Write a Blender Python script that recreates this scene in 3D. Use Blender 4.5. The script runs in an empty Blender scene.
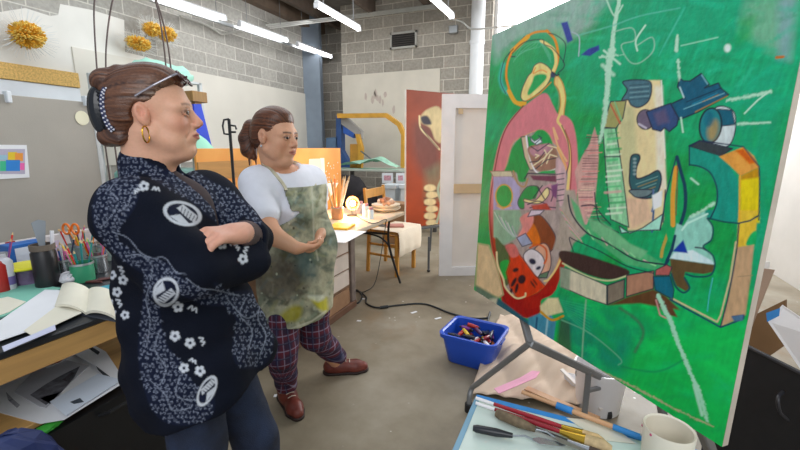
import bpy, math, random
import numpy as np
from mathutils import Vector, Matrix
random.seed(7)
rng = np.random.RandomState(5)
C = bpy.context.scene.collection
scene = bpy.context.scene
# ---------------------------------------------------------------- camera
H = 1.42; PITCH = math.radians(11.0); YAW = math.radians(22.6); FPX = 400.0
cp, sp, cy, sy = math.cos(PITCH), math.sin(PITCH), math.cos(YAW), math.sin(YAW)
cam_d = bpy.data.cameras.new('camera'); cam = bpy.data.objects.new('camera', cam_d); C.objects.link(cam)
cam_d.sensor_width = 36.0; cam_d.lens = 36.0 * FPX / 800.0; cam_d.clip_start = 0.02
cam.location = (0, 0, H); cam.rotation_euler = (math.pi/2 - PITCH, 0, YAW)
scene.camera = cam
# ---------------------------------------------------------------- light
w = bpy.data.worlds.new('studio_world'); scene.world = w; w.use_nodes = True
w.node_tree.nodes['Background'].inputs[0].default_value = (0.80, 0.90, 1.0, 1)
w.node_tree.nodes['Background'].inputs[1].default_value = 0.55
def area(name, loc, target, size, power, col=(1, 1, 1)):
    l = bpy.data.lights.new(name, 'AREA'); l.shape = 'RECTANGLE'; l.size, l.size_y = size
    l.energy = power; l.color = col
    o = bpy.data.objects.new(name, l); C.objects.link(o); o.location = loc
    o.rotation_euler = (Vector(target) - Vector(loc)).to_track_quat('-Z', 'Y').to_euler()
    return o
area('window_daylight', (1.9, 6.9, 2.5), (-1.5, 3.0, 0.8), (2.6, 2.2), 210, (0.92, 0.96, 1.0))
area('side_daylight', (1.0, -1.6, 2.9), (-0.6, 2.6, 0.9), (3.2, 1.8), 74, (0.98, 0.99, 1.0))
area('ceiling_daylight', (-2.4, 4.2, 3.7), (-2.4, 4.2, 0), (4.5, 5.0), 115, (0.95, 0.98, 1.0))
vs = scene.view_settings
vs.view_transform = 'Standard'; vs.look = 'None'; vs.gamma = 1.0; vs.use_curve_mapping = False; vs.exposure = 0.0
# ---------------------------------------------------------------- coordinates
# "view" frame: x right, y ahead (both level), z up, origin on the floor under the photographer
def V(px, py, d):
    xr = (px-400)/FPX*d; u = -(py-225)/FPX*d
    return Vector((xr, d*cp + u*sp, H - d*sp + u*cp))
def v2w(v): return Vector((v[0]*cy - v[1]*sy, v[0]*sy + v[1]*cy, v[2]))
def W(px, py, d): return v2w(V(px, py, d))
def ray(px, py): return W(px, py, 1.0) - Vector((0, 0, H))
def WZ(px, py, z): r = ray(px, py); return Vector((0, 0, H)) + r*((z-H)/r.z)
def WX(px, py, x): r = ray(px, py); return Vector((0, 0, H)) + r*(x/r.x)
def WY(px, py, y): r = ray(px, py); return Vector((0, 0, H)) + r*(y/r.y)
def proj_view(P):
    x, y, z = P[:, 0], P[:, 1], P[:, 2]-H
    d = y*cp - z*sp; u = y*sp + z*cp
    return 400 + FPX*x/d, 225 - FPX*u/d
# ---------------------------------------------------------------- materials
def lin(c):
    if isinstance(c, str): c = tuple(int(c[i:i+2], 16) for i in (0, 2, 4))
    c = [v/255.0 for v in c]
    return tuple(v/12.92 if v <= 0.04045 else ((v+0.055)/1.055)**2.4 for v in c)
MATS = {}
def mat(name, col, rough=0.6, var=0.12, scale=8.0, bump=0.0, metal=0.0, stretch=None, spec=0.5, emit=None, alpha=None, trans=0.0, bscale=None, col2=None):
    if name in MATS: return MATS[name]
    m = bpy.data.materials.new(name); m.use_nodes = True; MATS[name] = m
    nt = m.node_tree; b = nt.nodes['Principled BSDF']; c = lin(col)
    b.inputs['Roughness'].default_value = rough; b.inputs['Metallic'].default_value = metal
    b.inputs['Specular IOR Level'].default_value = spec
    tc = nt.nodes.new('ShaderNodeTexCoord'); mp = nt.nodes.new('ShaderNodeMapping')
    if stretch: mp.inputs['Scale'].default_value = stretch
    nz = nt.nodes.new('ShaderNodeTexNoise'); nz.inputs['Scale'].default_value = scale; nz.inputs['Detail'].default_value = 5
    rp = nt.nodes.new('ShaderNodeValToRGB')
    rp.color_ramp.elements[0].position = 0.3; rp.color_ramp.elements[1].position = 0.7
    if col2 is not None: c0, c1 = c, lin(col2)
    else: c0 = tuple(v*(1-var) for v in c); c1 = tuple(min(1, v*(1+var)) for v in c)
    rp.color_ramp.elements[0].color = (*c0, 1); rp.color_ramp.elements[1].color = (*c1, 1)
    nt.links.new(tc.outputs['Object'], mp.inputs[0]); nt.links.new(mp.outputs[0], nz.inputs[0])
    nt.links.new(nz.outputs[0], rp.inputs[0]); nt.links.new(rp.outputs[0], b.inputs['Base Color'])
    if bump:
        bp = nt.nodes.new('ShaderNodeBump'); bp.inputs['Strength'].default_value = bump; bp.inputs['Distance'].default_value = 0.01
        if bscale:
            n2 = nt.nodes.new('ShaderNodeTexNoise'); n2.inputs['Scale'].default_value = bscale
            nt.links.new(mp.outputs[0], n2.inputs[0]); nt.links.new(n2.outputs[0], bp.inputs['Height'])
        else: nt.links.new(nz.outputs[0], bp.inputs['Height'])
        nt.links.new(bp.outputs[0], b.inputs['Normal'])
    if emit:
        b.inputs['Emission Color'].default_value = (*lin(col), 1); b.inputs['Emission Strength'].default_value = emit
    if trans: b.inputs['Transmission Weight'].default_value = trans
    if alpha is not None: b.inputs['Alpha'].default_value = alpha
    return m
def vmat(name, rough=0.6, bump=0.0, bscale=200.0, spec=0.4, stretch=None, sss=0.0):
    """material whose colour is the painted colour attribute of the mesh"""
    m = bpy.data.materials.new(name); m.use_nodes = True; MATS[name] = m
    nt = m.node_tree; b = nt.nodes['Principled BSDF']
    at = nt.nodes.new('ShaderNodeAttribute'); at.attribute_name = 'paint'
    nt.links.new(at.outputs['Color'], b.inputs['Base Color'])
    b.inputs['Roughness'].default_value = rough; b.inputs['Specular IOR Level'].default_value = spec
    if sss:
        b.inputs['Subsurface Weight'].default_value = sss; b.inputs['Subsurface Radius'].default_value = (0.01, 0.004, 0.002)
        b.inputs['Subsurface Scale'].default_value = 1.0
    if bump:
        tc = nt.nodes.new('ShaderNodeTexCoord'); mp = nt.nodes.new('ShaderNodeMapping')
        if stretch: mp.inputs['Scale'].default_value = stretch
        nz = nt.nodes.new('ShaderNodeTexNoise'); nz.inputs['Scale'].default_value = bscale
        bp = nt.nodes.new('ShaderNodeBump'); bp.inputs['Strength'].default_value = bump; bp.inputs['Distance'].default_value = 0.004
        nt.links.new(tc.outputs['Object'], mp.inputs[0]); nt.links.new(mp.outputs[0], nz.inputs[0])
        nt.links.new(nz.outputs[0], bp.inputs['Height']); nt.links.new(bp.outputs[0], b.inputs['Normal'])
    return m
# ---------------------------------------------------------------- mesh builder
class MB:
    def __init__(s): s.v = []; s.f = []; s.m = []; s.cur = 0
    def mi(s, i): s.cur = i; return s
    def add(s, vs, fs):
        n = len(s.v); s.v += [Vector(v) for v in vs]; s.f += [tuple(i+n for i in f) for f in fs]; s.m += [s.cur]*len(fs); return s
    def box(s, c, size, rz=0.0, R=None, bev=0.0):
        M = R if R is not None else Matrix.Rotation(rz, 3, 'Z')
        hx, hy, hz = size[0]/2, size[1]/2, size[2]/2
        if bev:
            b = min(bev, hx*.9, hy*.9, hz*.9); vs = []; ids = {}
            for sx in (-1, 1):
                for sy_ in (-1, 1):
                    for sz in (-1, 1):
                        ids[(sx, sy_, sz)] = len(vs)
                        vs += [(sx*hx, sy_*(hy-b), sz*(hz-b)), (sx*(hx-b), sy_*hy, sz*(hz-b)), (sx*(hx-b), sy_*(hy-b), sz*hz)]
            g = lambda a, b_, c_, k: ids[(a, b_, c_)]+k
            fs = []
            for q in (-1, 1):
                fs += [(g(q,-1,-1,0), g(q,1,-1,0), g(q,1,1,0), g(q,-1,1,0)), (g(-1,q,-1,1), g(1,q,-1,1), g(1,q,1,1), g(-1,q,1,1)), (g(-1,-1,q,2), g(1,-1,q,2), g(1,1,q,2), g(-1,1,q,2))]
                for r in (-1, 1):
                    fs += [(g(q,r,-1,0), g(q,r,-1,1), g(q,r,1,1), g(q,r,1,0)), (g(q,-1,r,0), g(q,-1,r,2), g(q,1,r,2), g(q,1,r,0)), (g(-1,q,r,1), g(-1,q,r,2), g(1,q,r,2), g(1,q,r,1))]
                    for t in (-1, 1): fs.append((g(q,r,t,0), g(q,r,t,1), g(q,r,t,2)))
        else:
            vs = [(x*hx, y*hy, z*hz) for x in (-1, 1) for y in (-1, 1) for z in (-1, 1)]
            fs = [(0,1,3,2), (4,6,7,5), (0,4,5,1), (2,3,7,6), (0,2,6,4), (1,5,7,3)]
        return s.add([M @ Vector(v) + Vector(c) for v in vs], fs)
    def beam(s, p, q, wd, th, up=(0, 0, 1), bev=0.0):
        p, q = Vector(p), Vector(q); x = (q-p).normalized(); u = Vector(up)
        if abs(x.dot(u)) > .98: u = Vector((1, 0, 0))
        y = u.cross(x).normalized(); z = x.cross(y)
        return s.box((p+q)/2, ((q-p).length, wd, th), R=Matrix((x, y, z)).transposed(), bev=bev)
    def tube(s, pts, r, n=8, caps=True):
        pts = [Vector(p) for p in pts]; k = len(pts); rs = r if isinstance(r, (list, tuple)) else [r]*k
        vs = []; prev = None
        for i, p in enumerate(pts):
            t = (pts[min(i+1, k-1)] - pts[max(i-1, 0)]).normalized()
            if prev is None:
                a = Vector((0, 0, 1)) if abs(t.z) < .9 else Vector((1, 0, 0)); u = t.cross(a).normalized()
            else:
                u = (prev - t*prev.dot(t)).normalized()
            prev = u; v = t.cross(u)
            for j in range(n):
                a = 2*math.pi*j/n; vs.append(p + (u*math.cos(a) + v*math.sin(a))*rs[i])
        fs = [(i*n+j, i*n+(j+1) % n, (i+1)*n+(j+1) % n, (i+1)*n+j) for i in range(k-1) for j in range(n)]
        if caps: fs += [tuple(range(n))[::-1], tuple(range((k-1)*n, k*n))]
        return s.add(vs, fs)
    def lathe(s, o, prof, n=24, ax=(0, 0, 1)):
        ax = Vector(ax).normalized(); a = Vector((1, 0, 0)) if abs(ax.x) < .9 else Vector((0, 1, 0))
        u = ax.cross(a).normalized(); v = ax.cross(u); o = Vector(o)
        vs = [o + ax*z + (u*math.cos(2*math.pi*j/n) + v*math.sin(2*math.pi*j/n))*max(r, 1e-5) for r, z in prof for j in range(n)]
        fs = [(i*n+j, i*n+(j+1) % n, (i+1)*n+(j+1) % n, (i+1)*n+j) for i in range(len(prof)-1) for j in range(n)]
        return s.add(vs, fs)
    def ball(s, c, r, n=12, R=None):
        if not isinstance(r, (tuple, list)): r = (r, r, r)
        c = Vector(c); R = R or Matrix.Identity(3); m = n//2+1; vs = []
        for i in range(m+1):
            th = math.pi*i/m
            for j in range(n):
                a = 2*math.pi*j/n
                vs.append(c + R @ Vector((r[0]*math.sin(th)*math.cos(a), r[1]*math.sin(th)*math.sin(a), r[2]*math.cos(th))))
        return s.add(vs, [(i*n+j, (i+1)*n+j, (i+1)*n+(j+1) % n, i*n+(j+1) % n) for i in range(m) for j in range(n)])
    def slab(s, pts, off):
        """closed outline (3D points) given a thickness vector"""
        pts = [Vector(p) for p in pts]; off = Vector(off); n = len(pts)
        vs = pts + [p+off for p in pts]
        return s.add(vs, [tuple(range(n))[::-1], tuple(range(n, 2*n))] + [(i, (i+1) % n, n+(i+1) % n, n+i) for i in range(n)])
    def sheet(s, o, u, v, nu, nv, fn, th=0.0):
        """wavy sheet, o + a*u + b*v + height; thickness th downwards"""
        o, u, v = Vector(o), Vector(u), Vector(v); nrm = u.cross(v).normalized()
        top = [o + u*(i/nu) + v*(j/nv) + nrm*fn(i/nu, j/nv) for i in range(nu+1) for j in range(nv+1)]
        k = nv+1; fs = [(i*k+j, (i+1)*k+j, (i+1)*k+j+1, i*k+j+1) for i in range(nu) for j in range(nv)]
        if th:
            N = len(top); vs = top + [p - nrm*th for p in top]
            fs2 = [tuple(N+q for q in f[::-1]) for f in fs]
            rim = [i*k for i in range(nu+1)] + [nu*k+j for j in range(1, nv+1)] + [i*k+nv for i in range(nu-1, -1, -1)] + [j for j in range(nv-1, 0, -1)]
            fr = [(rim[i], N+rim[i], N+rim[(i+1) % len(rim)], rim[(i+1) % len(rim)]) for i in range(len(rim))]
            return s.add(vs, fs+fs2+fr)
        return s.add(top, fs)
    def build(s, name, mats, parent=None, smooth=False, kind=None):
        if not isinstance(mats, (list, tuple)): mats = [mats]
        co = np.array([tuple(v) for v in s.v])
        if parent is not None: o0 = np.array(parent.matrix_basis.translation)
        else: o0 = np.array([(co[:, 0].min()+co[:, 0].max())/2, (co[:, 1].min()+co[:, 1].max())/2, co[:, 2].min()])
        if kind == 'structure': o0 = np.zeros(3)
        me = bpy.data.meshes.new(name); me.from_pydata([tuple(v) for v in co-o0], [], s.f)
        for m in mats: me.materials.append(m)
        me.polygons.foreach_set('material_index', s.m)
        me.validate()
        import bmesh
        bm = bmesh.new(); bm.from_mesh(me); bmesh.ops.recalc_face_normals(bm, faces=bm.faces); bm.to_mesh(me); bm.free()
        if smooth:
            me.polygons.foreach_set('use_smooth', [True]*len(me.polygons))
            if smooth != 'all':
                try: me.set_sharp_from_angle(angle=math.radians(40))
                except Exception: pass
        o = bpy.data.objects.new(name, me); C.objects.link(o)
        if parent is not None: o.parent = parent
        else: o.location = o0
        if kind: o['kind'] = kind
        return o
def thing(name, label, cat, loc, group=None, rz=0.0):
    o = bpy.data.objects.new(name, None); C.objects.link(o); o.location = loc; o.rotation_euler = (0, 0, rz)
    o.empty_display_size = 0.05; o['label'] = label; o['category'] = cat
    if group: o['group'] = group
    return o
def tag(o, label, cat, group=None):
    o['label'] = label; o['category'] = cat
    if group: o['group'] = group
    return o
def curve(pts, n=6, closed=False):
    pts = [Vector(p) for p in pts]; k = len(pts); out = []
    rng_ = range(k if closed else k-1)
    for i in rng_:
        g = (lambda j: pts[j % k]) if closed else (lambda j: pts[max(0, min(k-1, j))])
        p0, p1, p2, p3 = g(i-1), g(i), g(i+1), g(i+2)
        for t in range(n):
            t /= n
            out.append(0.5*((2*p1) + (p2-p0)*t + (2*p0-5*p1+4*p2-p3)*t*t + (3*p1-p0-3*p2+p3)*t*t*t))
    if not closed: out.append(pts[-1])
    return out
def dup(root, loc, rz=0.0, label=None, scale=None):
    r = root.copy(); C.objects.link(r); r.location = loc; r.rotation_euler = (0, 0, rz)
    if label: r['label'] = label
    if scale: r.scale = scale
    for ch in list(root.children):
        c = ch.copy(); C.objects.link(c); c.parent = r
        for g in list(ch.children):
            d = g.copy(); C.objects.link(d); d.parent = c
    return r
# ---------------------------------------------------------------- painter (colour attribute)
def hash2(ix, iy, seed):
    n = (ix.astype(np.int64)*374761393 + iy.astype(np.int64)*668265263 + seed*1442695041) & 0x7fffffff
    n = ((n ^ (n >> 13))*1274126177) & 0x7fffffff
    return ((n ^ (n >> 16)) & 0xffff)/65535.0
def vnoise(x, y, seed=0):
    ix, iy = np.floor(x), np.floor(y); fx, fy = x-ix, y-iy; fx = fx*fx*(3-2*fx); fy = fy*fy*(3-2*fy)
    a, b = hash2(ix, iy, seed), hash2(ix+1, iy, seed); c, d = hash2(ix, iy+1, seed), hash2(ix+1, iy+1, seed)
    return (a*(1-fx)+b*fx)*(1-fy) + (c*(1-fx)+d*fx)*fy
def fbm(x, y, seed=0, o=4):
    s = 0; a = 0.5
    for i in range(o): s = s + a*vnoise(x*2**i, y*2**i, seed+i*17); a *= 0.5
    return s
def cv2(pts, n=6, closed=True): return [(p[0], p[1]) for p in curve([(a, b, 0) for a, b in pts], n, closed)]
class Painter:
    def __init__(s, X, Y, mask=None): s.X, s.Y = X, Y; s.c = np.zeros((len(X), 3)); s.mask = mask
    def base(s, col): s.c[:] = lin(col)
    def _sel(s, pts, m):
        a = np.array(pts); q = (s.X > a[:, 0].min()-m) & (s.X < a[:, 0].max()+m) & (s.Y > a[:, 1].min()-m) & (s.Y < a[:, 1].max()+m)
        if s.mask is not None: q &= s.mask
        return np.nonzero(q)[0], a
    def _mix(s, i, al, col, tex=0.0):
        c = np.array(lin(col))[None, :]
        if tex:
            t = fbm(s.X[i]*.35, s.Y[i]*.12, int(sum(lin(col))*1000) % 97)
            c = c*(1+tex*(t[:, None]*2-.95))
        s.c[i] = s.c[i]*(1-al[:, None]) + np.clip(c, 0, 1)*al[:, None]
    def fill(s, pts, col, smooth=False, soft=.8, alpha=1.0, tex=0.25, gy=None, out=None, ow=1.0):
        if smooth: pts = cv2(pts)
        i, a = s._sel(pts, soft)
        if len(i) == 0: return
        x, y = s.X[i], s.Y[i]; d2 = np.full(len(i), 1e9); inside = np.zeros(len(i), bool); n = len(a)
        for k in range(n):
            p, q = a[k], a[(k+1) % n]; e = q-p; L = e@e+1e-9
            t = np.clip(((x-p[0])*e[0]+(y-p[1])*e[1])/L, 0, 1)
            d2 = np.minimum(d2, (x-p[0]-t*e[0])**2 + (y-p[1]-t*e[1])**2)
            if abs(e[1]) > 1e-9:
                cr = ((p[1] > y) != (q[1] > y)) & (x < (q[0]-p[0])*(y-p[1])/e[1]+p[0]); inside ^= cr
        d = np.sqrt(d2); d = np.where(inside, -d, d)
        al = np.clip(.5 - d/(2*soft), 0, 1)*alpha
        if gy: al = al*np.clip((y-gy[0])/(gy[1]-gy[0]), 0, 1)
        s._mix(i, al, col, tex)
        if out: s.stroke(list(pts)+[pts[0]], ow, out)
    def stroke(s, pts, w, col, smooth=False, soft=.5, alpha=1.0, w2=None, rough=0.0, tex=0.0):
        if col == '1e2238': w = w+.35
        if smooth: pts = cv2(pts, 6, False)
        w2 = w if w2 is None else w2
        i, a = s._sel(pts, max(w, w2)+soft)
        if len(i) == 0: return
        x, y = s.X[i], s.Y[i]; best = np.full(len(i), 1e9); n = len(a)-1
        for k in range(n):
            p, q = a[k], a[k+1]; e = q-p; L = e@e+1e-9
            t = np.clip(((x-p[0])*e[0]+(y-p[1])*e[1])/L, 0, 1)
            d = np.hypot(x-p[0]-t*e[0], y-p[1]-t*e[1]) - (w+(w2-w)*(k+t)/n)/2
            best = np.minimum(best, d)
        if rough: best = best + rough*(fbm(x*.5, y*.5, 3)-.5)*2
        s._mix(i, np.clip(.5-best/(2*soft), 0, 1)*alpha, col, tex)
    def ell(s, cx, cy_, rx, ry, col, rot=0.0, **k):
        c, n = math.cos(rot), math.sin(rot)
        s.fill([(cx+rx*math.cos(t)*c-ry*math.sin(t)*n, cy_+rx*math.cos(t)*n+ry*math.sin(t)*c) for t in np.linspace(0, 2*math.pi, 25)[:-1]], col, **k)
def set_paint(me, cols):
    a = me.color_attributes.new('paint', 'FLOAT_COLOR', 'POINT')
    c = np.ones((len(me.vertices), 4), np.float32); c[:, :3] = cols; a.data.foreach_set('color', c.ravel())
def np_mesh(name, v, f, mats, parent, cols=None, smooth=True, mi=None):
    o0 = np.array(parent['view_base']) if parent is not None and 'view_base' in parent else np.zeros(3)
    me = bpy.data.meshes.new(name); v = (v-o0).astype(np.float32)
    me.vertices.add(len(v)); me.vertices.foreach_set('co', v.ravel())
    me.loops.add(f.size); me.loops.foreach_set('vertex_index', f.ravel().astype(np.int32))
    me.polygons.add(len(f)); me.polygons.foreach_set('loop_start', np.arange(0, f.size, 4, dtype=np.int32))
    if smooth: me.polygons.foreach_set('use_smooth', np.ones(len(f), bool))
    for m in (mats if isinstance(mats, list) else [mats]): me.materials.append(m)
    me.update(calc_edges=True)
    if cols is not None: set_paint(me, cols)
    o = bpy.data.objects.new(name, me); C.objects.link(o)
    if parent is not None: o.parent = parent
    return o
# ---------------------------------------------------------------- signed-distance bodies
class Body:
    def __init__(s): s.p = []
    def cap(s, a, b, ra, rb=None, k=.02, sub=False, flat=None, id=0):
        s.p.append(('c', np.array(a, float), np.array(b, float), ra, ra if rb is None else rb, k, sub, flat, id)); return s
    def chain(s, pts, rs, k=.02, id=0, flat=None):
        for i in range(len(pts)-1): s.cap(pts[i], pts[i+1], rs[i], rs[i+1], k, flat=flat, id=id)
        return s
    def ell(s, c, r, k=.02, R=None, sub=False, id=0):
        s.p.append(('e', np.array(c, float), np.array(r if hasattr(r, '__len__') else (r, r, r), float), np.array(R if R is not None else np.eye(3), float), None, k, sub, None, id)); return s
    def one(s, q, X, Y, Z):
        if q[0] == 'c':
            _, a, b, ra, rb, k, sub, flat, id = q; e = b-a
            x, y, z = X-a[0], Y-a[1], Z-a[2]
            sc = 1.0
            if flat is not None:
                n, f = np.array(flat[0], float), flat[1]; n = n/np.linalg.norm(n)
                e = e + n*(e@n)*(1/f-1); dd = (x*n[0]+y*n[1]+z*n[2])*(1/f-1)
                x, y, z = x+dd*n[0], y+dd*n[1], z+dd*n[2]; sc = min(1, f)
            t = np.clip((x*e[0]+y*e[1]+z*e[2])/(e@e+1e-9), 0, 1)
            return (np.sqrt((x-t*e[0])**2+(y-t*e[1])**2+(z-t*e[2])**2) - (ra+(rb-ra)*t))*sc
        _, c, r, R, _, k, sub, _, id = q
        x, y, z = X-c[0], Y-c[1], Z-c[2]
        u = x*R[0, 0]+y*R[1, 0]+z*R[2, 0]; v = x*R[0, 1]+y*R[1, 1]+z*R[2, 1]; w_ = x*R[0, 2]+y*R[1, 2]+z*R[2, 2]
        k0 = np.sqrt((u/r[0])**2+(v/r[1])**2+(w_/r[2])**2); k1 = np.sqrt((u/r[0]**2)**2+(v/r[1]**2)**2+(w_/r[2]**2)**2)+1e-9
        return k0*(k0-1)/k1
    def bounds(s):
        lo = np.full(3, 1e9); hi = -lo
        for q in s.p:
            if q[6]: continue
            l, h = s.qb(q); lo = np.minimum(lo, l); hi = np.maximum(hi, h)
        return lo, hi
    def qb(s, q):
        if q[0] == 'c':
            r = max(q[3], q[4]); 
            if q[7] is not None: r *= max(1, q[7][1])
            return np.minimum(q[1], q[2])-r, np.maximum(q[1], q[2])+r
        ext = np.abs(q[3])@q[2]; return q[1]-ext, q[1]+ext
    def field(s, h, lo=None, hi=None, pad=.03):
        l, u = s.bounds(); lo = l-pad if lo is None else np.array(lo); hi = u+pad if hi is None else np.array(hi)
        ax = [np.arange(lo[i], hi[i]+h, h) for i in range(3)]
        D = np.full([len(a) for a in ax], .06, np.float32)
        for q in s.p:
            l, u = s.qb(q); m = max(q[5]*1.5, 3*h)+.02; sl = []
            for i in range(3):
                a = max(0, int((l[i]-m-lo[i])/h)); b = min(len(ax[i]), int((u[i]+m-lo[i])/h)+2); sl.append(slice(a, max(a, b)))
            if any(t.start >= t.stop for t in sl): continue
            X, Y, Z = np.meshgrid(ax[0][sl[0]], ax[1][sl[1]], ax[2][sl[2]], indexing='ij')
            d = s.one(q, X, Y, Z); cur = D[tuple(sl)]; k = q[5]+1e-6
            if q[6]:
                hh = np.clip(.5-.5*(d+cur)/k, 0, 1); D[tuple(sl)] = cur*(1-hh)-d*hh+k*hh*(1-hh)
            else:
                hh = np.clip(.5+.5*(cur-d)/k, 0, 1); D[tuple(sl)] = cur*(1-hh)+d*hh-k*hh*(1-hh)
        return D, lo, ax
    def ids(s, v):
        best = np.full(len(v), 1e9); out = np.zeros(len(v), int)
        for q in s.p:
            if q[6]: continue
            d = s.one(q, v[:, 0], v[:, 1], v[:, 2]); m = d < best; best[m] = d[m]; out[m] = q[8]
        return out
def nets(D, lo, h):
    S = D < 0; nx, ny, nz = D.shape
    acc = np.zeros((nx-1, ny-1, nz-1, 3), np.float32); cnt = np.zeros((nx-1, ny-1, nz-1), np.float32)
    corners = [(i, j, k) for i in (0, 1) for j in (0, 1) for k in (0, 1)]
    sub = lambda A, c: A[c[0]:nx-1+c[0], c[1]:ny-1+c[1], c[2]:nz-1+c[2]]
    for a in corners:
        for ax in range(3):
            if a[ax]: continue
            b = list(a); b[ax] = 1
            da, db = sub(D, a), sub(D, b); cr = sub(S, a) != sub(S, b)
            I = np.nonzero(cr)
            if len(I[0]) == 0: continue
            t = da[I]/(da[I]-db[I]); p = np.tile(np.array(a, np.float32), (len(t), 1)); p[:, ax] = t
            acc[I] += p; cnt[I] += 1
    act = cnt > 0; idx = np.full(act.shape, -1, np.int64); I = np.nonzero(act); idx[I] = np.arange(len(I[0]))
    v = (np.stack(I, 1) + acc[I]/cnt[I][:, None])*h + lo
    F = []
    for ax in range(3):
        o1, o2 = (ax+1) % 3, (ax+2) % 3
        sl0 = [slice(1, -1)]*3; sl0[ax] = slice(0, -1); sl1 = list(sl0); sl1[ax] = slice(1, None)
        A, B = S[tuple(sl0)], S[tuple(sl1)]; J = np.nonzero(A != B)
        if len(J[0]) == 0: continue
        base = np.stack(J, 1).copy(); base[:, o1] += 1; base[:, o2] += 1
        def at(d1, d2):
            q = base.copy(); q[:, o1] += d1; q[:, o2] += d2; return idx[q[:, 0], q[:, 1], q[:, 2]]
        quad = np.stack([at(-1, -1), at(0, -1), at(0, 0), at(-1, 0)], 1)
        fl = ~A[J]; quad[fl] = quad[fl][:, ::-1]
        F.append(quad)
    F = np.concatenate(F); F = F[(F >= 0).all(1)]
    return v, F
def relax(v, f, n=1, lam=.5):
    for _ in range(n):
        s = np.zeros_like(v); c = np.zeros(len(v))
        for a, b in ((0, 1), (1, 2), (2, 3), (3, 0)):
            np.add.at(s, f[:, a], v[f[:, b]]); np.add.at(c, f[:, a], 1); np.add.at(s, f[:, b], v[f[:, a]]); np.add.at(c, f[:, b], 1)
        v = v*(1-lam) + lam*s/np.maximum(c, 1)[:, None]
    return v
def subdiv(v, f):
    e = np.concatenate([np.sort(f[:, [0, 1]], 1), np.sort(f[:, [1, 2]], 1), np.sort(f[:, [2, 3]], 1), np.sort(f[:, [3, 0]], 1)])
    u, inv = np.unique(e, axis=0, return_inverse=True); inv = inv.ravel(); n = len(f); N = len(v)
    mid = v[u].mean(1); cen = v[f].mean(1); nv = np.concatenate([v, mid, cen]); m = N+inv.reshape(4, n).T; c = N+len(u)+np.arange(n)
    nf = np.concatenate([np.stack([f[:, i], m[:, i], c, m[:, i-1]], 1) for i in range(4)])
    return nv, nf
def vnormals(v, f):
    n = np.cross(v[f[:, 2]]-v[f[:, 0]], v[f[:, 3]]-v[f[:, 1]]); o = np.zeros_like(v)
    for k in range(4): np.add.at(o, f[:, k], n)
    return o/(np.linalg.norm(o, axis=1)[:, None]+1e-12)
# ================================================================ SETTING
XL, YB, YC, ZC, XR = -5.25, 8.1, 7.45, 4.15, 2.25
def block_mat(name, c1, c2, mortar, axis):
    m = bpy.data.materials.new(name); m.use_nodes = True; MATS[name] = m; nt = m.node_tree; b = nt.nodes['Principled BSDF']
    b.inputs['Roughness'].default_value = 0.9
    tc = nt.nodes.new('ShaderNodeTexCoord'); sx = nt.nodes.new('ShaderNodeSeparateXYZ'); cb = nt.nodes.new('ShaderNodeCombineXYZ')
    br = nt.nodes.new('ShaderNodeTexBrick'); br.inputs['Scale'].default_value = 1.0
    br.inputs['Brick Width'].default_value = 0.406; br.inputs['Row Height'].default_value = 0.203
    br.inputs['Mortar Size'].default_value = 0.008; br.inputs['Mortar Smooth'].default_value = 0.3; br.inputs['Bias'].default_value = 0.0
    br.inputs['Color1'].default_value = (*lin(c1), 1); br.inputs['Color2'].default_value = (*lin(c2), 1); br.inputs['Mortar'].default_value = (*lin(mortar), 1)
    nt.links.new(tc.outputs['Object'], sx.inputs[0]); nt.links.new(sx.outputs[axis], cb.inputs[0]); nt.links.new(sx.outputs[2], cb.inputs[1])
    nt.links.new(cb.outputs[0], br.inputs['Vector'])
    nz = nt.nodes.new('ShaderNodeTexNoise'); nz.inputs['Scale'].default_value = 30; nz.inputs['Detail'].default_value = 6
    nt.links.new(tc.outputs['Object'], nz.inputs[0])
    mx = nt.nodes.new('ShaderNodeMix'); mx.data_type = 'RGBA'; mx.blend_type = 'OVERLAY'; mx.inputs[0].default_value = 0.35
    nt.links.new(br.outputs['Color'], mx.inputs[6]); nt.links.new(nz.outputs[0], mx.inputs[7]); nt.links.new(mx.outputs[2], b.inputs['Base Color'])
    bp = nt.nodes.new('ShaderNodeBump'); bp.inputs['Strength'].default_value = 0.5; bp.inputs['Distance'].default_value = 0.01; bp.invert = True
    nt.links.new(br.outputs['Fac'], bp.inputs['Height']); nt.links.new(bp.outputs[0], b.inputs['Normal'])
    return m
blkX = block_mat('block_masonry_left', 'b1aea7', '98958f', 'cdcac2', 1)
blkY = block_mat('block_masonry_back', 'b4ada2', '9a948a', 'd8d2c6', 0)
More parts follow.
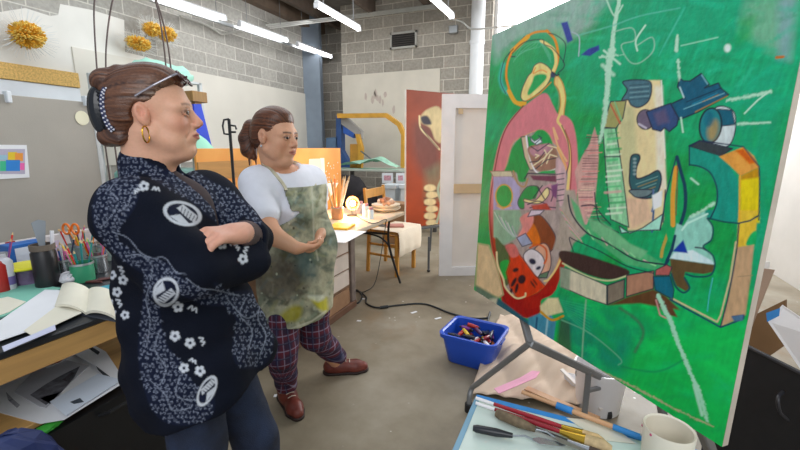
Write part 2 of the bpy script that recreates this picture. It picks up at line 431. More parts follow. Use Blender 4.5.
def floor_mat():
    m = bpy.data.materials.new('concrete_floor'); m.use_nodes = True; nt = m.node_tree; b = nt.nodes['Principled BSDF']
    tc = nt.nodes.new('ShaderNodeTexCoord')
    def noise(sc, det, ro=.6):
        n = nt.nodes.new('ShaderNodeTexNoise'); n.inputs['Scale'].default_value = sc; n.inputs['Detail'].default_value = det; n.inputs['Roughness'].default_value = ro
        nt.links.new(tc.outputs['Object'], n.inputs[0]); return n
    def ramp(src, stops):
        r = nt.nodes.new('ShaderNodeValToRGB'); e = r.color_ramp.elements
        e[0].position, e[0].color = stops[0][0], (*lin(stops[0][1]), 1); e[1].position, e[1].color = stops[-1][0], (*lin(stops[-1][1]), 1)
        for p, c in stops[1:-1]: x = e.new(p); x.color = (*lin(c), 1)
        nt.links.new(src, r.inputs[0]); return r
    a = ramp(noise(1.3, 8).outputs[0], [(.3, '675c4b'), (.5, '877c68'), (.7, 'a19786')])
    st = ramp(noise(0.9, 6, .7).outputs[0], [(.56, '000000'), (.68, 'ffffff')])
    mx = nt.nodes.new('ShaderNodeMix'); mx.data_type = 'RGBA'; nt.links.new(a.outputs[0], mx.inputs[6]); mx.inputs[7].default_value = (*lin('8a6c48'), 1)
    sc = nt.nodes.new('ShaderNodeMath'); sc.operation = 'MULTIPLY'; sc.inputs[1].default_value = .55; nt.links.new(st.outputs[0], sc.inputs[0]); nt.links.new(sc.outputs[0], mx.inputs[0])
    vo = nt.nodes.new('ShaderNodeTexVoronoi'); vo.inputs['Scale'].default_value = 11; nt.links.new(tc.outputs['Object'], vo.inputs[0])
    sp_ = ramp(vo.outputs['Distance'], [(.06, 'ffffff'), (.1, '000000')])
    sel = ramp(noise(2.2, 2).outputs[0], [(.52, '000000'), (.58, 'ffffff')])
    ml = nt.nodes.new('ShaderNodeMath'); ml.operation = 'MULTIPLY'; nt.links.new(sp_.outputs[0], ml.inputs[0]); nt.links.new(sel.outputs[0], ml.inputs[1])
    m2 = nt.nodes.new('ShaderNodeMix'); m2.data_type = 'RGBA'; nt.links.new(ml.outputs[0], m2.inputs[0]); nt.links.new(mx.outputs[2], m2.inputs[6]); m2.inputs[7].default_value = (*lin('d8d5cc'), 1)
    nt.links.new(m2.outputs[2], b.inputs['Base Color'])
    r = ramp(noise(2.0, 5).outputs[0], [(.3, 'a8a8a8'), (.7, 'd0d0d0')]); nt.links.new(r.outputs[0], b.inputs['Roughness'])
    return m
MB().add([(XL-.2, -1.2, 0), (XR+.2, -1.2, 0), (XR+.2, 9, 0), (XL-.2, 9, 0), (XL-.2, -1.2, -.1), (XR+.2, -1.2, -.1), (XR+.2, 9, -.1), (XL-.2, 9, -.1)],
         [(0, 1, 2, 3), (7, 6, 5, 4), (0, 4, 5, 1), (1, 5, 6, 2), (2, 6, 7, 3), (3, 7, 4, 0)]).build('floor', floor_mat(), kind='structure')
wpaint = mat('white_wall_paint', 'e4e2dc', .8, .05, 3)
# left wall of blockwork with the patch someone painted white, upper left
lw = MB().box((XL-.1, 3.9, ZC/2), (.2, 10.2, ZC))
lw.cur = 1
patch = [WX(x, y, XL) for x, y in [(-60, 15), (0, 12), (25, 8), (50, 16), (58, 15), (60, 4), (92, 10), (124, 20), (125, 52), (150, 58), (168, 64), (184, 71), (196, 74), (196, 110), (196, 150), (60, 150), (-60, 150)]]
lw.slab([p+Vector((.001, 0, 0)) for p in patch], (.002, 0, 0))
lw.build('wall_left', [blkX, wpaint], kind='structure')
xb0 = WY(342, 75, YC).x
MB().box(((XL+xb0)/2, YB+.1, ZC/2), (xb0-XL+.4, .2, ZC)).build('wall_back', blkY, kind='structure')
# projecting bay of the back wall, with the window opening in it
wx0, wx1, wz0, wz1 = WY(491, 60, YC).x, 1.9, 1.15, 4.02
bay = MB()
bay.box(((xb0+wx0)/2, YC+.15, ZC/2), (wx0-xb0, .3, ZC)).box(((wx0+wx1)/2, YC+.15, wz0/2), (wx1-wx0, .3, wz0))
bay.box(((wx0+wx1)/2, YC+.15, (wz1+ZC)/2), (wx1-wx0, .3, ZC-wz1)).box(((wx1+XR)/2, YC+.15, ZC/2), (XR-wx1, .3, ZC))
bay.box((xb0+.1, YC+.45, ZC/2), (.2, .5, ZC))
bay.build('wall_bay', blkY, kind='structure')
wn = MB()
for x in (wx0+.03, (wx0+wx1)/2, wx1-.03): wn.box((x, YC+.2, (wz0+wz1)/2), (.06, .08, wz1-wz0), bev=.008)
for z in (wz0+.03, wz1-.03, 2.9): wn.box(((wx0+wx1)/2, YC+.2, z), (wx1-wx0, .08, .06), bev=.008)
wo = wn.build('window_1', mat('window_frame_white', 'e6e8ea', .5, .03), kind='structure')
MB().box(((wx0+wx1)/2, YC+.2, (wz0+wz1)/2), (wx1-wx0-.06, .006, wz1-wz0-.06)).build('window_pane', mat('overcast_pane', 'ffffff', .3, 0, emit=4.0), wo)
# right wall (white), ceiling
MB().box((XR+.1, 3.9, ZC/2), (.2, 10.2, ZC)).build('wall_right', mat('white_wall_right', 'dcd8d3', .8, .05, 3), kind='structure')
cl = MB().box(((XL+XR)/2, 6.0, ZC+.1), (XR-XL+.4, 5.6, .2))
cl.cur = 1
for x in np.arange(XL+.5, XR, 1.1): cl.box((x, 6.0, ZC-.12), (.09, 5.6, .24))
cl.build('ceiling', [mat('ceiling_deck', '6a655f', .8, .2), mat('ceiling_joist', '5c4f45', .7, .2)], kind='structure')
# dark ledger beam along the top of the left wall
MB().box((XL+.08, 5.9, 3.98), (.16, 4.2, .3), bev=.01).build('trim_1', mat('brown_ledger', '6d5c4e', .7, .2, 5), kind='structure')
# steel column in the corner, white duct against the bay
cx = (WX(305.5, 60, XL+.16) + WX(322, 60, XL+.16))/2
colm = MB()
pc = W(314, 100, 8.6); colw = 16.5/400*8.6
colm.box((pc.x, pc.y, ZC/2), (colw, .03, ZC), YAW).box((pc.x-.0*colw, pc.y, ZC/2), (.03, .3, ZC), YAW)
for s_ in (-1, 1): colm.box((pc.x, pc.y+s_*.0, ZC/2), (colw, .02, ZC), YAW)
for s_ in (-1, 1):
    q = v2w(Vector((0, s_*.14, 0))); colm.box((pc.x+q.x, pc.y+q.y, ZC/2), (colw, .022, ZC), YAW)
tag(colm.build('steel_column', mat('blue_grey_steel', '8794a3', .5, .12, 3)), 'blue-grey painted steel column standing in the far left corner of the blockwork', 'column')
pd = (WY(470, 50, YC-.15)+WY(483.5, 50, YC-.15))/2; rd = (WY(483.5, 50, YC-.15)-WY(470, 50, YC-.15)).length/2
dc = thing('duct_pipe', 'white vertical duct running up the back wall beside the window', 'pipe', (pd.x, YC-rd-.01, 0))
MB().tube([(pd.x, YC-rd-.01, .0), (pd.x, YC-rd-.01, ZC)], rd, 24).build('pipe', mat('white_duct', 'eceff2', .4, .03), dc, True)
for z in (1.2, 2.2, 3.2): MB().lathe((pd.x, YC-rd-.01, z), [(rd+.001, -.03), (rd+.012, -.03), (rd+.012, .03), (rd+.001, .03)], 24).build('pipe_clamp', mat('white_duct', 'eceff2', .4, .03), dc, True)
# vent in back wall
a_, b_ = WY(391.5, 49, YC), WY(416.5, 31.5, YC)
vg = thing('wall_vent', 'dark louvred vent in a pale frame high in the back blockwork', 'vent', ((a_.x+b_.x)/2, YC, a_.z))
vc = ((a_.x+b_.x)/2, YC-.02, (a_.z+b_.z)/2); vw, vh = b_.x-a_.x, b_.z-a_.z
f = MB()
for s_ in (-1, 1): f.box((vc[0]+s_*vw/2, vc[1], vc[2]), (.035, .04, vh+.035)).box((vc[0], vc[1], vc[2]+s_*vh/2), (vw+.035, .04, .035))
f.build('vent_frame', mat('vent_frame_grey', 'b9b7b0', .5, .05), vg)
f = MB().box((vc[0], YC-.004, vc[2]), (vw, .006, vh))
f.build('vent_back', mat('vent_dark', '2c2b2d', .8), vg)
f = MB()
for i in range(7): f.box((vc[0], YC-.018, vc[2]-vh/2+vh*(i+.5)/7), (vw-.03, .012, vh/14), R=Matrix.Rotation(.6, 3, 'X'))
f.build('louvre', mat('vent_louvre', '4a4643', .6), vg)
# panels fixed to walls
pa, pb = WX(178, 71, XL), WX(305.5, 94, XL)
MB_p = MB().box((XL+.012, (3.0+pb.y)/2, 1.2+(pb.z-1.2)/2+.0), (.018, pb.y-3.0, pb.z-1.2), bev=.002)
tag(MB_p.build('wall_panel', mat('cream_board', 'dcd8ce', .7, .04, 2)), 'large plain cream board on the left wall behind the younger woman', 'wall panel', None)
pa, pb = WY(342.5, 76, YC), WY(440.5, 69, YC)
o = MB().box(((pa.x+pb.x)/2, YC-.012, (1.0+pa.z)/2), (pb.x-pa.x, .02, pa.z-1.0), bev=.002).build('wall_panel', mat('scuffed_board', 'd9d2c4', .7, .06, 2.5))
tag(o, 'pale scuffed board on the back wall below the dark vent', 'wall panel')
sm = MB()
for k in range(9):
    x = pa.x+.45+.25*random.random()+.06*k; z = pa.z-.35-.5*random.random()
    sm.slab([(x+.02*math.cos(t)*(1+random.random()), YC-.0225, z+.05*math.sin(t)*(1+random.random())) for t in np.linspace(0, 6, 9)], (0, -.0006, 0))
sm.build('smudge', mat('board_smudge', 'c4b4aa', .8, .1), o)
# ---------------------------------------------------------------- fluorescent lamps
wht = mat('lamp_housing', 'd9dade', .4, .03); tubem = mat('lamp_tube_glow', 'ffffff', .3, 0, emit=9.0)
def lamp(p, q, label, up=.05):
    p, q = Vector(p), Vector(q); t = thing('ceiling_light', label, 'ceiling light', ((p+q)/2)+Vector((0, 0, .04)), 'fluorescent ceiling lights')
    d = (q-p).normalized(); L = (q-p).length
    MB().beam(p+Vector((0, 0, .045)), q+Vector((0, 0, .045)), .06, .03, bev=.008).build('lamp_housing', wht, t)
    MB().tube([p+d*.03, q-d*.03], .026, 12).build('lamp_tube', tubem, t, True)
    MB().beam(p, p+d*.03, .07, .06).build('end_cap', wht, t); MB().beam(q-d*.03, q, .07, .06).build('end_cap', wht, t)
    for k in (.15, .85):
        c = p.lerp(q, k)+Vector((0, 0, .05)); MB().tube([c, (c.x, c.y, ZC)], .005, 6).build('hanger', mat('hanger_wire', '77797c', .4), t)
XF = XL+.35
lamp(WX(157, -3, XF), WX(225.5, 19, XF), 'glowing fluorescent tube light along the left wall, nearest of its row of three')
lamp(WX(239, 24, XF), WX(287.5, 41, XF), 'glowing fluorescent tube light along the left wall, middle one of the row')
lamp(WX(297, 44.5, XF), WX(331.5, 57, XF), 'glowing fluorescent tube light near the steel column, farthest and smallest of the row')
zf = 3.15
def dl(x0, y0, x1, y1, z): return WZ(x0, y0, z), WZ(x1, y1, z)
p, q = dl(359, 29.5, 316, 5, 3.2); lamp(q, p, 'white tube light hanging over the far corner, left of the vent')
p, q = dl(452, 17, 420, -12, 3.2); lamp(q, p, 'short bright tube light at the top edge above and right of the vent')
rl = MB(); g = mat('galvanised', '9fa2a4', .35, .08, metal=.6)
for y in (4.25,): rl.beam(WX(140, -4, XF-.1), WX(345, 63, XF-.1), .04, .04)
tag(rl.build('lamp_rail', g), 'thin metal rail carrying the row of tube lights along the left wall', 'rail')
for k, (x0, y0, x1, y1) in enumerate([(262, 26, 345, 15), (266, 28, 430, 3), (262, 29, 334, 18)]):
    pass
c3 = thing('conduit_rack', 'three parallel metal conduits crossing between the tube lights near the column', 'conduit', W(300, 24, 7.4))
for k in range(3):
    a_ = W(266+k*2, 25+k*1.6, 7.0); b_ = WY(345+k*2, 16+k*1.2, YC-.12)
    MB().tube([a_, b_, WY(440, 4+k*1.5, YC-.12)], .014, 8).build('conduit', mat('conduit_steel', 'c3c2bd', .3, .05, metal=.5), c3, True)
hc = MB().tube(curve([WX(180, 16, XL+.06), WX(202, 23, XL+.06), WX(215, 30, XL+.06), WX(222, 34, XL+.06), WX(240, 31, XL+.06), WX(262, 28, XL+.06)]), .016, 8)
tag(hc.build('flexible_conduit', mat('conduit_steel', 'c3c2bd', .3, .05, metal=.5), smooth=True), 'curving metal conduit below the left row of tube lights', 'conduit')
hc = MB().tube(curve([W(340, 40, 7.4), W(343, 38, 7.4), W(345, 36, 7.4), W(352, 37, 7.4)]) + [W(342, 47, 7.42)][:0], .012, 8)
yc_ = YC-.45
hc = MB().tube([WY(462, 22, yc_), Vector((WY(462, 22, yc_).x, YC, WY(462, 22, yc_).z))], .01, 6).tube(curve([WY(452, 19, yc_), WY(462, 22, yc_), WY(473, 29, yc_), WY(500, 27, yc_), WY(530, 24, yc_)]), .014, 8)
tag(hc.build('bracket_conduit', mat('conduit_steel', 'c3c2bd', .3, .05, metal=.5), smooth=True), 'thin metal conduit bending past the white duct towards the window', 'conduit')
bx = W(456, 32, 7.25); o = MB().box((bx.x, YC-.04, bx.z), (.16, .07, .13), bev=.008)
tag(o.build('junction_box', g), 'small grey junction box on the back wall left of the duct', 'junction box')
# ---------------------------------------------------------------- art and things on the left wall
def spiky(c, r, depth, label, n=330, cols=('e9b23a', 'f4cf6a')):
    t = thing('spiky_flower_sculpture', label, 'wall sculpture', c, 'yellow spiky wall sculptures')
    c = Vector(c); r = (r[0]*.62, r[1]*.66); m = MB().ball(c+Vector((depth*.3, 0, 0)), (depth*.7, r[0]*.8, r[1]*.8), 14); 
    for i in range(n):
        z = random.uniform(-1, 1); a = random.uniform(-1.6, 1.6); s_ = math.sqrt(1-z*z)
        d = Vector((math.cos(a)*s_*depth*1.3, math.sin(a)*s_*r[0], z*r[1])); st = c+Vector((depth*.3, 0, 0))
        m.mi(i % 2).tube([st+d*.5, st+d*random.uniform(.9, 1.12)], [.022, .006], 4)
    m.build('petal_tuft', [mat('yellow_tuft_a', cols[0], .6, .2, 20), mat('yellow_tuft_b', cols[1], .6, .2, 20)], t)
    m = MB()
    for i in range(60):
        a = 2*math.pi*i/60+random.uniform(-.05, .05); d = Vector((depth*.5, math.cos(a)*r[0], math.sin(a)*r[1])); k = random.uniform(1.5, 2.1)
        m.tube([c+d*.8, c+Vector((depth*.6, d.y*k, d.z*k))], [.0028, .0015], 4)
    m.build('wire_ray', mat('clear_spike', 'dde2e4', .3, .05), t)
def wx(px, py, off=.0): return WX(px, py, XL+off)
s0 = wx(22, 36, .1); kk = (s0-cam.location).length/FPX
spiky(s0, (17*kk*.9, 13*kk), .16, 'big golden spiky sculpture at the far left of the white painted wall patch')
s0 = wx(134, 44, .1); kk = (s0-cam.location).length/FPX
spiky(s0, (14*kk, 8*kk), .14, 'small pale yellow spiky sculpture above the older woman\'s bun', 240, ('f0c94e', 'f7dd88'))
s0 = wx(147, 30, .1); spiky(s0, (10*kk, 8*kk), .14, 'orange spiky sculpture on the blockwork, upper left of an overlapping pair', 240, ('e98f1c', 'f3aa2c'))
s0 = wx(162, 35, .1); spiky(s0, (11*kk, 9*kk), .14, 'orange spiky sculpture on the blockwork, lower right of an overlapping pair', 240, ('ea9216', 'f4ae33'))
# cork strip with panel below
a_, b_ = WX(-20, 66, XL+.03), WX(79, 82, XL+.03)
o = MB().beam((XL+.03, a_.y, WX(0, 70, XL+.03).z), (XL+.03, b_.y, WX(0, 70, XL+.03).z), .03, .16, bev=.004)
tag(o.build('cork_strip', mat('cork', 'd9b26c', .9, .25, 60)), 'long tan cork strip mounted on the wall above the grey pinboard', 'cork strip')
o = MB().box((XL+.02, (a_.y+b_.y)/2, WX(0, 70, XL).z-.32), (.015, b_.y-a_.y, .46), bev=.002)
tag(o.build('white_board', mat('white_board', 'dfe4ea', .4, .03)), 'white board on the wall directly under the cork strip', 'board')
# hanging thin canes arching above the older woman
cn = mat('dark_cane', '5c4c48', .5, .2)
for nm, pts, dd, lb in [
    ('a', [(99, 100), (97, 70), (95, 40), (94, 10), (96, -20)], 2.9, 'thin dark bowed cane, leftmost of those rising behind the older woman'),
    ('b', [(106, 80), (106, 50), (109, 20), (114, -5), (122, -25)], 2.9, 'thin dark bowed cane curving right at its top, second from the left'),
    ('c', [(166, 110), (166, 70), (163, 40), (158, 10), (150, -15)], 2.9, 'thin dark bowed cane over the orange sculptures, left one of the right pair'),
    ('d', [(173, 110), (171, 70), (166, 35), (158, 5), (151, -12)], 2.93, 'thin dark bowed cane over the orange sculptures, right one of the right pair')]:
    pts = curve([W(x, y, dd) for x, y in pts] ); lo = pts[0]
    tag(MB().tube(curve([(lo.x, lo.y, .02), (lo.x, lo.y, lo.z*.6)], 3)[:-1] + pts, .006, 6).build('bamboo_cane', cn, smooth=True), lb, 'cane', 'bowed canes')
# ---------------------------------------------------------------- grey pinboard
XP = -3.22
yk = 1.92; pt = WX(97, 103, XP).z; y0_ = -.9
pb_ = thing('pinboard', 'tall matt grey partition board standing behind the cluttered left table', 'partition', (XP, .5, 0))
MB().box((XP-.02, (y0_+yk)/2, (pt+.05)/2+.0), (.035, yk-y0_, pt-.05), bev=.003).build('panel', mat('grey_felt', 'b0aba2', .95, .05, 3, bump=.1, bscale=200), pb_)
MB().box((XP-.02, yk+.012, pt/2), (.045, .03, pt), bev=.003).build('edge_post', mat('white_trim', 'd4d6d6', .5), pb_)
clipm = mat('white_clip', 'e8edf2', .4, .02)
for x, y in ((7, 97), (85, 101)):
    p = WX(x, y, XP); tag(MB().box((p.x+.004, p.y, p.z+.0), (.05, .025, .07), bev=.004).build('board_clip', clipm), 'white clip hooked on the top edge of the grey board, ' + ('left end' if x < 50 else 'near its right end'), 'clip', 'board clips')
# colour print
p0, p1 = WX(-8, 145, XP+.002), WX(29.5, 179, XP+.002)
pr = thing('colour_print', 'white-bordered print of bright coloured squares pinned on the grey board', 'print', (XP+.002, p1.y, p1.z))
q = [WX(-8, 144.6, XP+.002), WX(26.5, 145, XP+.002), WX(29.5, 177.5, XP+.002), WX(-8, 179.5, XP+.002)]
MB().slab(q, (.002, 0, 0)).build('paper', mat('print_paper', 'eef0f4', .6, .02), pr)
for k, (x0, y0, x1, y1, c) in enumerate([(-8, 149, 25, 174, 'b9b3c8'), (8, 152, 17, 160, 'e6c72a'), (15, 153, 23, 161, 'ef9a3c'), (0, 161, 6, 171, '3bbf8e'), (6, 160, 20, 171, '2a86d8'), (20, 163, 24.5, 170, 'ee6ab0'), (-4, 155, 7, 160, '9ec7d8')]):
    X_ = XP+.0045+.0002*k
    MB().slab([WX(x0, y0, X_), WX(x1, y0, X_), WX(x1, y1, X_), WX(x0, y1, X_)], (.0002, 0, 0)).build('colour_patch', mat('print_'+c, c, .6, .03), pr)
q = WX(82, 118, XP); o = MB().slab([(XP+.001, q.y+.045*math.cos(t)*1.0, q.z+.05*math.sin(t)) for t in np.linspace(0, 2*math.pi, 17)[:-1]], (.002, 0, 0))
tag(o.build('paper_tag', mat('cream_tag', 'f0ecd0', .7, .03)), 'small round cream paper tag near the upper right of the grey board', 'tag')
# ================================================================ LEFT WORK TABLE
TX0, TX1, TY0, TY1, TZ = -3.15, -1.69, -.6, 1.6, .75
lt = thing('work_table', 'long black-topped work table with a wooden apron along the left side', 'table', ((TX0+TX1)/2, (TY0+TY1)/2, 0))
MB().box(((TX0+TX1)/2, (TY0+TY1)/2, TZ-.0125), (TX1-TX0, TY1-TY0, .025), bev=.004).build('tabletop', mat('black_laminate', '23262b', .35, .2, 5), lt)
wood = mat('pale_pine', 'c69a5e', .55, .12, 3, stretch=(12, 1, 12)); 
for x, nm in ((TX1-.02, 0), (TX0+.03, 1)): MB().box((x, (TY0+TY1)/2, TZ-.07), (.03, TY1-TY0-.02, .085), bev=.003).build('apron', wood, lt)
MB().box(((TX0+TX1)/2, (TY0+TY1)/2, .42), (TX1-TX0-.08, TY1-TY0-.1, .022), bev=.003).build('lower_shelf', wood, lt)
for x in (TX1-.05, TX0+.06):
    for y in (TY0+.08, TY1-.06): MB().box((x, y, (TZ-.03)/2), (.07, .07, TZ-.03), bev=.006).build('leg', wood, lt)
def T(px, py, z=TZ): return WZ(px, py, z)
def paper(pts, z, name, label, cat, m, th=.002, group=None, curl=0.0):
    q = [WZ(x, y, z) for x, y in pts]; o = MB().slab(q, (0, 0, th)).build(name, m)
    return tag(o, label, cat, group)
pw = mat('sheet_white', 'e9eaee', .7, .02); pcr = mat('sheet_cream', 'e6e1cf', .7, .03)
paper([(-30, 302), (28, 284), (62, 289), (20, 311), (-30, 330)], TZ+.001, 'green_folder', 'mint green cardboard folder lying at the left of the work table', 'folder', mat('mint_card', '83c9b4', .6, .04), .006)
paper([(-20, 303), (8, 297), (26, 302), (10, 312), (-20, 322)], TZ+.0078, 'paper_sheet', 'cream sheet lying on the mint green folder', 'paper', pcr)
paper([(-6, 325), (45, 290), (74, 291), (30, 331), (-20, 348)], TZ+.0105, 'paper_sheet', 'large white sheet running diagonally across the front left of the work table', 'paper', pw)
paper([(24, 331), (64, 301), (82, 313), (32, 336)], TZ+.014, 'paper_sheet', 'off-white sheet under the open sketchbook on the work table', 'paper', pcr)
paper([(2, 347), (30, 336), (55, 325), (56, 330), (20, 345), (4, 352)], TZ+.0175, 'paper_sheet', 'narrow lavender sheet at the front edge of the work table', 'paper', mat('sheet_lavender', 'cfd2ea', .7, .02))
# open sketchbook: two curved page blocks
sk = thing('open_sketchbook', 'thick open sketchbook with blank cream pages beside the older woman', 'book', T(92, 308))
a0, a1, b0, b1 = T(72, 289), T(112, 296), T(66, 312), T(106, 318)
cen = (a0+a1+b0+b1)/4
ux = (a1-a0); uy = (b0-a0)
def page(u0, u1):
    m = MB(); n = 8
    f_ = lambda a, b: .018*math.sin(math.pi*min(1, max(0, a)))**.6+.012
    o_ = a0+ux*u0+Vector((0, 0, .004)); 
    m.sheet(o_, uy, ux*(u1-u0), 1, n, lambda a, b: 0.012+.02*math.sin(math.pi*b)**.7, .011); return m
page(-.25, .45).build('page_block', pcr, sk, True); page(.45, 1.1).build('page_block', pcr, sk, True)
MB().slab([a0-ux*.27, a0+ux*1.12, b0+ux*1.12, b0-ux*.27], (0, 0, .004)).build('cover', mat('sketch_cover', '4a4e58', .6), sk)
# blue tray, black rail, ledge
paper([(88, 290), (125, 282), (125, 285), (90, 295)], TZ+.001, 'blue_ruler', 'turquoise ruler lying behind the sketchbook', 'ruler', mat('teal_plastic', '2f9db4', .4), .004)
lg = MB().box((TX0+.02, .6, TZ+.05), (.05, 2.4, .1), bev=.004)
tag(lg.build('white_ledge', mat('white_ledge', 'dfd8d8', .6, .03)), 'low white ledge strip along the back of the work table, against the grey board', 'ledge')
def jar(px, py, r, h, m, label, content=None, n=9, cols=(), name='pencil_jar', hh=.085, cat='jar', z=TZ):
    c = T(px, py, z); t = thing(name, label, cat, c, 'jars of pens and tools on the work table' if z == TZ else None)
    MB().lathe(c, [(0, .002), (r*.97, .002), (r, .01), (r, h), (r*.93, h), (r*.93, .01), (0, .008)], 20).build('jar_body', m, t, True)
    MB().lathe(c, [(r*1.0, h-.012), (r*1.05, h-.01), (r*1.05, h), (r*.95, h)], 20).build('rim', mat('jar_rim', 'b8bcc0', .3, metal=.6), t, True)
    for i in range(n):
        a = random.uniform(0, 6.28); rr = r*.5; b = c+Vector((math.cos(a)*rr*.5, math.sin(a)*rr*.5, .015)); d = Vector((math.cos(a)*.28, math.sin(a)*.28, 1)).normalized()
        L = h+hh*random.uniform(.5, 1); tp = b+d*L; cc = random.choice(cols)
        mm = MB(); rq = .0075 if name != 'pencil_jar' else .0045; mm.tube([b, tp], [rq*.6, rq], 6); mm.cur = 1; mm.tube([tp, tp+d*(.014 if name == 'pencil_jar' else .035)], [rq*1.2, .001], 6)
        mm.build('pencil' if name == 'pencil_jar' else 'brush', [mat('pen_'+cc, cc, .4, .05), mat('pen_tip', 'd8b98a', .6)], t)
    return t
metalj = mat('tin_metal', 'b5b9bd', .25, .08, metal=.85); glassj = mat('jar_glass_murky', 'a9bcb4', .15, .1, alpha=.55); greenj = mat('green_tin', '3f9a72', .35, .08)
pens = ('d8352e', 'f0862a', '2f66c8', '1f8a8a', 'e9c63a', 'f2f2f0', '23324a', 'd66aa0', '57b04c')
jar(66.5, 277, .042, .10, metalj, 'shiny metal tin of pens, leftmost of the tins at the table back', n=9, cols=pens)
jar(84, 281, .050, .10, greenj, 'green-rimmed tin of coloured pencils in the middle of the tins', n=12, cols=pens)
jar(99, 272, .046, .10, metalj, 'metal tin of pencils nearest the older woman\'s back', n=12, cols=pens)
jar(88, 262, .05, .11, glassj, 'murky glass jar of coloured pencils behind the green-rimmed tin', n=13, cols=pens, hh=.09)
jar(76, 262, .04, .11, glassj, 'narrow glass jar with orange scissors standing in it', n=5, cols=pens, hh=.09)
jar(108, 260, .045, .10, glassj, 'glass jar of red and blue markers partly behind the older woman', n=10, cols=('d8352e', '2f66c8', 'd66aa0'), hh=.1)
jar(4, 282, .035, .15, mat('grey_plastic_jar', 'b9bcc4', .4), 'grey plastic cup of tools at the far left of the table', n=4, cols=('d8352e', '7a4aa0', 'e9c63a'))
# orange scissors
c = T(76, 262)+Vector((0, 0, .17)); sc_ = thing('scissors', 'orange-handled scissors standing handles-up in a narrow glass jar', 'scissors', c)
om = mat('orange_plastic', 'ef7a1f', .35, .05)
for s_ in (-1, 1):
    dx = v2w(Vector((1, 0, 0)))
    ring = [c+dx*(s_*.026+.02*math.cos(t))+Vector((0, 0, .03+.03*math.sin(t))) for t in np.linspace(0, 2*math.pi, 15)]
    MB().tube(ring, .0065, 8).build('handle', om, sc_, True)
    MB().beam(c+dx*s_*.012, c-dx*s_*.01-Vector((0, 0, .12)), .012, .003).build('blade', metalj, sc_)
c = T(61, 284); cr = thing('crumpled_tissue', 'crumpled white plastic wrap lying in front of the metal tins', 'wrapper', T(69, 282))
m = MB().ball(T(69, 283)+Vector((0, 0, .028)), (.055, .04, .028), 18); m.v = [v+Vector((random.uniform(-.007, .007),)*3) for v in m.v]
bpy.data.objects.remove(cr); tag(m.build('crumpled_wrapper', mat('crumple_white', 'd8d6dc', .35, .05)), 'crumpled white plastic wrap lying in front of the metal tins', 'wrapper')
# black bottle with putty knife, boxes on left
bk = T(49, 286); bt = thing('black_canister', 'tall matt black canister with a wide mouth on the left of the table', 'canister', bk)
MB().lathe(bk, [(0, 0), (.048, 0), (.05, .01), (.05, .17), (.042, .185), (.042, .2), (.036, .2), (.036, .02), (0, .02)], 24).build('body', mat('black_plastic', '1d1c20', .4), bt, True)
MB().lathe(bk, [(.045, .183), (.05, .185), (.05, .212), (.044, .212)], 24).build('collar', mat('tan_collar', '6e6156', .6), bt, True)
pk = thing('putty_knife', 'grey-bladed palette scraper standing blade-up in the black canister', 'scraper', bk+Vector((0, 0, .03)))
q0, q1 = W(44, 250, 2.05), W(33, 222, 2.05)
q0 = bk+Vector((0, 0, .17)); up_ = (WX(38, 222, bk.x)-q0)
MB().beam(q0-up_*.3, q0+up_*.2, .02, .014, bev=.003).build('handle', mat('knife_handle_blue', '3b7fd0', .4), pk)
MB().slab([q0+up_*.2+Vector((0, -.012, 0)), q0+up_*.2+Vector((0, .012, 0)), q0+up_+Vector((0, .03, 0)), q0+up_*1.08+Vector((0, -.0, 0)), q0+up_+Vector((0, -.028, 0))], (.002, 0, 0)).build('blade', mat('scraper_blade', '8d949c', .4, .05), pk)
pk = thing('palette_knife', 'narrow white-handled knife standing in the black canister', 'knife', bk+Vector((0.01, 0.02, .03)))
MB().tube([bk+Vector((0.01, .02, .04)), bk+Vector((.01, .045, .27))], [.006, .009], 8).build('handle', mat('knife_white', 'eceaf0', .3), pk, True)
bb = T(27, 268); bt = thing('blue_carton', 'blue carton with white printed emblem near the left end of the table', 'carton', bb, None)
MB().box(bb+Vector((0, 0, .075)), (.09, .17, .15), bev=.003).build('carton', mat('blue_card', '2468b8', .5, .05), bt)
MB().box(bb+Vector((.046, -.02, .085)), (.001, .075, .09)).build('emblem', mat('card_white', 'dfe6f2', .5), bt)
yl = T(29, 283); bt = thing('plastic_tub', 'clear tub of purple-red paint tubes with a yellow lid', 'tub', yl)
MB().lathe(yl, [(0, .002), (.06, .002), (.064, .02), (.068, .085), (.064, .085), (.06, .02), (0, .012)], 24).build('tub', mat('murky_tub', '6d5a78', .2, .4, 25), bt, True)
MB().lathe(yl, [(0, .100), (.09, .097), (.096, .09), (.092, .084), (.06, .084)], 28).build('lid', mat('yellow_lid', 'e6df2c', .4, .04), bt, True)
yl = T(9.5, 290); bt = thing('white_tube', 'white cylindrical spray can at the left end of the table', 'can', yl)
MB().lathe(yl, [(0, 0), (.03, 0), (.03, .14), (.02, .155), (.012, .16), (.012, .175), (0, .175)], 20).build('can', mat('can_white', 'd2d2da', .3), bt, True)
MB().lathe(yl, [(.0305, .03), (.0305, .07)], 20).build('label_band', mat('can_purple', '7b6aa8', .4), bt, True)
rb = T(2, 292); o = MB().lathe(rb, [(0, 0), (.035, 0), (.035, .13), (.02, .15), (0, .15)], 16)
tag(o.build('red_bottle', mat('red_bottle', 'b02c28', .3), smooth=True), 'dark red bottle cut by the left edge of the photo', 'bottle')
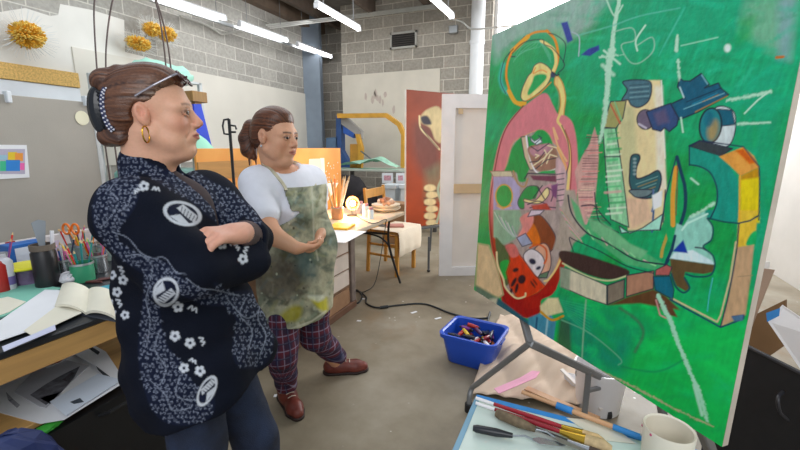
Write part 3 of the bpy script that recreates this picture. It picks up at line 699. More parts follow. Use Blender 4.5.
for i, (x, y, c, l) in enumerate([(58, 263, 'd8c8dc', 'pale lilac tube upright behind the black canister'), (14, 264, 'ad2f2c', 'red paint tube behind the white spray can'), (61, 272, 'c9b6cf', 'mauve squeezed tube right of the black canister')]):
    q = T(x, y); t = thing('paint_tube', l, 'paint tube', q)
    MB().lathe(q, [(0, 0), (.012, 0), (.012, .016), (.019, .025), (.02, .07)], 14).build('cap_end', mat('tube_'+c, c, .4), t, True)
    MB().slab([q+Vector((0, -.02, .07)), q+Vector((0, .02, .07)), q+Vector((0, .022, .135)), q+Vector((0, -.022, .135))], (.006, 0, 0)).build('tube_body', mat('tube_'+c, c, .4), t)
# dark scraps in front of the tins
for x, y, a in ((92, 283, .4), (100, 281, 1.0), (110, 279, .7)):
    q = T(x, y); t = MB().tube([q+Vector((-.05*math.cos(a), -.05*math.sin(a), .006)), q+Vector((.05*math.cos(a), .05*math.sin(a), .006))], .005, 8)
    tag(t.build('charcoal_stick', mat('dark_red_stick', '5e2f2c', .5)), {92: 'dark red crayon stick in front of the green-rimmed tin', 100: 'dark red crayon stick in front of the right metal tin', 110: 'dark red crayon stick nearest the older woman'}[x], 'crayon', 'crayon sticks')
# lower shelf drawings
SZ = .431
def sh(px, py, z=SZ): return WZ(px, py, z)
def drawing(pts, z, label, marks=(), m=None, name='drawing_sheet'):
    lo = [sh(x, y, z) for x, y in pts]; c = sum(lo, Vector())/len(lo); t = thing(name, label, 'drawing', c, 'loose drawings on the lower shelf')
    MB().slab(lo, (0, 0, .002)).build('sheet', m or pw, t)
    for mk, col in marks: MB().slab([sh(x, y, z+.0022) for x, y in mk], (0, 0, .0003)).build('drawn_mark', mat('mark_'+col, col, .8, .5, 30), t)
drawing([(-10, 392), (20, 372), (60, 356), (92, 352), (119, 372), (122, 384), (64, 420), (40, 424), (-10, 410)], SZ, 'broad white sheet at the bottom of the drawings on the lower shelf', [([(6, 392), (14, 400), (20, 405), (17, 408), (8, 400)], '9a9aa2')])
drawing([(14, 392), (34, 371), (64, 360), (90, 366), (78, 376), (46, 408), (40, 407)], SZ+.003, 'grey charcoal drawing of dark smudged figures on the lower shelf', [([(30, 395), (46, 384), (60, 376), (80, 366), (74, 378), (58, 396), (46, 405)], '63636b'), ([(40, 398), (52, 390), (60, 392), (50, 404)], '2f2f36'), ([(62, 380), (72, 372), (76, 374), (70, 382)], '4b3b40')], mat('sheet_grey', 'b9bac2', .7, .1))
drawing([(70, 352), (84, 340), (106, 352), (122, 376), (112, 380), (96, 366)], SZ+.006, 'white sheet with black strips at the right of the lower shelf', [([(86, 343), (100, 352), (98, 355), (85, 346)], '2b2d33'), ([(96, 366), (112, 378), (110, 382), (98, 370)], '2b2d33')])
drawing([(50, 402), (98, 374), (122, 380), (66, 416)], SZ+.009, 'bluish white sheet curling at the front of the lower shelf', [([(70, 402), (80, 398), (84, 402), (74, 404)], '3b4450')], mat('sheet_bluish', 'd3dcea', .7, .03))
drawing([(46, 368), (62, 356), (74, 350), (76, 354), (62, 362)], SZ+.009, 'small card with red lettering strip at the back of the lower shelf', [([(50, 366), (62, 359), (66, 357), (60, 362)], 'a33a34')])
# box, bag, floor level
bx_ = WZ(95, 425, .2); t = thing('black_portfolio_case', 'black flat case leaning under the work table beside the older woman', 'case', (bx_.x, bx_.y, 0))
o = MB().slab([(-1.66, .62, .002), (-1.66, 1.3, .002), (-1.66, 1.3, .40), (-1.66, .62, .40)], (-.3, 0, 0)); o.build('case_body', mat('black_case', '15161a', .45), t)
MB().tube([(-1.652, .85, .37), (-1.62, .87, .38), (-1.62, 1.0, .38), (-1.652, 1.02, .37)], .008, 8).build('handle', mat('black_case', '15161a', .45), t, True)
g0 = WX(6, 432, -1.5); t = MB().ball((g0.x, g0.y-.02, g0.z*.5), (.10, .17, g0.z*.5), 20); t.v = [v+Vector((random.uniform(-.012, .012), random.uniform(-.012, .012), 0)) for v in t.v]
tag(t.build('blue_bag', mat('navy_bag', '1c2c5e', .6, .2)), 'dark blue bundle of cloth on the floor at the bottom left', 'bag')
g0 = Vector((-1.69, .70, .40)); t = MB().ball(g0+Vector((0, 0, .012)), (.025, .05, .012), 16); t.v = [v+Vector((random.uniform(-.006, .006), random.uniform(-.006, .006), 0)) for v in t.v]
tag(t.build('green_cloth', mat('bright_green', '3fae3a', .6, .2)), 'small bright green crumpled rag on the black case', 'rag')
# ================================================================ THINGS BEHIND THE WOMEN
sl = WX(160, 66, -4.4)
m = MB()
t = thing('draped_bundle', 'mint green translucent cloth bundle behind the older woman\'s head', 'cloth', (sl.x, sl.y, sl.z-.15))
m.ball(sl, (.22, .36, .10), 20); m.ball(sl+Vector((.05, .1, -.05)), (.2, .26, .08), 16)
m.v = [v+Vector((0, 0, .02*math.sin(v.y*14)+.015*math.sin(v.y*41+v.x*30)-.06)) for v in m.v]; m.build('cloth', mat('mint_cloth', 'a5dcc8', .5, .1, 6), t, True)
# shelving that carries it
st_ = thing('storage_rack', 'white metal rack behind the grey board holding mint cloth', 'rack', (-4.4, sl.y, 0))
for y in (sl.y-.62, sl.y+.30):
    for x in (-4.15, -4.65): MB().box((x, y, (sl.z-.16)/2), (.04, .04, sl.z-.16)).build('post', mat('rack_white', 'c9cfd0', .5), st_)
for z in (.4, .95, 1.45, sl.z-.17): MB().box((-4.4, sl.y-.16, z), (.54, .92, .02)).build('shelf', mat('rack_white', 'c9cfd0', .5), st_)
for i, (y, z, c) in enumerate(((-.36, .96, '8fc7bb'), (0.07, 1.46, '9ed6c9'), (-.36, 1.46, '6f8f8c'), (.07, .96, '7aa39b'))):
    o = MB().box((-4.4, sl.y+y, z+.11), (.4, .4, .2), bev=.03)
    tag(o.build('storage_tub', mat('tub_'+c, c, .5, .1)), ['pale teal tub on the middle rack shelf, left', 'mint tub on the upper rack shelf, right', 'grey-green tub on the upper rack shelf, left', 'grey-teal tub on the middle rack shelf, right'][i], 'tub', 'tubs on the white rack')
# blue sheet + wood block at px 200,110
m = MB(); q = [WX(194, 104, -3.4), WX(201, 104, -3.4), WX(217, 166, -3.4), WX(205, 167, -3.4), WX(196, 150, -3.4)]
ql = q[2]; o = MB().slab(q, (-.04, 0, 0)); o.slab([q[3], q[2], (q[2].x, q[2].y, .0), (q[3].x, q[3].y-.1, 0)], (-.04, 0, 0))
tag(o.build('blue_banner', mat('ultramarine_fabric', '2046d2', .6, .15, 6)), 'bright ultramarine blue hanging cloth just right of the older woman\'s face', 'cloth')
a_, b_ = WX(190, 91, -3.5), WX(201.5, 103, -3.5)
o = MB().box((-3.5, (a_.y+b_.y)/2, (a_.z+b_.z)/2), (.12, b_.y-a_.y+.05, a_.z-b_.z), bev=.004); o.box((-3.5, (a_.y+b_.y)/2, b_.z/2), (.05, .08, b_.z))
tag(o.build('wood_block_post', mat('brown_wood', 'a07a45', .6, .15, 4, stretch=(8, 8, 1))), 'brown wooden post with a block top above the blue cloth', 'post')
# mint parasol-like lampshade below the nose
q = WX(196, 150, -3.0)
t = thing('floor_lamp', 'mint green cone-shaded lamp on a pale post near the older woman\'s chin', 'lamp', (q.x, q.y, 0))
k_ = (q-cam.location).length/FPX
MB().lathe((q.x, q.y, q.z), [(4*k_, 13*k_), (9*k_, 9*k_), (20*k_, -6*k_), (19*k_, -7*k_), (9*k_, 7*k_), (4*k_, 11*k_)], 24).build('lamp_shade', mat('mint_shade', '9bdcc0', .5, .05), t, True)
MB().tube([(q.x, q.y, .02), (q.x, q.y, q.z+12*k_)], .035, 12).build('pole', mat('pale_post', 'c9d4d4', .5), t, True)
MB().lathe((q.x, q.y, 0), [(0, .02), (.16, .02), (.17, 0), (0, 0)], 24).build('base', mat('pale_post', 'c9d4d4', .5), t, True)
# black stand with hooks
q = W(234.5, 190, 2.45); t = thing('clamp_stand', 'thin black metal stand with a hooked clamp top between the two women', 'stand', (q.x, q.y, 0)); top = W(234.5, 120, 2.45).z
bm_ = mat('black_metal', '1b1b1d', .45)
MB().tube([(q.x, q.y, .01), (q.x, q.y, top)], .009, 8).build('pole', bm_, t, True)
dr = v2w(Vector((1, 0, 0))); base = Vector((q.x, q.y, top))
MB().tube([base+Vector((0, 0, -.0)), base-dr*.03+Vector((0, 0, -.005)), base-dr*.04+Vector((0, 0, -.04)), base-dr*.035+Vector((0, 0, -.085)), base+Vector((0, 0, -.09))], .006, 8).build('hook', bm_, t, True)
MB().tube([base+Vector((0, 0, -.035)), base+dr*.035+Vector((0, 0, -.04)), base+dr*.04+Vector((0, 0, -.06))], .006, 8).tube([base+Vector((0, 0, -.075)), base+dr*.035+Vector((0, 0, -.075))], .006, 8).build('clamp_jaw', bm_, t, True)
for a in range(3):
    MB().tube([(q.x, q.y, .12), (q.x+.1*math.cos(a*2.1), q.y+.1*math.sin(a*2.1), .008)], .008, 8).build('leg', bm_, t, True)
# orange painted board behind the younger woman
XO = -2.42
ya, yb = WX(196, 170, XO).y, WX(340, 160, XO).y; zt = WX(338, 157, XO).z
t = thing('orange_board', 'large orange painted board with bare wood top strip behind the younger woman', 'painting', (XO, (ya+yb)/2, 0))
MB().box((XO, (ya+yb)/2, (zt+.3)/2+.1), (.02, yb-ya, zt-.3-.0), bev=.002).build('board', mat('orange_ply', 'e2963f', .6, .12, 3, col2='f0aa55'), t)
ym = WX(252, 165, XO+.02).y
MB().box((XO+.018, (ya+ym)/2, zt-.06), (.014, ym-ya, .13), bev=.002).build('wood_strip', mat('strip_wood', 'b98a4c', .6, .12, 4, stretch=(1, 1, 8)), t)
for s_ in (.15, .85):
    y = ya+(yb-ya)*s_; MB().box((XO-.05, y, .3), (.05, .05, .6)).build('leg', mat('strip_wood', 'b98a4c'), t)
def XQ(px, py, X): return WX(px, py, X)
MB().slab([XQ(309, 159, XO+.0115), XQ(321, 158.5, XO+.0115), XQ(321, 176, XO+.0115), XQ(308, 180, XO+.0115)], (.002, 0, 0)).build('pink_patch', mat('pale_pink_paint', 'f6d9c4', .5, .05), t)
MB().slab([XQ(320, 158, XO+.012), XQ(324, 158, XO+.012), XQ(323, 205, XO+.012), XQ(326, 205, XO+.012)][0:4], (.003, 0, 0)).build('white_stroke', mat('cream_paint', 'f9ead6', .5, .05), t)
m = MB()
for i in range(26):
    p = XQ(random.uniform(325, 338), random.uniform(160, 190), XO+.0125); m.ball(p, (.003, .008, .008), 6)
m.build('paint_spots', mat('cream_paint', 'f9ead6', .5, .05), t)
# ---------------------------------------------------------------- folding table with lamp
FX, FZ = -1.53, .765; fy0, fy1 = 2.0, 3.8; fx0 = -2.34
ft = thing('folding_table', 'folding table with a paint-stained pale top and curved black legs', 'table', ((FX+fx0)/2, (fy0+fy1)/2, 0))
MB().box(((FX+fx0)/2, (fy0+fy1)/2, FZ-.018), (FX-fx0, fy1-fy0, .036), bev=.006).build('tabletop', mat('stained_top', 'd8c9b4', .55, .1, 6, col2='c9b090'), ft)
def leg(y, fdir):
    m = MB(); xo, xi = FX-.07, fx0+.07
    for x, s_ in ((xo, 1), (xi, -1)):
        m.tube(curve([(x-s_*.02, y, FZ-.04), (x-s_*.045, y+.02*fdir, FZ-.2), (x-s_*.05, y+.05*fdir, .42), (x+s_*.0, y+.08*fdir, .2), (x+s_*.055, y+.1*fdir, .012)]), .0125, 8)
    m.tube([(xo-.045, y+.04*fdir, FZ-.22), (xi+.045, y+.04*fdir, FZ-.22)], .011, 8)
    mid = (xo+xi)/2; m.tube(curve([(xo-.05, y+.05*fdir, .42), (xo-.15, y+.05*fdir, .5), (mid, y+.05*fdir, .53), (xi+.15, y+.05*fdir, .5), (xi+.05, y+.05*fdir, .42)]), .01, 8)
    m.build('leg', bm_, ft, True)
leg(3.62, 1)
MB().tube([(-1.94, 3.62, FZ-.22), (-1.94, 3.2, FZ-.05)], .01, 8).build('brace', bm_, ft, True)
# drawer cabinet below
cb = thing('wooden_cabinet', 'scuffed brown wooden cabinet with three white drawer panels under the folding table', 'cabinet', (-1.95, 2.55, 0))
cw = mat('scuffed_brown', '8a6a50', .7, .3, 7); cw2 = mat('scuffed_tan', 'a07a5a', .7, .2, 7)
MB().box((-1.97, 2.5, .364), (.5, 1.04, .724), bev=.006).build('carcass', cw, cb)
MB().box((-1.712, 3.0, .35), (.03, .07, .7), bev=.004).build('corner_post', mat('grey_wood', '7d7068', .8, .3, 9), cb)
for i in range(3):
    z = .60-i*.15; MB().box((-1.713, 2.70, z), (.018, .46, .135), bev=.003).build('drawer_panel', mat('drawer_white', 'dccfc4', .6, .06), cb)
MB().box((-1.713, 2.70, .115), (.018, .46, .17), bev=.003).build('base_panel', cw2, cb)
MB().box((-1.713, 2.22, .36), (.018, .4, .62), bev=.003).build('side_panel', cw2, cb)
MB().box((-1.7, 2.5, .03), (.03, 1.05, .06), bev=.004).build('plinth', mat('plinth_brown', '6b4a36', .7, .2), cb)
# brush jar, lamp, plate, paper, bowl on the folding table
def F(px, py): return WZ(px, py, FZ)
jar(337.5, 219, .055, .115, mat('peach_tin', 'd89c6c', .5, .15, 20), 'paint-smeared tin bristling with brushes on the folding table', name='brush_jar', n=22, cols=('f2d7a0', 'd99c4c', 'e86f2a', 'f4ead2', 'c98f58'), hh=.26, cat='brushes', z=FZ)
q = F(352, 216); t = dl_ = thing('desk_lamp', 'small clamp lamp with a glowing warm bulb on the folding table', 'lamp', q)
MB().lathe(q, [(0, 0), (.05, 0), (.05, .012), (.012, .02), (0, .02)], 20).build('base', bm_, t, True)
MB().tube(curve([q+Vector((0, 0, .01)), q+Vector((-.02, .03, .08)), q+Vector((-.01, .05, .15))]), .006, 8).build('arm', bm_, t, True)
ax = (v2w(Vector((-.3, -1.0, .15)))).normalized()
MB().lathe(q+Vector((0, .03, .12))-ax*.05, [(.014, -.06), (.03, -.04), (.048, .02), (.07, .07), (.067, .07), (.044, .02), (.012, -.04)], 20, ax=ax).build('lamp_shade', mat('brass_shade', 'c98a58', .35, .1), t, True)
lp = q+Vector((0, .03, .12))+ax*.01
MB().ball(lp, .028, 12).build('bulb', mat('warm_bulb', 'ffd9a0', .3, 0, emit=30), t, True)
L = bpy.data.lights.new('desk_lamp_glow', 'POINT'); L.energy = 16; L.color = (1, .62, .28); L.shadow_soft_size = .05
lo = bpy.data.objects.new('desk_lamp_glow', L); C.objects.link(lo); lo.location = lp+ax*.09
q = F(341, 228); o = MB().box((q.x, q.y, FZ+.012), (.18, .22, .022), .2, bev=.004)
tag(o.build('yellow_pad', mat('yellow_paper', 'f2b41f', .6, .08)), 'bright yellow paper pad lying in front of the brush tin', 'paper pad')
q = F(338, 236); o = MB().box((q.x, q.y, FZ+.003), (.3, .4, .004), .1)
tag(o.build('paper_sheet', pw), 'white sheet under the yellow pad on the folding table', 'paper')
pts = [(360, 213, .04, .09, 'e8e0e2', 'white'), (366, 217, .032, .10, 'c4d8df', 'pale blue'), (371, 219, .026, .08, 'dce6ea', 'clear')]
for x, y, r, h, c, l in pts:
    q = F(x, y); t = thing('solvent_jar', l+' small jar right of the glowing lamp', 'jar', q, 'small jars by the lamp')
    MB().lathe(q, [(0, 0), (r, 0), (r, h), (r*.7, h+.01), (0, h+.01)], 18).build('jar_body', mat('jar_'+c, c, .3), t, True)
    MB().lathe(q, [(r*.75, h+.008), (r*.75, h+.03), (0, h+.03)], 18).build('cap', mat('jar_cap_pink', 'c98f96', .4), t, True)
q = F(386, 211); pl = thing('ceramic_dish', 'cream stacked dish piled with rolled rags at the far end of the folding table', 'dish', q)
MB().lathe(q, [(0, .0), (.1, 0), (.15, .03), (.155, .045), (.15, .045), (.1, .012), (0, .01)], 28).build('lower_dish', mat('cream_ceramic', 'e3d3bc', .4, .05), pl, True)
MB().lathe(q+Vector((0, 0, .03)), [(0, .0), (.1, 0), (.145, .03), (.15, .045), (.145, .045), (.1, .012), (0, .01)], 28).build('upper_dish', mat('cream_ceramic', 'e3d3bc', .4, .05), pl, True)
for i in range(7):
    a = i*.9; c = q+Vector((.06*math.cos(a), .06*math.sin(a), .085+.012*(i % 3)))
    d = Vector((math.cos(a+1.2), math.sin(a+1.2), .1))*.05
    o = MB().tube(curve([c-d, c+Vector((0, 0, .012)), c+d]), [.018, .024, .026, .024, .022, .02, .02, .022, .024, .022, .018, .014, .012], 10)
    tag(o.build('rolled_rag', mat('rag_%d' % (i % 3), ('d8a98a', 'ead2b8', 'b98264')[i % 3], .8, .25, 30), smooth=True), ['rolled peach rag at the %s of the heap in the stacked dish', 'cream rolled rag at the %s of the heap in the stacked dish', 'brown rolled rag at the %s of the heap in the stacked dish'][i%3] % ['right', 'back right', 'back', 'back left', 'left', 'front left', 'front'][i], 'rag', 'rolled rags in the dish')
q0 = F(352, 205); 
o = MB().sheet((XO+.05, 3.1, FZ+.001), (.0, .5, 0), (.16, 0, .3), 8, 8, lambda a, b: .02*math.sin(a*5+b*3), .004)
tag(o.build('white_cloth', mat('white_rag', 'e4e4ea', .7, .04), smooth=True), 'white cloth bunched upright behind the lamp on the folding table', 'cloth')
# chair beyond table
def chair():
    c = WZ(393, 275, 0); cz = .47; t = thing('wooden_chair', 'light wooden chair with a pale cloth over its seat beyond the folding table', 'chair', (c.x, c.y, 0), rz=0)
    m_ = mat('honey_wood', 'c88f3e', .5, .12, 4, stretch=(6, 6, 1))
    P = {'fl': WZ(397, 277, 0), 'fr': WZ(413.5, 267.5, 0), 'bl': WZ(368, 271, 0), 'br': WZ(385.5, 261, 0)}
    for k in ('fl', 'fr'): MB().beam(P[k], P[k]+Vector((0, 0, cz)), .042, .042, bev=.005).build('leg', m_, t)
    bd_ = (P['bl']-P['fl']).normalized()*.05
    for k in ('bl', 'br'):
        mid = P[k]+Vector((0, 0, cz))-bd_*.5
        MB().beam(P[k], mid, .04, .036, bev=.005).beam(mid, P[k]+Vector((0, 0, .97))+bd_*.6, .04, .03, bev=.005).build('leg', m_, t)
    up = Vector((0, 0, cz+.01))
    MB().slab([P['fl']+up, P['fr']+up, P['br']+up-bd_*.5, P['bl']+up-bd_*.5], (0, 0, .03)).build('seat', m_, t)
    for z, h in ((.90, .1), (.72, .05)):
        a, b = P['bl']+Vector((0, 0, z))+bd_*.4, P['br']+Vector((0, 0, z))+bd_*.4
        MB().beam(a, b, .022, h, bev=.004).build('back_rail', m_, t)
    for a, b, z in (('fl', 'bl', .22), ('fr', 'br', .22), ('fl', 'fr', .3), ('fl', 'bl', .34), ('fr', 'br', .34)):
        MB().beam(P[a]+Vector((0, 0, z)), P[b]+Vector((0, 0, z)), .02, .025, bev=.003).build('stretcher', m_, t)
    fl, fr = P['fl']+Vector((0, 0, cz+.044)), P['fr']+Vector((0, 0, cz+.044)); bd2 = (P['bl']-P['fl'])*.8
    out = ((P['fl']-P['bl']).normalized())*.035; sx = (fr-fl)
    m = MB(); o_ = fl+out-sx*.1
    pts = []
    prof = [(bd2-out, 0), (bd2*.5, .004), (Vector((0, 0, 0)), 0), (out*.4, -.03), (out*.55, -.12), (out*.6, -.2), (out*.5, -.27)]
    n = 10; vs = []
    for i in range(n+1):
        for (v, dz) in prof:
            vs.append(o_+v+sx*(1.35*i/n)+Vector((0, 0, dz+(0 if dz > -.05 else 0)))+out*(.25*math.sin(i*1.7)*(-dz/.27)))
    k = len(prof); fs = [(i*k+j, (i+1)*k+j, (i+1)*k+j+1, i*k+j+1) for i in range(n) for j in range(k-1)]
    vs2 = [v+Vector((0, 0, .004))+out*.1 for v in vs]; N = len(vs)
    m.add(vs+vs2, [f[::-1] for f in fs]+[tuple(N+q for q in f) for f in fs]+[(i*k, N+i*k, N+(i+1)*k, (i+1)*k) for i in range(n)]+[(i*k+k-1, (i+1)*k+k-1, N+(i+1)*k+k-1, N+i*k+k-1) for i in range(n)])
    o = m.build('draped_cloth', mat('linen', 'e6d8c2', .85, .05), smooth=True); tag(o, 'pale linen cloth draped over the seat and front of the wooden chair', 'cloth')
    q = (fl+fr)/2+bd2*.45+Vector((0, 0, .008)); b = MB().box(q+Vector((0, 0, .012)), (.2, .14, .024), .5, bev=.003)
    tag(b.build('pink_book', mat('dusty_pink', 'c08478', .6)), 'dusty pink book lying on the cloth-covered chair', 'book')
    g = MB(); 
    for i in range(4): g.tube([q+Vector((-.18+.0*i, -.04+.03*i, .0)), q+Vector((-.18, -.04+.03*i, .09))], .0025, 5)
    for i in range(4): g.tube([q+Vector((-.18, -.04, .0+.03*i)), q+Vector((-.18, .05, .0+.03*i))], .0025, 5)
    g.box(q+Vector((-.15, 0, .003)), (.07, .11, .006))
    tag(g.build('wire_basket', mat('dark_wire', '55565a', .4)), 'small dark wire basket on the left of the chair seat', 'basket')
chair()
# ---------------------------------------------------------------- cable on floor
cabm = mat('black_cable', '1d2226', .5)
o = MB().tube(curve([WZ(x, y, .008) for x, y in [(350, 291), (357, 290), (362, 296), (358, 303), (350, 301), (349, 293), (358, 291), (366, 297), (366, 303), (374, 307), (382, 307.5)]]), .008, 8)
o.tube(curve([WZ(x, y, .008) for x, y in [(382, 307.5), (400, 305), (425, 304), (450, 313), (470, 318), (486, 318), (490, 315)]]), .008, 8)
o.tube([WZ(380, 307.5, .014), WZ(388, 306.5, .014)], .014, 8)
tag(o.build('extension_cable', cabm, smooth=True), 'black extension cable looping across the concrete from the table to the blue bin', 'cable')
o = MB().tube(curve([F(352, 216)+Vector((0, .04, .008)), F(372, 224)+Vector((0, 0, .006)), Vector((FX+.01, 3.3, FZ+.004)), Vector((FX+.012, 3.3, FZ-.04)), WZ(384, 236, .45)*1.0, WZ(376, 280, .05), WZ(366, 291, .008), WZ(358, 292, .008)]), .004, 6)
o.build('cord', cabm, dl_, True)
for i, (x, y, a, l) in enumerate([(359, 321, .2, 'left of the lit patch of floor'), (414, 312.5, 1.0, 'just below the cable'), (438, 318.5, .9, 'between cable and blue bin'), (363, 299, .3, 'inside the cable loop'), (277, 396, .4, 'beside the younger woman\'s near shoe')]):
    q = WZ(x, y, 0); o = MB().box((q.x, q.y, .002), (.06 if i in (1, 2) else .035, .022, .003), a)
    tag(o.build('paper_scrap', pw), 'small white paper scrap on the floor '+l, 'scrap', 'floor scraps')
# ---------------------------------------------------------------- red painting on easel and white canvas
def slabpic(name, TL, TR, BL, BR, th, away): pass
rz0 = .45
RL = WZ(406, 228, rz0); RR = RL+v2w(Vector((.62, .38, 0)))
zt_ = 1.42 + (W(404, 91, 4.7).z-1.42)*1.0
away = v2w(Vector((-.38, .62, 0))).normalized(); dirr = (RR-RL).normalized()
rp = thing('red_painting', 'tall rust-red painting with a pale beaked head standing on an easel', 'painting', RL)
hgt = W(404.5, 91, (RL-cam.location).length*.97).z-rz0
hgt = 1.62
BLr = RL; Wd = (RR-RL).length
MB().slab([BLr, BLr+dirr*Wd, BLr+dirr*Wd+Vector((0, 0, hgt)), BLr+Vector((0, 0, hgt))], away*.035).build('stretcher_edge', mat('canvas_edge_white', 'e9e4dd', .7), rp)
nx_, nz_ = 110, 230; s_ = np.linspace(0, 1, nx_); t_ = np.linspace(0, 1, nz_); S_, T_ = np.meshgrid(s_, t_, indexing='ij')
o_ = np.array(BLr-away*.001); vv = o_[None]+S_.ravel()[:, None]*np.array(dirr)*Wd+T_.ravel()[:, None]*np.array([0, 0, hgt])
def w2v_np(P): return np.stack([P[:, 0]*cy+P[:, 1]*sy, -P[:, 0]*sy+P[:, 1]*cy, P[:, 2]], 1)
def quad_idx(a, b): i, j = np.meshgrid(np.arange(a-1), np.arange(b-1), indexing='ij'); k = (i*b+j).ravel(); return np.stack([k, k+b, k+b+1, k+1], 1)
px_, py_ = proj_view(w2v_np(vv)); P_ = Painter(px_, py_)
n1 = fbm(px_*.06, py_*.05, 4)[:, None]; g1 = np.clip((py_-90)/130, 0, 1)[:, None]
P_.c = np.array(lin('8f4a38'))*(1-g1)+np.array(lin('b04414'))*g1; P_.c *= (.7+.6*n1)
k = 562/150; c6 = lambda *a: [(310+x/k, 80+y/k) for x, y in a]
P_.fill(c6((380, 180), (420, 150), (480, 200), (490, 330), (470, 370), (430, 360), (390, 300)), '6c4742', True, 6, .8)
P_.fill(c6((440, 110), (480, 100), (500, 140), (495, 230), (470, 225), (450, 180), (415, 160), (415, 135)), 'cdbb8c', True, 1)
P_.fill(c6((415, 140), (440, 135), (455, 165), (425, 165)), '3a3640', True, 1)
P_.stroke(c6((410, 135), (415, 180), (450, 220), (485, 260)), 1.6, 'e6d6a4', True); P_.stroke(c6((415, 175), (445, 215), (480, 255)), .8, '33282a', True)
P_.fill(c6((430, 340), (500, 300), (500, 450), (430, 450)), '7e8a6a', False, 4, .5)
for i in range(6):
    yy = 188+i*7; P_.ell(430+(i % 2)*2, yy, 6, 3.6, 'e6cf9c'); P_.stroke([(424, yy+3), (430, yy+4.4), (437, yy+2.5)], .9, '40322c')
P_.stroke([(441, 180), (438, 190), (441, 205), (437, 222)], 2.5, 'a9b59a', True)
paintm = vmat('oil_paint_layer', .5, .25, 120)
tmp = thing('x', '', '', (0, 0, 0)); bpy.data.objects.remove(tmp)
def world_mesh(name, v, f, m, parent, cols):
    parent['view_base'] = tuple(parent.location); o = np_mesh(name, v, f, m, parent, cols, smooth=False); del parent['view_base']; return o
world_mesh('painted_face', vv, quad_idx(nx_, nz_), paintm, rp, P_.c)
ez = thing('metal_easel', 'slim grey metal easel holding the rust-red painting', 'easel', WZ(428.5, 272, 0))
eb = WZ(428.5, 272, 0)+Vector((0, 0, .005)); em = mat('easel_grey', '5f6266', .4, metal=.4)
etop = WZ(431, 224, rz0-.02); 
MB().tube([eb, Vector((eb.x, eb.y, 0))+Vector((0, 0, rz0-.03)), ], .014, 8).build('leg', em, ez, True)
MB().ball(eb+Vector((0, 0, .012)), (.022, .022, .016), 10).build('rubber_foot', bm_, ez, True)
l2 = RL+dirr*.62+away*.35; MB().tube([Vector((l2.x, l2.y, .0)), RL+dirr*.5+away*.05+Vector((0, 0, 1.5))], .014, 8).build('leg', em, ez, True)
l3 = RL+dirr*.05+away*.3; MB().tube([Vector((l3.x, l3.y, .0)), RL+dirr*.4+away*.05+Vector((0, 0, 1.5))], .014, 8).build('leg', em, ez, True)
MB().beam(RL+dirr*.02-away*.03+Vector((0, 0, -.018)), RL+dirr*(Wd-.02)-away*.03+Vector((0, 0, -.018)), .05, .024, bev=.003).build('ledge', em, ez)
# white canvas seen from the back, standing on the floor
A0 = WZ(439, 276, 0); dW = v2w(Vector((1, .05, 0))).normalized(); zc_h = 1.96; Wc = .92; aw = Vector((-dW.y, dW.x, 0))
wc = thing('blank_canvas_back', 'large white canvas standing on the floor with its stretcher bars facing out', 'canvas', A0+dW*Wc/2)
cm = mat('primed_white', 'f0eef0', .7, .04, 5); bw = mat('white_washed_wood', 'ebe8e8', .6, .06, 5); 
MB().slab([A0+aw*.04, A0+dW*Wc+aw*.04, A0+dW*Wc+aw*.04+Vector((0, 0, zc_h)), A0+aw*.04+Vector((0, 0, zc_h))], aw*.006).build('canvas', mat('canvas_back', 'e9e0d8', .8, .04, 4), wc)
for nm, (a, b, wdt) in {'l': ((.0, 0), (.0, zc_h), 0), 'r': ((Wc-.14, 0), (Wc-.14, zc_h), 0)}.items():
    p = A0+dW*a[0]; MB().slab([p, p+dW*.14, p+dW*.14+Vector((0, 0, zc_h)), p+Vector((0, 0, zc_h))], aw*.04).build('stretcher_bar', bw, wc)
for z, h, mm, x0 in ((zc_h-.14, .14, bw, .14), (0.0, .1, bw, .14)):
    p = A0+dW*x0+Vector((0, 0, z)); ww = Wc-.28
    MB().slab([p, p+dW*ww, p+dW*ww+Vector((0, 0, h)), p+Vector((0, 0, h))], aw*.038).build('stretcher_bar', mm, wc)
p = A0+dW*.14+Vector((0, 0, .93)); ww = Wc-.28
MB().slab([p, p+dW*ww, p+dW*ww+Vector((0, 0, .1)), p+Vector((0, 0, .1))], aw*.03).build('cross_bar', mat('bare_pine', 'cdb28c', .6, .1, 4), wc)
p = A0+dW*.17+Vector((0, 0, zc_h-.2)); MB().slab([p, p+dW*.05, p+dW*.05+Vector((0, 0, .05)), p+Vector((0, 0, .06))], -aw*.003+aw*.04*0).build('corner_wedge', mat('bare_pine', 'cdb28c'), wc)
# ---------------------------------------------------------------- far workbench: yellow arch, blue thing, mint cloth
WBz = 1.04; wy = YC-1.1
bl_, br_ = WY(334, 170, wy), WY(412, 170, wy)
wb = thing('far_workbench', 'long pale bench against the back wall carrying the arch and mint cloth', 'workbench', ((bl_.x+br_.x)/2, wy+.3, 0))
MB().box(((bl_.x+br_.x)/2+.2, wy+.35, WBz-.02), (br_.x-bl_.x+.5, .7, .04), bev=.004).build('benchtop', mat('bench_pale', 'b7beb2', .5, .06), wb)
for x in (bl_.x+.02, br_.x+.4):
    for y in (wy+.06, wy+.64): MB().box((x, y, (WBz-.04)/2), (.06, .06, WBz-.04)).build('leg', mat('bench_leg', '4d4a48', .6), wb)
MB().box(((bl_.x+br_.x)/2+.2, wy+.4, .5), (br_.x-bl_.x+.4, .55, .03)).build('lower_shelf', mat('bench_leg', '4d4a48', .6), wb)
ym_ = mat('yellow_steel', 'cf9a35', .5, .15, 8); yy = wy+.3
def Y_(px, py): return WY(px, py, yy)
ar = thing('wooden_arch_frame', 'yellow-ochre bent wooden arch frame standing on the far bench', 'frame', Vector((Y_(370, 168).x, yy, WBz)))
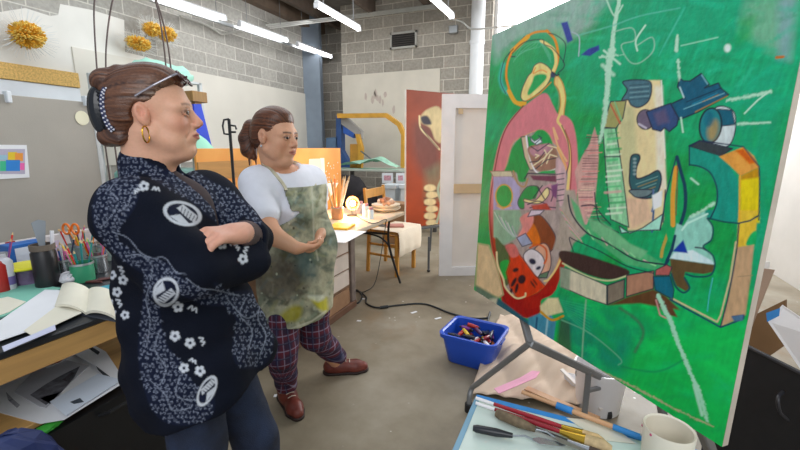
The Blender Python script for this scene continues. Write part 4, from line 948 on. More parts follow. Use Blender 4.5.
MB().slab([Y_(337, 113.5), Y_(386, 113), Y_(400, 123), Y_(404, 132), Y_(404, 168), Y_(400.5, 168), Y_(401, 135), Y_(397, 126), Y_(385, 117.5), Y_(337, 118)], (0, .09, 0)).build('arch', ym_, ar)
MB().slab([Y_(355, 134), Y_(358, 134), Y_(362, 148), Y_(361, 168), Y_(357, 168), Y_(358, 148)], (0, .09, 0)).build('inner_curve', ym_, ar)
MB().slab([Y_(350, 144), Y_(358, 144), Y_(358, 168), Y_(350, 168)], (0, .12, 0)).build('block', mat('ochre_block', 'b8842c', .6, .15), ar)
bl2 = thing('blue_machine', 'dark blue upright metal machine with a grey angled arm under the yellow arch', 'machine', Vector((Y_(338, 168).x, yy+.12, WBz)))
nb = mat('dark_blue_steel', '2c4f86', .5, .2, 5)
def Yb(px, py): return WY(px, py, yy+.12)
MB().slab([Yb(336, 116), Yb(341, 118), Yb(341.5, 150), Yb(348, 162), Yb(350, 168), Yb(337, 168), Yb(336, 140)], (0, .14, 0)).build('column', nb, bl2)
MB().slab([Yb(326, 138), Yb(337, 137), Yb(337, 158), Yb(326, 158)], (0, .14, 0)).build('motor_box', mat('slate_blue', '55708e', .5, .1), bl2)
MB().slab([Yb(343, 126), Yb(354, 133), Yb(353, 138), Yb(343, 133)], (0, .1, 0)).build('blue_hood', mat('royal_blue', '2658b0', .5), bl2)
MB().slab([Yb(341, 117), Yb(347, 118), Yb(361, 131), Yb(361, 139), Yb(355, 134), Yb(341, 124)], (0, .1, 0)).build('arm', mat('arm_grey', '9c9a98', .5, .1), bl2)
MB().slab([Yb(330, 158), Yb(332.5, 158), Yb(332.5, 230), Yb(330, 230)], (0, .08, 0)).build('post', nb, bl2)
o = MB().tube([Y_(362, 151)+Vector((0, -.05, 0)), Y_(375, 161)+Vector((0, -.05, 0))], .014, 8)
tag(o.build('metal_rod', em, smooth=True), 'dark rod leaning out of the mint cloth on the far bench', 'rod')
m = MB()
def hcl(a, b): return .03+.12*math.sin(math.pi*min(1, a*1.0))*(.4+.6*abs(math.sin(a*7+b*5)))+.1*math.exp(-((a-.75)**2)*30)*(1-abs(b-.5))
x0_, x1_ = Y_(339, 168).x, Y_(402, 168).x
m.sheet((x0_, wy+.04, WBz+.002), (x1_-x0_, 0, 0), (0, .24, 0), 40, 10, hcl, .0)
m.sheet((x0_, wy+.04, WBz+.002), (x1_-x0_, 0, 0), (0, .24, 0), 1, 1, lambda a, b: 0, .001)
tag(m.build('mint_drop_cloth', mat('mint_cloth2', '9cc9b2', .7, .15, 12), smooth='all'), 'crumpled mint green drop cloth heaped along the far bench', 'cloth')
# things on / under the bench
for i, (x0, y0, x1, y1, c, l, nm) in enumerate([(382, 173, 393, 183, 'e9e6e8', 'white leaflet with pink print under the far bench, left one', 'leaflet'), (396, 173, 405, 183, 'e9e6e8', 'white leaflet with pink print under the far bench, right one', 'leaflet')]):
    yq = wy-.02; q = [WY(x0, y0, yq), WY(x1, y0, yq), WY(x1, y1, yq), WY(x0, y1, yq)]; t = thing(nm, l, 'leaflet', (q[2]+q[3])/2, 'leaflets hanging at the far bench')
    MB().slab(q, (0, .004, 0)).build('paper', pw, t)
    q = [WY(x0+2, y0+2.5, yq-.001), WY(x1-2, y0+2.5, yq-.001), WY(x1-2, y1-2.5, yq-.001), WY(x0+2, y1-2.5, yq-.001)]; MB().slab(q, (0, -.001, 0)).build('print_patch', mat('pink_print', 'cf9aa4', .7, .5, 60), t)
c = WY(358, 190, wy-.1)
m = MB().ball((c.x-.05, wy-.35, .62), (.36, .25, .34), 20).ball((c.x+.28, wy-.35, .5), (.22, .2, .22), 16).ball((c.x+.1, wy-.35, .3), (.4, .25, .3), 16)
m.v = [v+Vector((.02*math.sin(v.z*30), .02*math.sin(v.x*25), .02*math.sin(v.x*20+v.y*30))) for v in m.v]
m.v = [Vector((v.x, v.y, max(v.z, 0.0))) for v in m.v]
tag(m.build('black_coat_heap', mat('black_cloth', '1f1c20', .9, .3), smooth='all'), 'dark heap of black clothes piled in front of the far bench', 'clothes')
for i, (px, py, s_, c, l) in enumerate([(392, 186, (.5, .3, .07), 'c9d0d4', 'pale grey flat box under the far bench'), (398, 205, (.4, .3, .16), '9a7350', 'brown cardboard box behind the wooden chair'), (408, 186, (.35, .3, .07), 'dde2e6', 'white flat box at the right end under the far bench')]):
    yq = wy-(.22, .85, .22)[i]; s_ = ((.26, .3, .07), (.4, .3, .16), (.2, .3, .07))[i]; q = WY(px, py, yq); hz = q.z
    o = MB().box((q.x, yq, hz/2+.02), (s_[0], s_[1], hz*.999+.04), bev=.006) if i == 1 else MB().box((q.x, yq, hz), s_, bev=.006).box((q.x, yq, (hz-s_[2]/2)/2), (s_[0]*.8, s_[1]*.8, hz-s_[2]/2))
    tag(o.build('storage_box', mat('sbox_'+c, c, .6, .1)), l, 'box')
# ================================================================ THE GREEN PAINTING
PB0 = V(474, 290, 2.2); z0p = PB0.z; dR = (H-z0p)/(sp+(447-225)/400*cp); PB1 = V(722, 447, dR)
pe = (PB1-PB0); PW = pe.length; pe.normalize(); pa_ = Vector((-pe.y, pe.x, 0)); pa_ = pa_ if pa_.x > 0 else -pa_
pu = (pa_*.05+Vector((0, 0, 1.31))); PHt = pu.length; pu.normalize(); pn = (pe.cross(pu)).normalized()
if pn.x > 0: pn = -pn     # towards the viewers
gp = thing('green_painting', 'huge bright green abstract painting with a pink oval figure, on a low metal trestle', 'painting', v2w(PB0))
nx_, nz_ = 620, 560
s_ = 1-(1-np.linspace(0, 1, nx_))**1.0; S_, T_ = np.meshgrid(s_, np.linspace(0, 1, nz_), indexing='ij')
vv = np.array(PB0)[None]+S_.ravel()[:, None]*np.array(pe)*PW+T_.ravel()[:, None]*np.array(pu)*PHt
X, Y = proj_view(vv); P_ = Painter(X, Y); N1 = fbm(X*.03+Y*.01, Y*.03, 1)[:, None]; N2 = fbm(X*.02, Y*.025, 9)[:, None]; N3 = fbm(X*.35+Y*.12, Y*.05-X*.03, 21)[:, None]
N4 = fbm(X*.06+Y*.2, Y*.05-X*.12, 33)[:, None]
def mixc(a, b, t): t = np.clip(t, 0, 1); return a*(1-t)+b*t
gA, gB, gC, gD = (np.array(lin(c))[None] for c in ('15934c', '119c66', '1cb457', '0ca375'))
c = mixc(gA, gB, (N1-.35)*3); up = np.clip((170-Y)/120, 0, 1)[:, None]*np.clip((X-580)/60, 0, 1)[:, None]
c = mixc(c, gD, up*.9); lo = np.clip((Y-280)/60, 0, 1)[:, None]; c = mixc(c, gC, lo*.9)
lw3 = np.clip((Y-290)/50, 0, 1)[:, None]; c *= 1+(.60*N3-.30)*(1-.6*lw3); c *= 1+(.40*N4-.20)*(1-.5*lw3)*1.0; P_.c = c
def cr(x0, y0, k): return lambda *a: [(x0+x/k, y0+y/k) for x, y in a]
A, B, Cc, D, E, F_, G, Hh = cr(480, 20, 4.5), cr(480, 110, 4.5), cr(480, 210, 4.5), cr(560, 70, 3.75), cr(560, 190, 3.75), cr(660, 100, 3.75), cr(650, 210, 3.75), cr(560, 0, 3.75)
Q = cr(600, 70, 3.459); Rr = cr(540, 300, 3.0); U = cr(620, 0, 4.09)
nv = '1e2238'
# ground colours
P_.fill([(485, 20), (496, 62), (508, 50), (530, 38), (560, 45), (590, 30), (612, 0), (640, -20), (560, -40)], 'b9bcc4', soft=6, alpha=.55)
P_.fill([(505, 55), (530, 36), (560, 30), (565, 50), (530, 60), (510, 90)], '4fae62', soft=5, alpha=.6)
P_.fill([(560, 50), (600, 40), (640, 30), (620, 110), (580, 110), (570, 60)], '1fa57e', soft=8, alpha=.5)
P_.fill([(600, 0), (700, -10), (760, -20), (740, 40), (660, 50), (600, 40)], '1a9a74', soft=10, alpha=.55)
P_.fill([(745, 0), (800, -10), (790, 60), (765, 50), (740, 30)], '8fb39a', soft=8, alpha=.6)
P_.fill([(740, 20), (756, 15), (750, 40), (735, 45)], '3aa05a', soft=4, alpha=.7)
P_.fill([(778, 0), (798, -20), (790, 60), (778, 60)], '8b9cb4', soft=5, alpha=.5)
P_.fill([(560, 300), (610, 310), (640, 330), (620, 375), (580, 365), (562, 330)], '147f72', soft=8, alpha=.75)
P_.fill([(585, 312), (640, 310), (660, 330), (640, 345), (600, 335)], '109a60', soft=6, alpha=.7)
P_.fill([(720, 90), (785, 60), (775, 200), (755, 320), (735, 200)], '1b9f80', soft=8, alpha=.45)
for i in range(70):
    x, y = 520+270*random.random(), -60+190*random.random(); a = random.uniform(-.9, .3); L = random.uniform(6, 22)
    P_.stroke([(x, y), (x+L*math.cos(a), y+L*math.sin(a))], random.uniform(2, 6), random.choice(('2cab82', '13855a', '3fb48c', '128d4c')), soft=2.5, alpha=.28, rough=2)
for i in range(50):
    x, y = 560+190*random.random(), 300+150*random.random(); a = random.uniform(-.6, .9); L = random.uniform(8, 26)
    P_.stroke([(x, y), (x+L*math.cos(a), y+L*math.sin(a))], random.uniform(2, 6), random.choice(('1fae58', '14955a', '2ab85c', '129150')), soft=2.5, alpha=.3, rough=2)
for i in range(150):
    x, y = random.uniform(500, 785), random.uniform(-80, 110); a = random.uniform(-1.3, .2); L = random.uniform(8, 30)
    P_.stroke([(x, y), (x+L*math.cos(a), y+L*math.sin(a))], random.uniform(1.5, 6), random.choice(('38c096', '0c7a4c', '5fc8a0', '0fa468', '0a8c5c', '1cae84')), soft=2, alpha=.34, rough=2.5)
for i in range(110):
    x, y = random.uniform(570, 770), random.uniform(290, 450); a = random.uniform(-.4, 1.2); L = random.uniform(8, 34)
    P_.stroke([(x, y), (x+L*math.cos(a), y+L*math.sin(a))], random.uniform(2, 8), random.choice(('22cf62', '0c9a4c', '34d878', '0a8a4c', '18b070')), soft=3, alpha=.3, rough=2.5)
for i in range(26):
    x, y = 470+random.uniform(20, 300), 80+random.random()*120; 
    P_.stroke([(x, y), (x+random.uniform(-3, 3), y+random.uniform(10, 26))], random.uniform(1.5, 4), random.choice(('16a052', '0f8547')), soft=2, alpha=.35)
# upper-left loop and cream arch
P_.fill(A((300, 45), (340, 90), (350, 150), (345, 200), (300, 330), (185, 380), (130, 310), (118, 250), (125, 190), (150, 130), (200, 80), (250, 55)), '22925c', True, 2, .6)
P_.stroke(A((105, 200), (92, 260), (105, 310), (130, 330)), 4, '4fb8ae', True, 1.5, .8)
P_.stroke(A((160, 165), (130, 160), (160, 120), (200, 75)), .8, nv, True)
P_.stroke(A((305, 50), (250, 55), (205, 80), (150, 135), (125, 190), (118, 250), (128, 300), (145, 350), (185, 385), (215, 350)), 2.2, 'd98b35', True)
P_.stroke(A((145, 140), (215, 75)), 4.2, 'e0a13a', soft=.6)
P_.stroke(A((300, 48), (335, 85), (350, 140), (348, 190), (330, 240)), 2.6, 'd98b35', True)
P_.stroke(A((275, 95), (305, 112), (335, 140), (342, 195), (325, 240)), 3.2, 'ecd08c', True)
P_.stroke(A((130, 320), (160, 370), (200, 375)), 4.2, 'd9a645', True)
for i in range(5): P_.stroke(A((150+i*8, 190-i*12), (190+i*20, 120), (270, 100), (320, 160+i*8)), .5, '6fb89a', True, .5, .6)
P_.stroke(A((145, 150), (200, 100), (280, 88), (290, 110), (330, 130), (380, 200), (350, 240)), .8, nv, True, .4, .8)
P_.stroke(A((310, 60), (345, 70), (385, 110), (375, 190)), .8, nv, True, .4, .8)
P_.stroke(A((115, 330), (92, 270), (110, 180), (150, 130)), .7, nv, True, .4, .8)
P_.fill(A((232, 235), (245, 205), (275, 192), (312, 215), (322, 245), (295, 300), (215, 362), (185, 352), (190, 310), (215, 255)), 'e4cf8d', True, .7, out=nv, ow=.5)
P_.fill(A((247, 250), (285, 243), (300, 255), (285, 280), (225, 335), (215, 325), (235, 280)), '1d9a56', True)
P_.stroke(A((250, 215), (240, 240), (275, 225), (300, 235)), .9, 'e08b3a', True); P_.stroke(A((215, 360), (270, 330), (320, 280)), .9, 'e08b3a')
P_.fill(A((345, 250), (372, 285), (385, 345), (380, 400), (372, 445), (350, 440), (362, 380), (355, 320), (335, 285)), 'e6c886', True, out='c98038', ow=.8)
P_.stroke(A((340, 300), (355, 340), (352, 400)), 1.2, '6f9a6a', True)
P_.ell(553, 75, 2.5, 3, '37405c'); P_.stroke(A((325, 235), (345, 250), (355, 245)), 1.2, nv)
P_.fill([(561, 23), (567.5, 21.5), (573, 40), (567.5, 43)], '33418e'); P_.fill([(581, 55), (588, 49), (599, 45), (599.5, 50), (590, 56)], '33418e')
# pink oval
ring = [(545, 93), (553, 105), (558, 114), (566, 116), (573, 124), (577, 145), (578, 180), (575, 215), (571, 245), (562, 272), (553, 293), (541, 300), (540, 312), (528, 318), (512, 312), (503, 305), (500, 285), (494, 260), (490, 235), (489, 205), (492, 175), (500, 140), (511, 119), (527, 104)]
P_.fill(ring, 'cf7f86', True, .8, tex=.12)
P_.fill(ring, 'a43a28', True, .8, gy=(195, 235)); P_.fill(ring, '9a2222', True, .8, gy=(260, 290))
inner = [(532, 132), (541, 130), (549, 134), (553, 142), (561, 150), (566, 165), (569, 182), (569, 210), (565, 238), (558, 262), (550, 278), (538, 292), (520, 296), (507, 290), (501, 270), (497, 245), (494, 215), (496, 190), (503, 176), (508, 158), (513, 143), (522, 137)]
P_.fill(inner, 'a3948f', True, .7, tex=.4)
P_.stroke([(523, 106), (508, 125), (500, 145), (494, 175), (490, 205), (491, 235), (497, 262), (502, 290), (506, 303)], 1.1, '7c2a24', True)
P_.stroke(inner+[inner[0]], .6, 'd9a070', True)
P_.fill(B((195, 118), (230, 118), (260, 90), (295, 95), (322, 135), (320, 165), (280, 170), (215, 280), (205, 320), (175, 320), (160, 280), (105, 290), (125, 240), (145, 170), (175, 130)), '119048', True)
P_.fill(B((185, 122), (212, 118), (225, 210), (245, 270), (225, 270), (200, 210)), 'c8b59c', False, .5, out=nv, ow=.4)
P_.stroke(B((208, 118), (215, 170), (230, 230), (250, 275), (280, 285), (335, 265)), 1.7, 'e9e2e4', True)
P_.fill(B((220, 165), (320, 155), (350, 200), (350, 255), (290, 275), (250, 265), (225, 215)), '97705f', True, .6)
P_.fill(B((225, 175), (310, 150), (320, 180), (250, 210)), 'b48690', True)
for a in (((240, 250), (290, 215), (325, 175)), ((275, 250), (300, 200), (290, 180)), ((300, 240), (315, 200), (345, 210)), ((250, 215), (265, 205), (250, 200)), ((305, 160), (345, 170), (360, 200))): P_.stroke(B(*a), 1.2, 'e3d6b4')
for a in (((230, 165), (260, 185), (310, 150)), ((225, 235), (260, 230), (290, 190)), ((250, 265), (300, 225), (345, 215))): P_.stroke(B(*a), .6, nv)
P_.fill(B((225, 120), (245, 140), (270, 125), (280, 145), (255, 158), (230, 140)), 'd5dde0', out=nv, ow=.5); P_.stroke(B((262, 115), (278, 125), (250, 150)), .9, '2c3350')
P_.fill(B((245, 290), (340, 285), (335, 270), (280, 275)), '2d9a55')
P_.stroke(B((200, 310), (215, 285), (350, 290)), 1.2, '29203a'); P_.fill(B((225, 295), (350, 295), (345, 325), (240, 315)), '6f3b4f')
P_.stroke(B((350, 170), (370, 220), (385, 260), (375, 280)), 2.4, 'e7a873', True); P_.stroke(B((350, 130), (330, 80), (350, 160), (390, 230)), 1.6, 'e9b88a', True)
P_.stroke(B((360, 20), (350, 50), (370, 80), (400, 150), (405, 230), (400, 300), (385, 440)), 2.6, 'e8c987', True); P_.stroke(B((382, 90), (408, 170), (410, 300), (398, 440)), 1.0, '9c3c32', True)
P_.stroke(B((368, 70), (395, 140), (402, 230), (385, 300), (375, 400)), .5, nv, True)
P_.fill(B((345, 215), (385, 270), (380, 400), (360, 430), (345, 330)), 'c9a9ae', True); 
for i in range(6): P_.stroke(B((345, 290+i*24), (378, 285+i*24)), .5, nv)
P_.fill(B((45, 275), (140, 275), (150, 300), (60, 300)), 'c2b9a0', False, .6, out='7d4a34', ow=.5)
P_.fill(B((60, 300), (140, 300), (180, 340), (180, 450), (60, 450)), 'a79fc0', False, .8)
P_.stroke(B((150, 275), (170, 330), (200, 345), (215, 310)), 1.6, 'a98660', True)
P_.ell(504, 196, 8.4, 11.5, '16954c', out='c89a4a', ow=1.3)
P_.stroke(B((75, 430), (100, 445), (140, 430)), 1.0, 'd6a647')
P_.fill(B((185, 380), (215, 345), (260, 345), (270, 380), (230, 410), (190, 445), (170, 420)), '128a48', True, out=nv, ow=.4)
P_.fill(B((270, 350), (320, 330), (345, 360), (340, 450), (200, 450), (200, 410), (250, 400)), 'b98e96', False, .6)
P_.fill(B((200, 400), (250, 405), (300, 350), (310, 380), (270, 420), (205, 415)), 'e4cf9c', True, out=nv, ow=.5)
for a in (((215, 425), (260, 410), (300, 425)), ((305, 350), (330, 370), (320, 410)), ((225, 440), (280, 435), (340, 440)), ((260, 350), (290, 400)), ((240, 395), (280, 340))): P_.stroke(B(*a), .7, nv, True)
P_.fill(B((320, 340), (350, 330), (345, 400), (325, 385)), '7a4a74'); P_.fill(B((230, 430), (300, 420), (320, 450), (240, 450)), 'b0483e')
# lower half of the oval
P_.fill(Cc((60, 0), (180, 0), (190, 40), (160, 130), (100, 160), (60, 120)), '86a78d', False, 1)
for i in range(9): P_.stroke(Cc((65+i*10, 10+i*8), (100+i*8, 70+i*6), (150+i*3, 120)), .8, ('d3ddd6', '5ba27a', 'bfa8c4')[i % 3], True, .6, .75)
P_.fill(Cc((70, 125), (110, 160), (150, 150), (150, 250), (130, 330), (110, 330), (80, 230)), '4d5f3b', True); P_.fill(Cc((90, 240), (125, 225), (140, 260), (120, 310), (100, 300)), '2a9a44', True)
P_.fill(Cc((250, 20), (290, 40), (340, 120), (325, 180), (280, 190), (240, 120), (225, 60)), '7c4028', True, out=nv, ow=.4)
P_.fill(Cc((205, 70), (240, 60), (270, 130), (260, 165), (215, 140)), 'd0702e', True)
P_.fill(Cc((180, 35), (230, 10), (240, 55), (205, 110), (165, 130), (190, 80)), 'd98d88', True)
P_.fill(Cc((230, 0), (290, 0), (270, 20), (215, 30)), 'cfc0cc', out=nv, ow=.5)
P_.fill(Cc((165, 125), (205, 105), (235, 150), (190, 165)), '9aa2bc', out=nv, ow=.4)
P_.fill(Cc((280, 150), (310, 170), (320, 240), (300, 290), (250, 300), (240, 190)), 'd7a58d', True, out=nv, ow=.5)
P_.fill(Cc((195, 205), (230, 175), (275, 200), (290, 240), (270, 290), (255, 300), (215, 255)), 'd9cfd2', True, out=nv, ow=.5)
P_.ell(532.5, 261.5, 3.6, 2.8, '20203a', .5); P_.ell(538.5, 268, 2.6, 1.6, '20203a', -.5)
P_.stroke(Cc((225, 170), (260, 155), (295, 175), (300, 215), (290, 240)), 1.8, 'c9603a', True)
P_.fill(Cc((270, 290), (310, 275), (300, 305), (260, 305)), '5f7a60', out=nv, ow=.5)
P_.fill(Cc((130, 175), (170, 190), (205, 235), (245, 290), (295, 345), (255, 375), (215, 395), (170, 400), (135, 350), (118, 280), (135, 230)), 'c8451a', False, 1.2, out='6a2016', ow=.5)
P_.fill(Cc((115, 160), (155, 155), (175, 200), (145, 215), (125, 190)), 'c9706c', True)
for a, b, rx, ry, r in ((188, 312, 3.8, 4.6, .3), (152, 325, 1.8, 5.2, .5), (165, 352, 1.6, 5, .2), (160, 270, 3, 2, -.4), (140, 365, 1.4, 3, .3), (238, 335, .9, 4, -.6), (248, 325, .7, 3.4, -.6)): P_.ell(480+a/4.5, 210+b/4.5, rx, ry, '2a1220', r)
P_.stroke(Cc((75, 190), (80, 250), (105, 310), (115, 350), (160, 395), (200, 390), (205, 375)), 1.8, 'dfd0a4', True)
P_.stroke(Cc((390, 150), (350, 250), (310, 310), (290, 320)), 2, 'e2c487', True)
P_.fill(Cc((200, 400), (260, 385), (290, 350), (330, 340), (340, 360), (280, 390), (260, 440), (200, 440)), 'a32a22', True)
P_.fill(Cc((-10, 150), (40, 160), (60, 210), (85, 290), (105, 380), (85, 395), (40, 380), (-20, 340)), 'd2b994', False, 1.5, out='a6a87a', ow=.8)
P_.fill(Cc((-20, 338), (40, 370), (80, 400), (80, 450), (30, 450), (-20, 400)), '5f7462', False, 1.5); P_.fill(Cc((45, 400), (80, 395), (80, 440), (50, 440)), 'b9b7a2', False, 1.5)
P_.fill([(498, 298), (522, 316), (530, 322), (528, 336), (500, 318), (496, 305)], '2a5a68', False, 1); P_.fill([(528, 318), (548, 310), (556, 322), (553, 345), (530, 338)], '4c8ba3', False, 1); P_.stroke([(537, 318), (535, 340)], 2, '2b5674'); P_.stroke([(548, 316), (545, 342)], 2, '93b9c4')
P_.fill([(540, 306), (548, 298), (558, 298), (563, 312), (548, 316), (541, 314)], 'd8cda4', False, 1); P_.stroke([(541, 312), (552, 320), (563, 316)], 2.4, 'c7963c', True)
P_.fill([(560, 318), (570, 322), (572, 356), (556, 346)], '3b4a3c', False, 2, .8)
for i in range(9): P_.stroke([(560+i, 300+i*2), (590, 306+i*3.5)], .6, '5fca8c', False, .7, .5)
# right half of lower-left: dark box, drape
P_.fill(E((20, 0), (55, 0), (100, 160), (50, 200), (35, 240), (-25, 220), (-5, 150)), 'a99c90', False, 1.2); 
for i in range(8): P_.stroke(E((0+i*6, 70+i*12), (60+i*4, 150+i*8)), .8, ('d98f8c', '58b07a', 'cfa6c0')[i % 3], False, .7, .8)
P_.fill(E((0, 230), (60, 235), (160, 265), (255, 300), (245, 325), (180, 335), (100, 315), (10, 270)), '3c2a28', True, .8)
P_.stroke(E((10, 275), (100, 322), (180, 340), (250, 322)), 1.6, 'c3c79a', True)
P_.fill(E((5, 290), (40, 300), (175, 358), (175, 430), (100, 405), (5, 362)), 'ccc3ac', False, .6, out=nv, ow=.6); P_.fill(E((0, 290), (40, 300), (35, 375), (0, 362)), '8f9a86', False, 1.2)
P_.fill(E((178, 358), (242, 335), (240, 405), (178, 430)), '7e7264', False, .5, out=nv, ow=.8); P_.fill(E((250, 320), (352, 303), (350, 370), (248, 400)), 'a67c66', False, .5, out=nv, ow=.8)
P_.fill(E((180, 432), (250, 402), (350, 372), (400, 400), (450, 450), (380, 440), (300, 425)), '5c3f28', False, 1.2)
P_.fill(E((65, 0), (135, 0), (130, 60), (100, 130), (90, 130), (70, 60)), 'c99e98', False, .8)
P_.fill(D((130, 215), (143, 260), (145, 330), (140, 400), (135, 450), (65, 450), (55, 380), (85, 320), (110, 280)), 'c49c94', False, .8, tex=.3)
for i in range(34):
    y = 135+i*2.6; xx = 590-8*min(1, (y-128)/60) if y < 190 else 578+(y-190)*.4; P_.stroke([(xx+random.uniform(-3, 2), y), (xx+14+random.uniform(-3, 2), y+random.uniform(-1, 1))], random.uniform(.5, 1.1), random.choice(('7e4a52', '5b3b40', 'e6c8b4', 'd98a86')), False, .4, .85)
P_.fill(E((40, 30), (70, 60), (95, 135), (150, 110), (200, 150), (260, 200), (380, 270), (410, 290), (350, 300), (250, 280), (130, 190), (60, 110)), '57a873', False, 1, .9)
for i in range(11): P_.stroke(E((105+i*26, 150+i*14), (125+i*26, 185+i*11)), 1.2, ('a4dca2', '2fae60', 'd7a8b0')[i % 3], False, .6, .9)
P_.stroke(E((30, 20), (45, 90), (100, 160), (180, 200), (260, 250), (310, 268), (400, 280)), 1.2, nv, True); P_.stroke(E((50, 230), (35, 180), (60, 190), (150, 230), (250, 285), (350, 312)), .7, nv, True)
P_.stroke(E((80, 60), (130, 60), (150, 120), (220, 160)), .8, nv, True); P_.stroke(E((130, 10), (140, 70), (190, 130)), .8, nv, True)
P_.fill(E((100, 100), (190, 140), (260, 200), (330, 230), (300, 260), (200, 210), (120, 150)), '7fb58a', False, 1.2, .7)
# cream panel
pan = D((300, 38), (376, 38), (383, 120), (386, 230), (393, 330), (400, 450), (395, 550), (375, 600), (255, 600), (235, 420), (215, 230), (235, 110))
P_.fill(pan, 'e0cda0', False, .7, tex=.15); P_.fill(D((215, 140), (280, 130), (290, 330), (250, 480), (225, 330)), 'b4b58c', False, 3, .7); P_.fill(D((355, 60), (384, 60), (398, 450), (365, 450)), 'e6dfd4', False, 2, .7)
P_.fill(D((240, 480), (330, 470), (350, 560), (265, 600)), 'd8b59c', False, 3, .9)
P_.stroke(D((380, 40), (384, 120), (388, 230), (394, 330)), 1.2, 'efe7d8')
P_.fill(D((190, 118), (248, 115), (236, 180), (210, 218), (160, 215)), '9c9a66', False, .6, out=nv, ow=.7); P_.stroke(D((190, 130), (225, 200)), 1.6, 'b7604a'); P_.stroke(D((205, 120), (232, 190)), 1.2, '77b98a')
P_.fill(D((160, 218), (208, 218), (222, 300), (236, 400), (245, 470), (258, 590), (190, 560), (178, 450), (168, 320)), '8fc59a', False, .6, tex=.5, out=nv, ow=.7)
for i in range(16): P_.stroke(D((168+random.uniform(0, 12), 240+i*20), (205+random.uniform(0, 20)+i*1.5, 235+i*20)), random.uniform(1, 2.6), random.choice(('1c9a55', 'dfe8d4', 'd9a4a2', '3bb46e')), False, .6, .7)
P_.stroke(D((166, 325), (225, 325)), .7, nv)
P_.fill(D((238, 42), (330, 40), (343, 75), (330, 118), (295, 140), (268, 132), (255, 112), (232, 112), (252, 75)), '4a6c78', True, .6, out=nv, ow=.9)
for i in range(7): P_.stroke(D((262, 58+i*9), (333, 52+i*9)), .6, ('1f3344', '86a8ac')[i % 2])
P_.ell(645.5, 119.5, 8.5, 9.8, '6b5f72', out=nv, ow=.8); P_.stroke([(639, 124), (646, 128)], 2, 'c3bac8')
P_.fill(Q((160, 145), (245, 115), (272, 165), (266, 192), (240, 213), (222, 200), (210, 212), (182, 205)), '344a72', False, .6, out=nv, ow=.9); P_.fill(Q((185, 150), (225, 135), (240, 180), (200, 190)), '6a5870', False, 2, .6)
P_.fill(Q((245, 118), (292, 96), (268, 58), (275, 28), (290, 38), (312, 38), (350, 12), (378, 50), (362, 62), (410, 45), (418, 62), (445, 85), (400, 112), (340, 145), (275, 172)), '15566e', False, .6, out=nv, ow=1.0)
P_.stroke(Q((300, 110), (420, 62)), 1.0, '0d2c40'); P_.stroke(Q((290, 135), (430, 80)), .8, '7fb4be'); P_.stroke(Q((320, 118), (405, 80)), 1.0, '2d7f9a'); P_.stroke(Q((276, 60), (290, 95)), 1.4, 'b7d2d4'); P_.stroke(Q((352, 18), (372, 48)), 1.2, '7fb0bb')
P_.stroke(Q((330, 145), (440, 90)), 1.2, '9a7a44'); P_.stroke(Q((355, 110), (410, 85)), .7, '9a7a44')
P_.fill(Q((108, 300), (130, 292), (138, 305), (126, 340), (128, 375), (165, 365), (200, 348), (212, 372), (205, 410), (185, 440), (130, 440), (104, 400), (103, 350)), '2f5a60', True, .6, out=nv, ow=1.1)
for i in range(5): P_.stroke(Q((125+i*6, 395+i*9), (200-i*3, 368+i*12)), .7, ('7fa6a0', '9b8450')[i % 2])
for i in range(5): P_.ell(*Q((120, 308+i*13))[0], 1.7, 1.3, '8fa3a4')
P_.stroke(Q((185, 430), (188, 450), (180, 560)), 2.0, '3c5c86'); 
P_.fill(E((265, 0), (345, 0), (330, 22), (290, 28), (268, 14)), '6a7c7e', True, .5, out=nv, ow=.8); P_.stroke(E((350, 0), (350, 60), (345, 80)), 1.8, '5b6f96')
P_.fill(E((345, 20), (385, 0), (380, 60), (350, 75)), 'dfe4e2', False, .8); P_.fill(E((222, 135), (262, 163), (310, 142), (386, 90), (374, 150), (300, 152), (230, 162)), 'a9dcc8', False, .6, out=nv, ow=.7)
P_.stroke(E((395, 0), (392, 60), (376, 150)), .9, nv)
P_.stroke(E((430, 0), (425, 90), (405, 160), (385, 220), (380, 250)), 3, 'b39a52', True)
# second spindle
P_.fill([(677, 157), (683, 180), (686, 200), (684, 222), (676, 240), (668, 240), (664, 215), (666, 195), (671, 178)], '1f9a5c', True, .5); P_.stroke([(676, 168), (673, 195), (673, 225)], 4.5, 'd69b4e', True); P_.stroke([(677.5, 164), (677, 190), (676, 215)], 1, '7a4a34', True)
P_.stroke([(677, 157), (681, 172), (685, 188), (685, 208), (680, 226), (675, 240), (671, 252), (667, 262)], 3.6, '163a50', True); P_.stroke([(676, 158), (670, 180), (665, 200), (663, 222)], 1.4, '163a50', True)
# eye drum
P_.fill(F_((205, 32), (272, 38), (284, 95), (272, 150), (250, 175), (205, 172), (170, 155)), 'ccd6d6', True, .6, out=nv, ow=.8); P_.fill(F_((215, 34), (270, 38), (281, 92), (228, 98), (222, 60)), '1f5a6e', False, .6, out=nv, ow=.6)
P_.ell(710.5, 125.5, 11, 17.5, '2c7a80', .12, out='14202e', ow=1.7); P_.ell(713, 130, 5.5, 11, 'a58a58', .2, soft=2.5, alpha=.8); P_.ell(709, 119, 5, 8, '1c6478', .1, soft=2, alpha=.8)
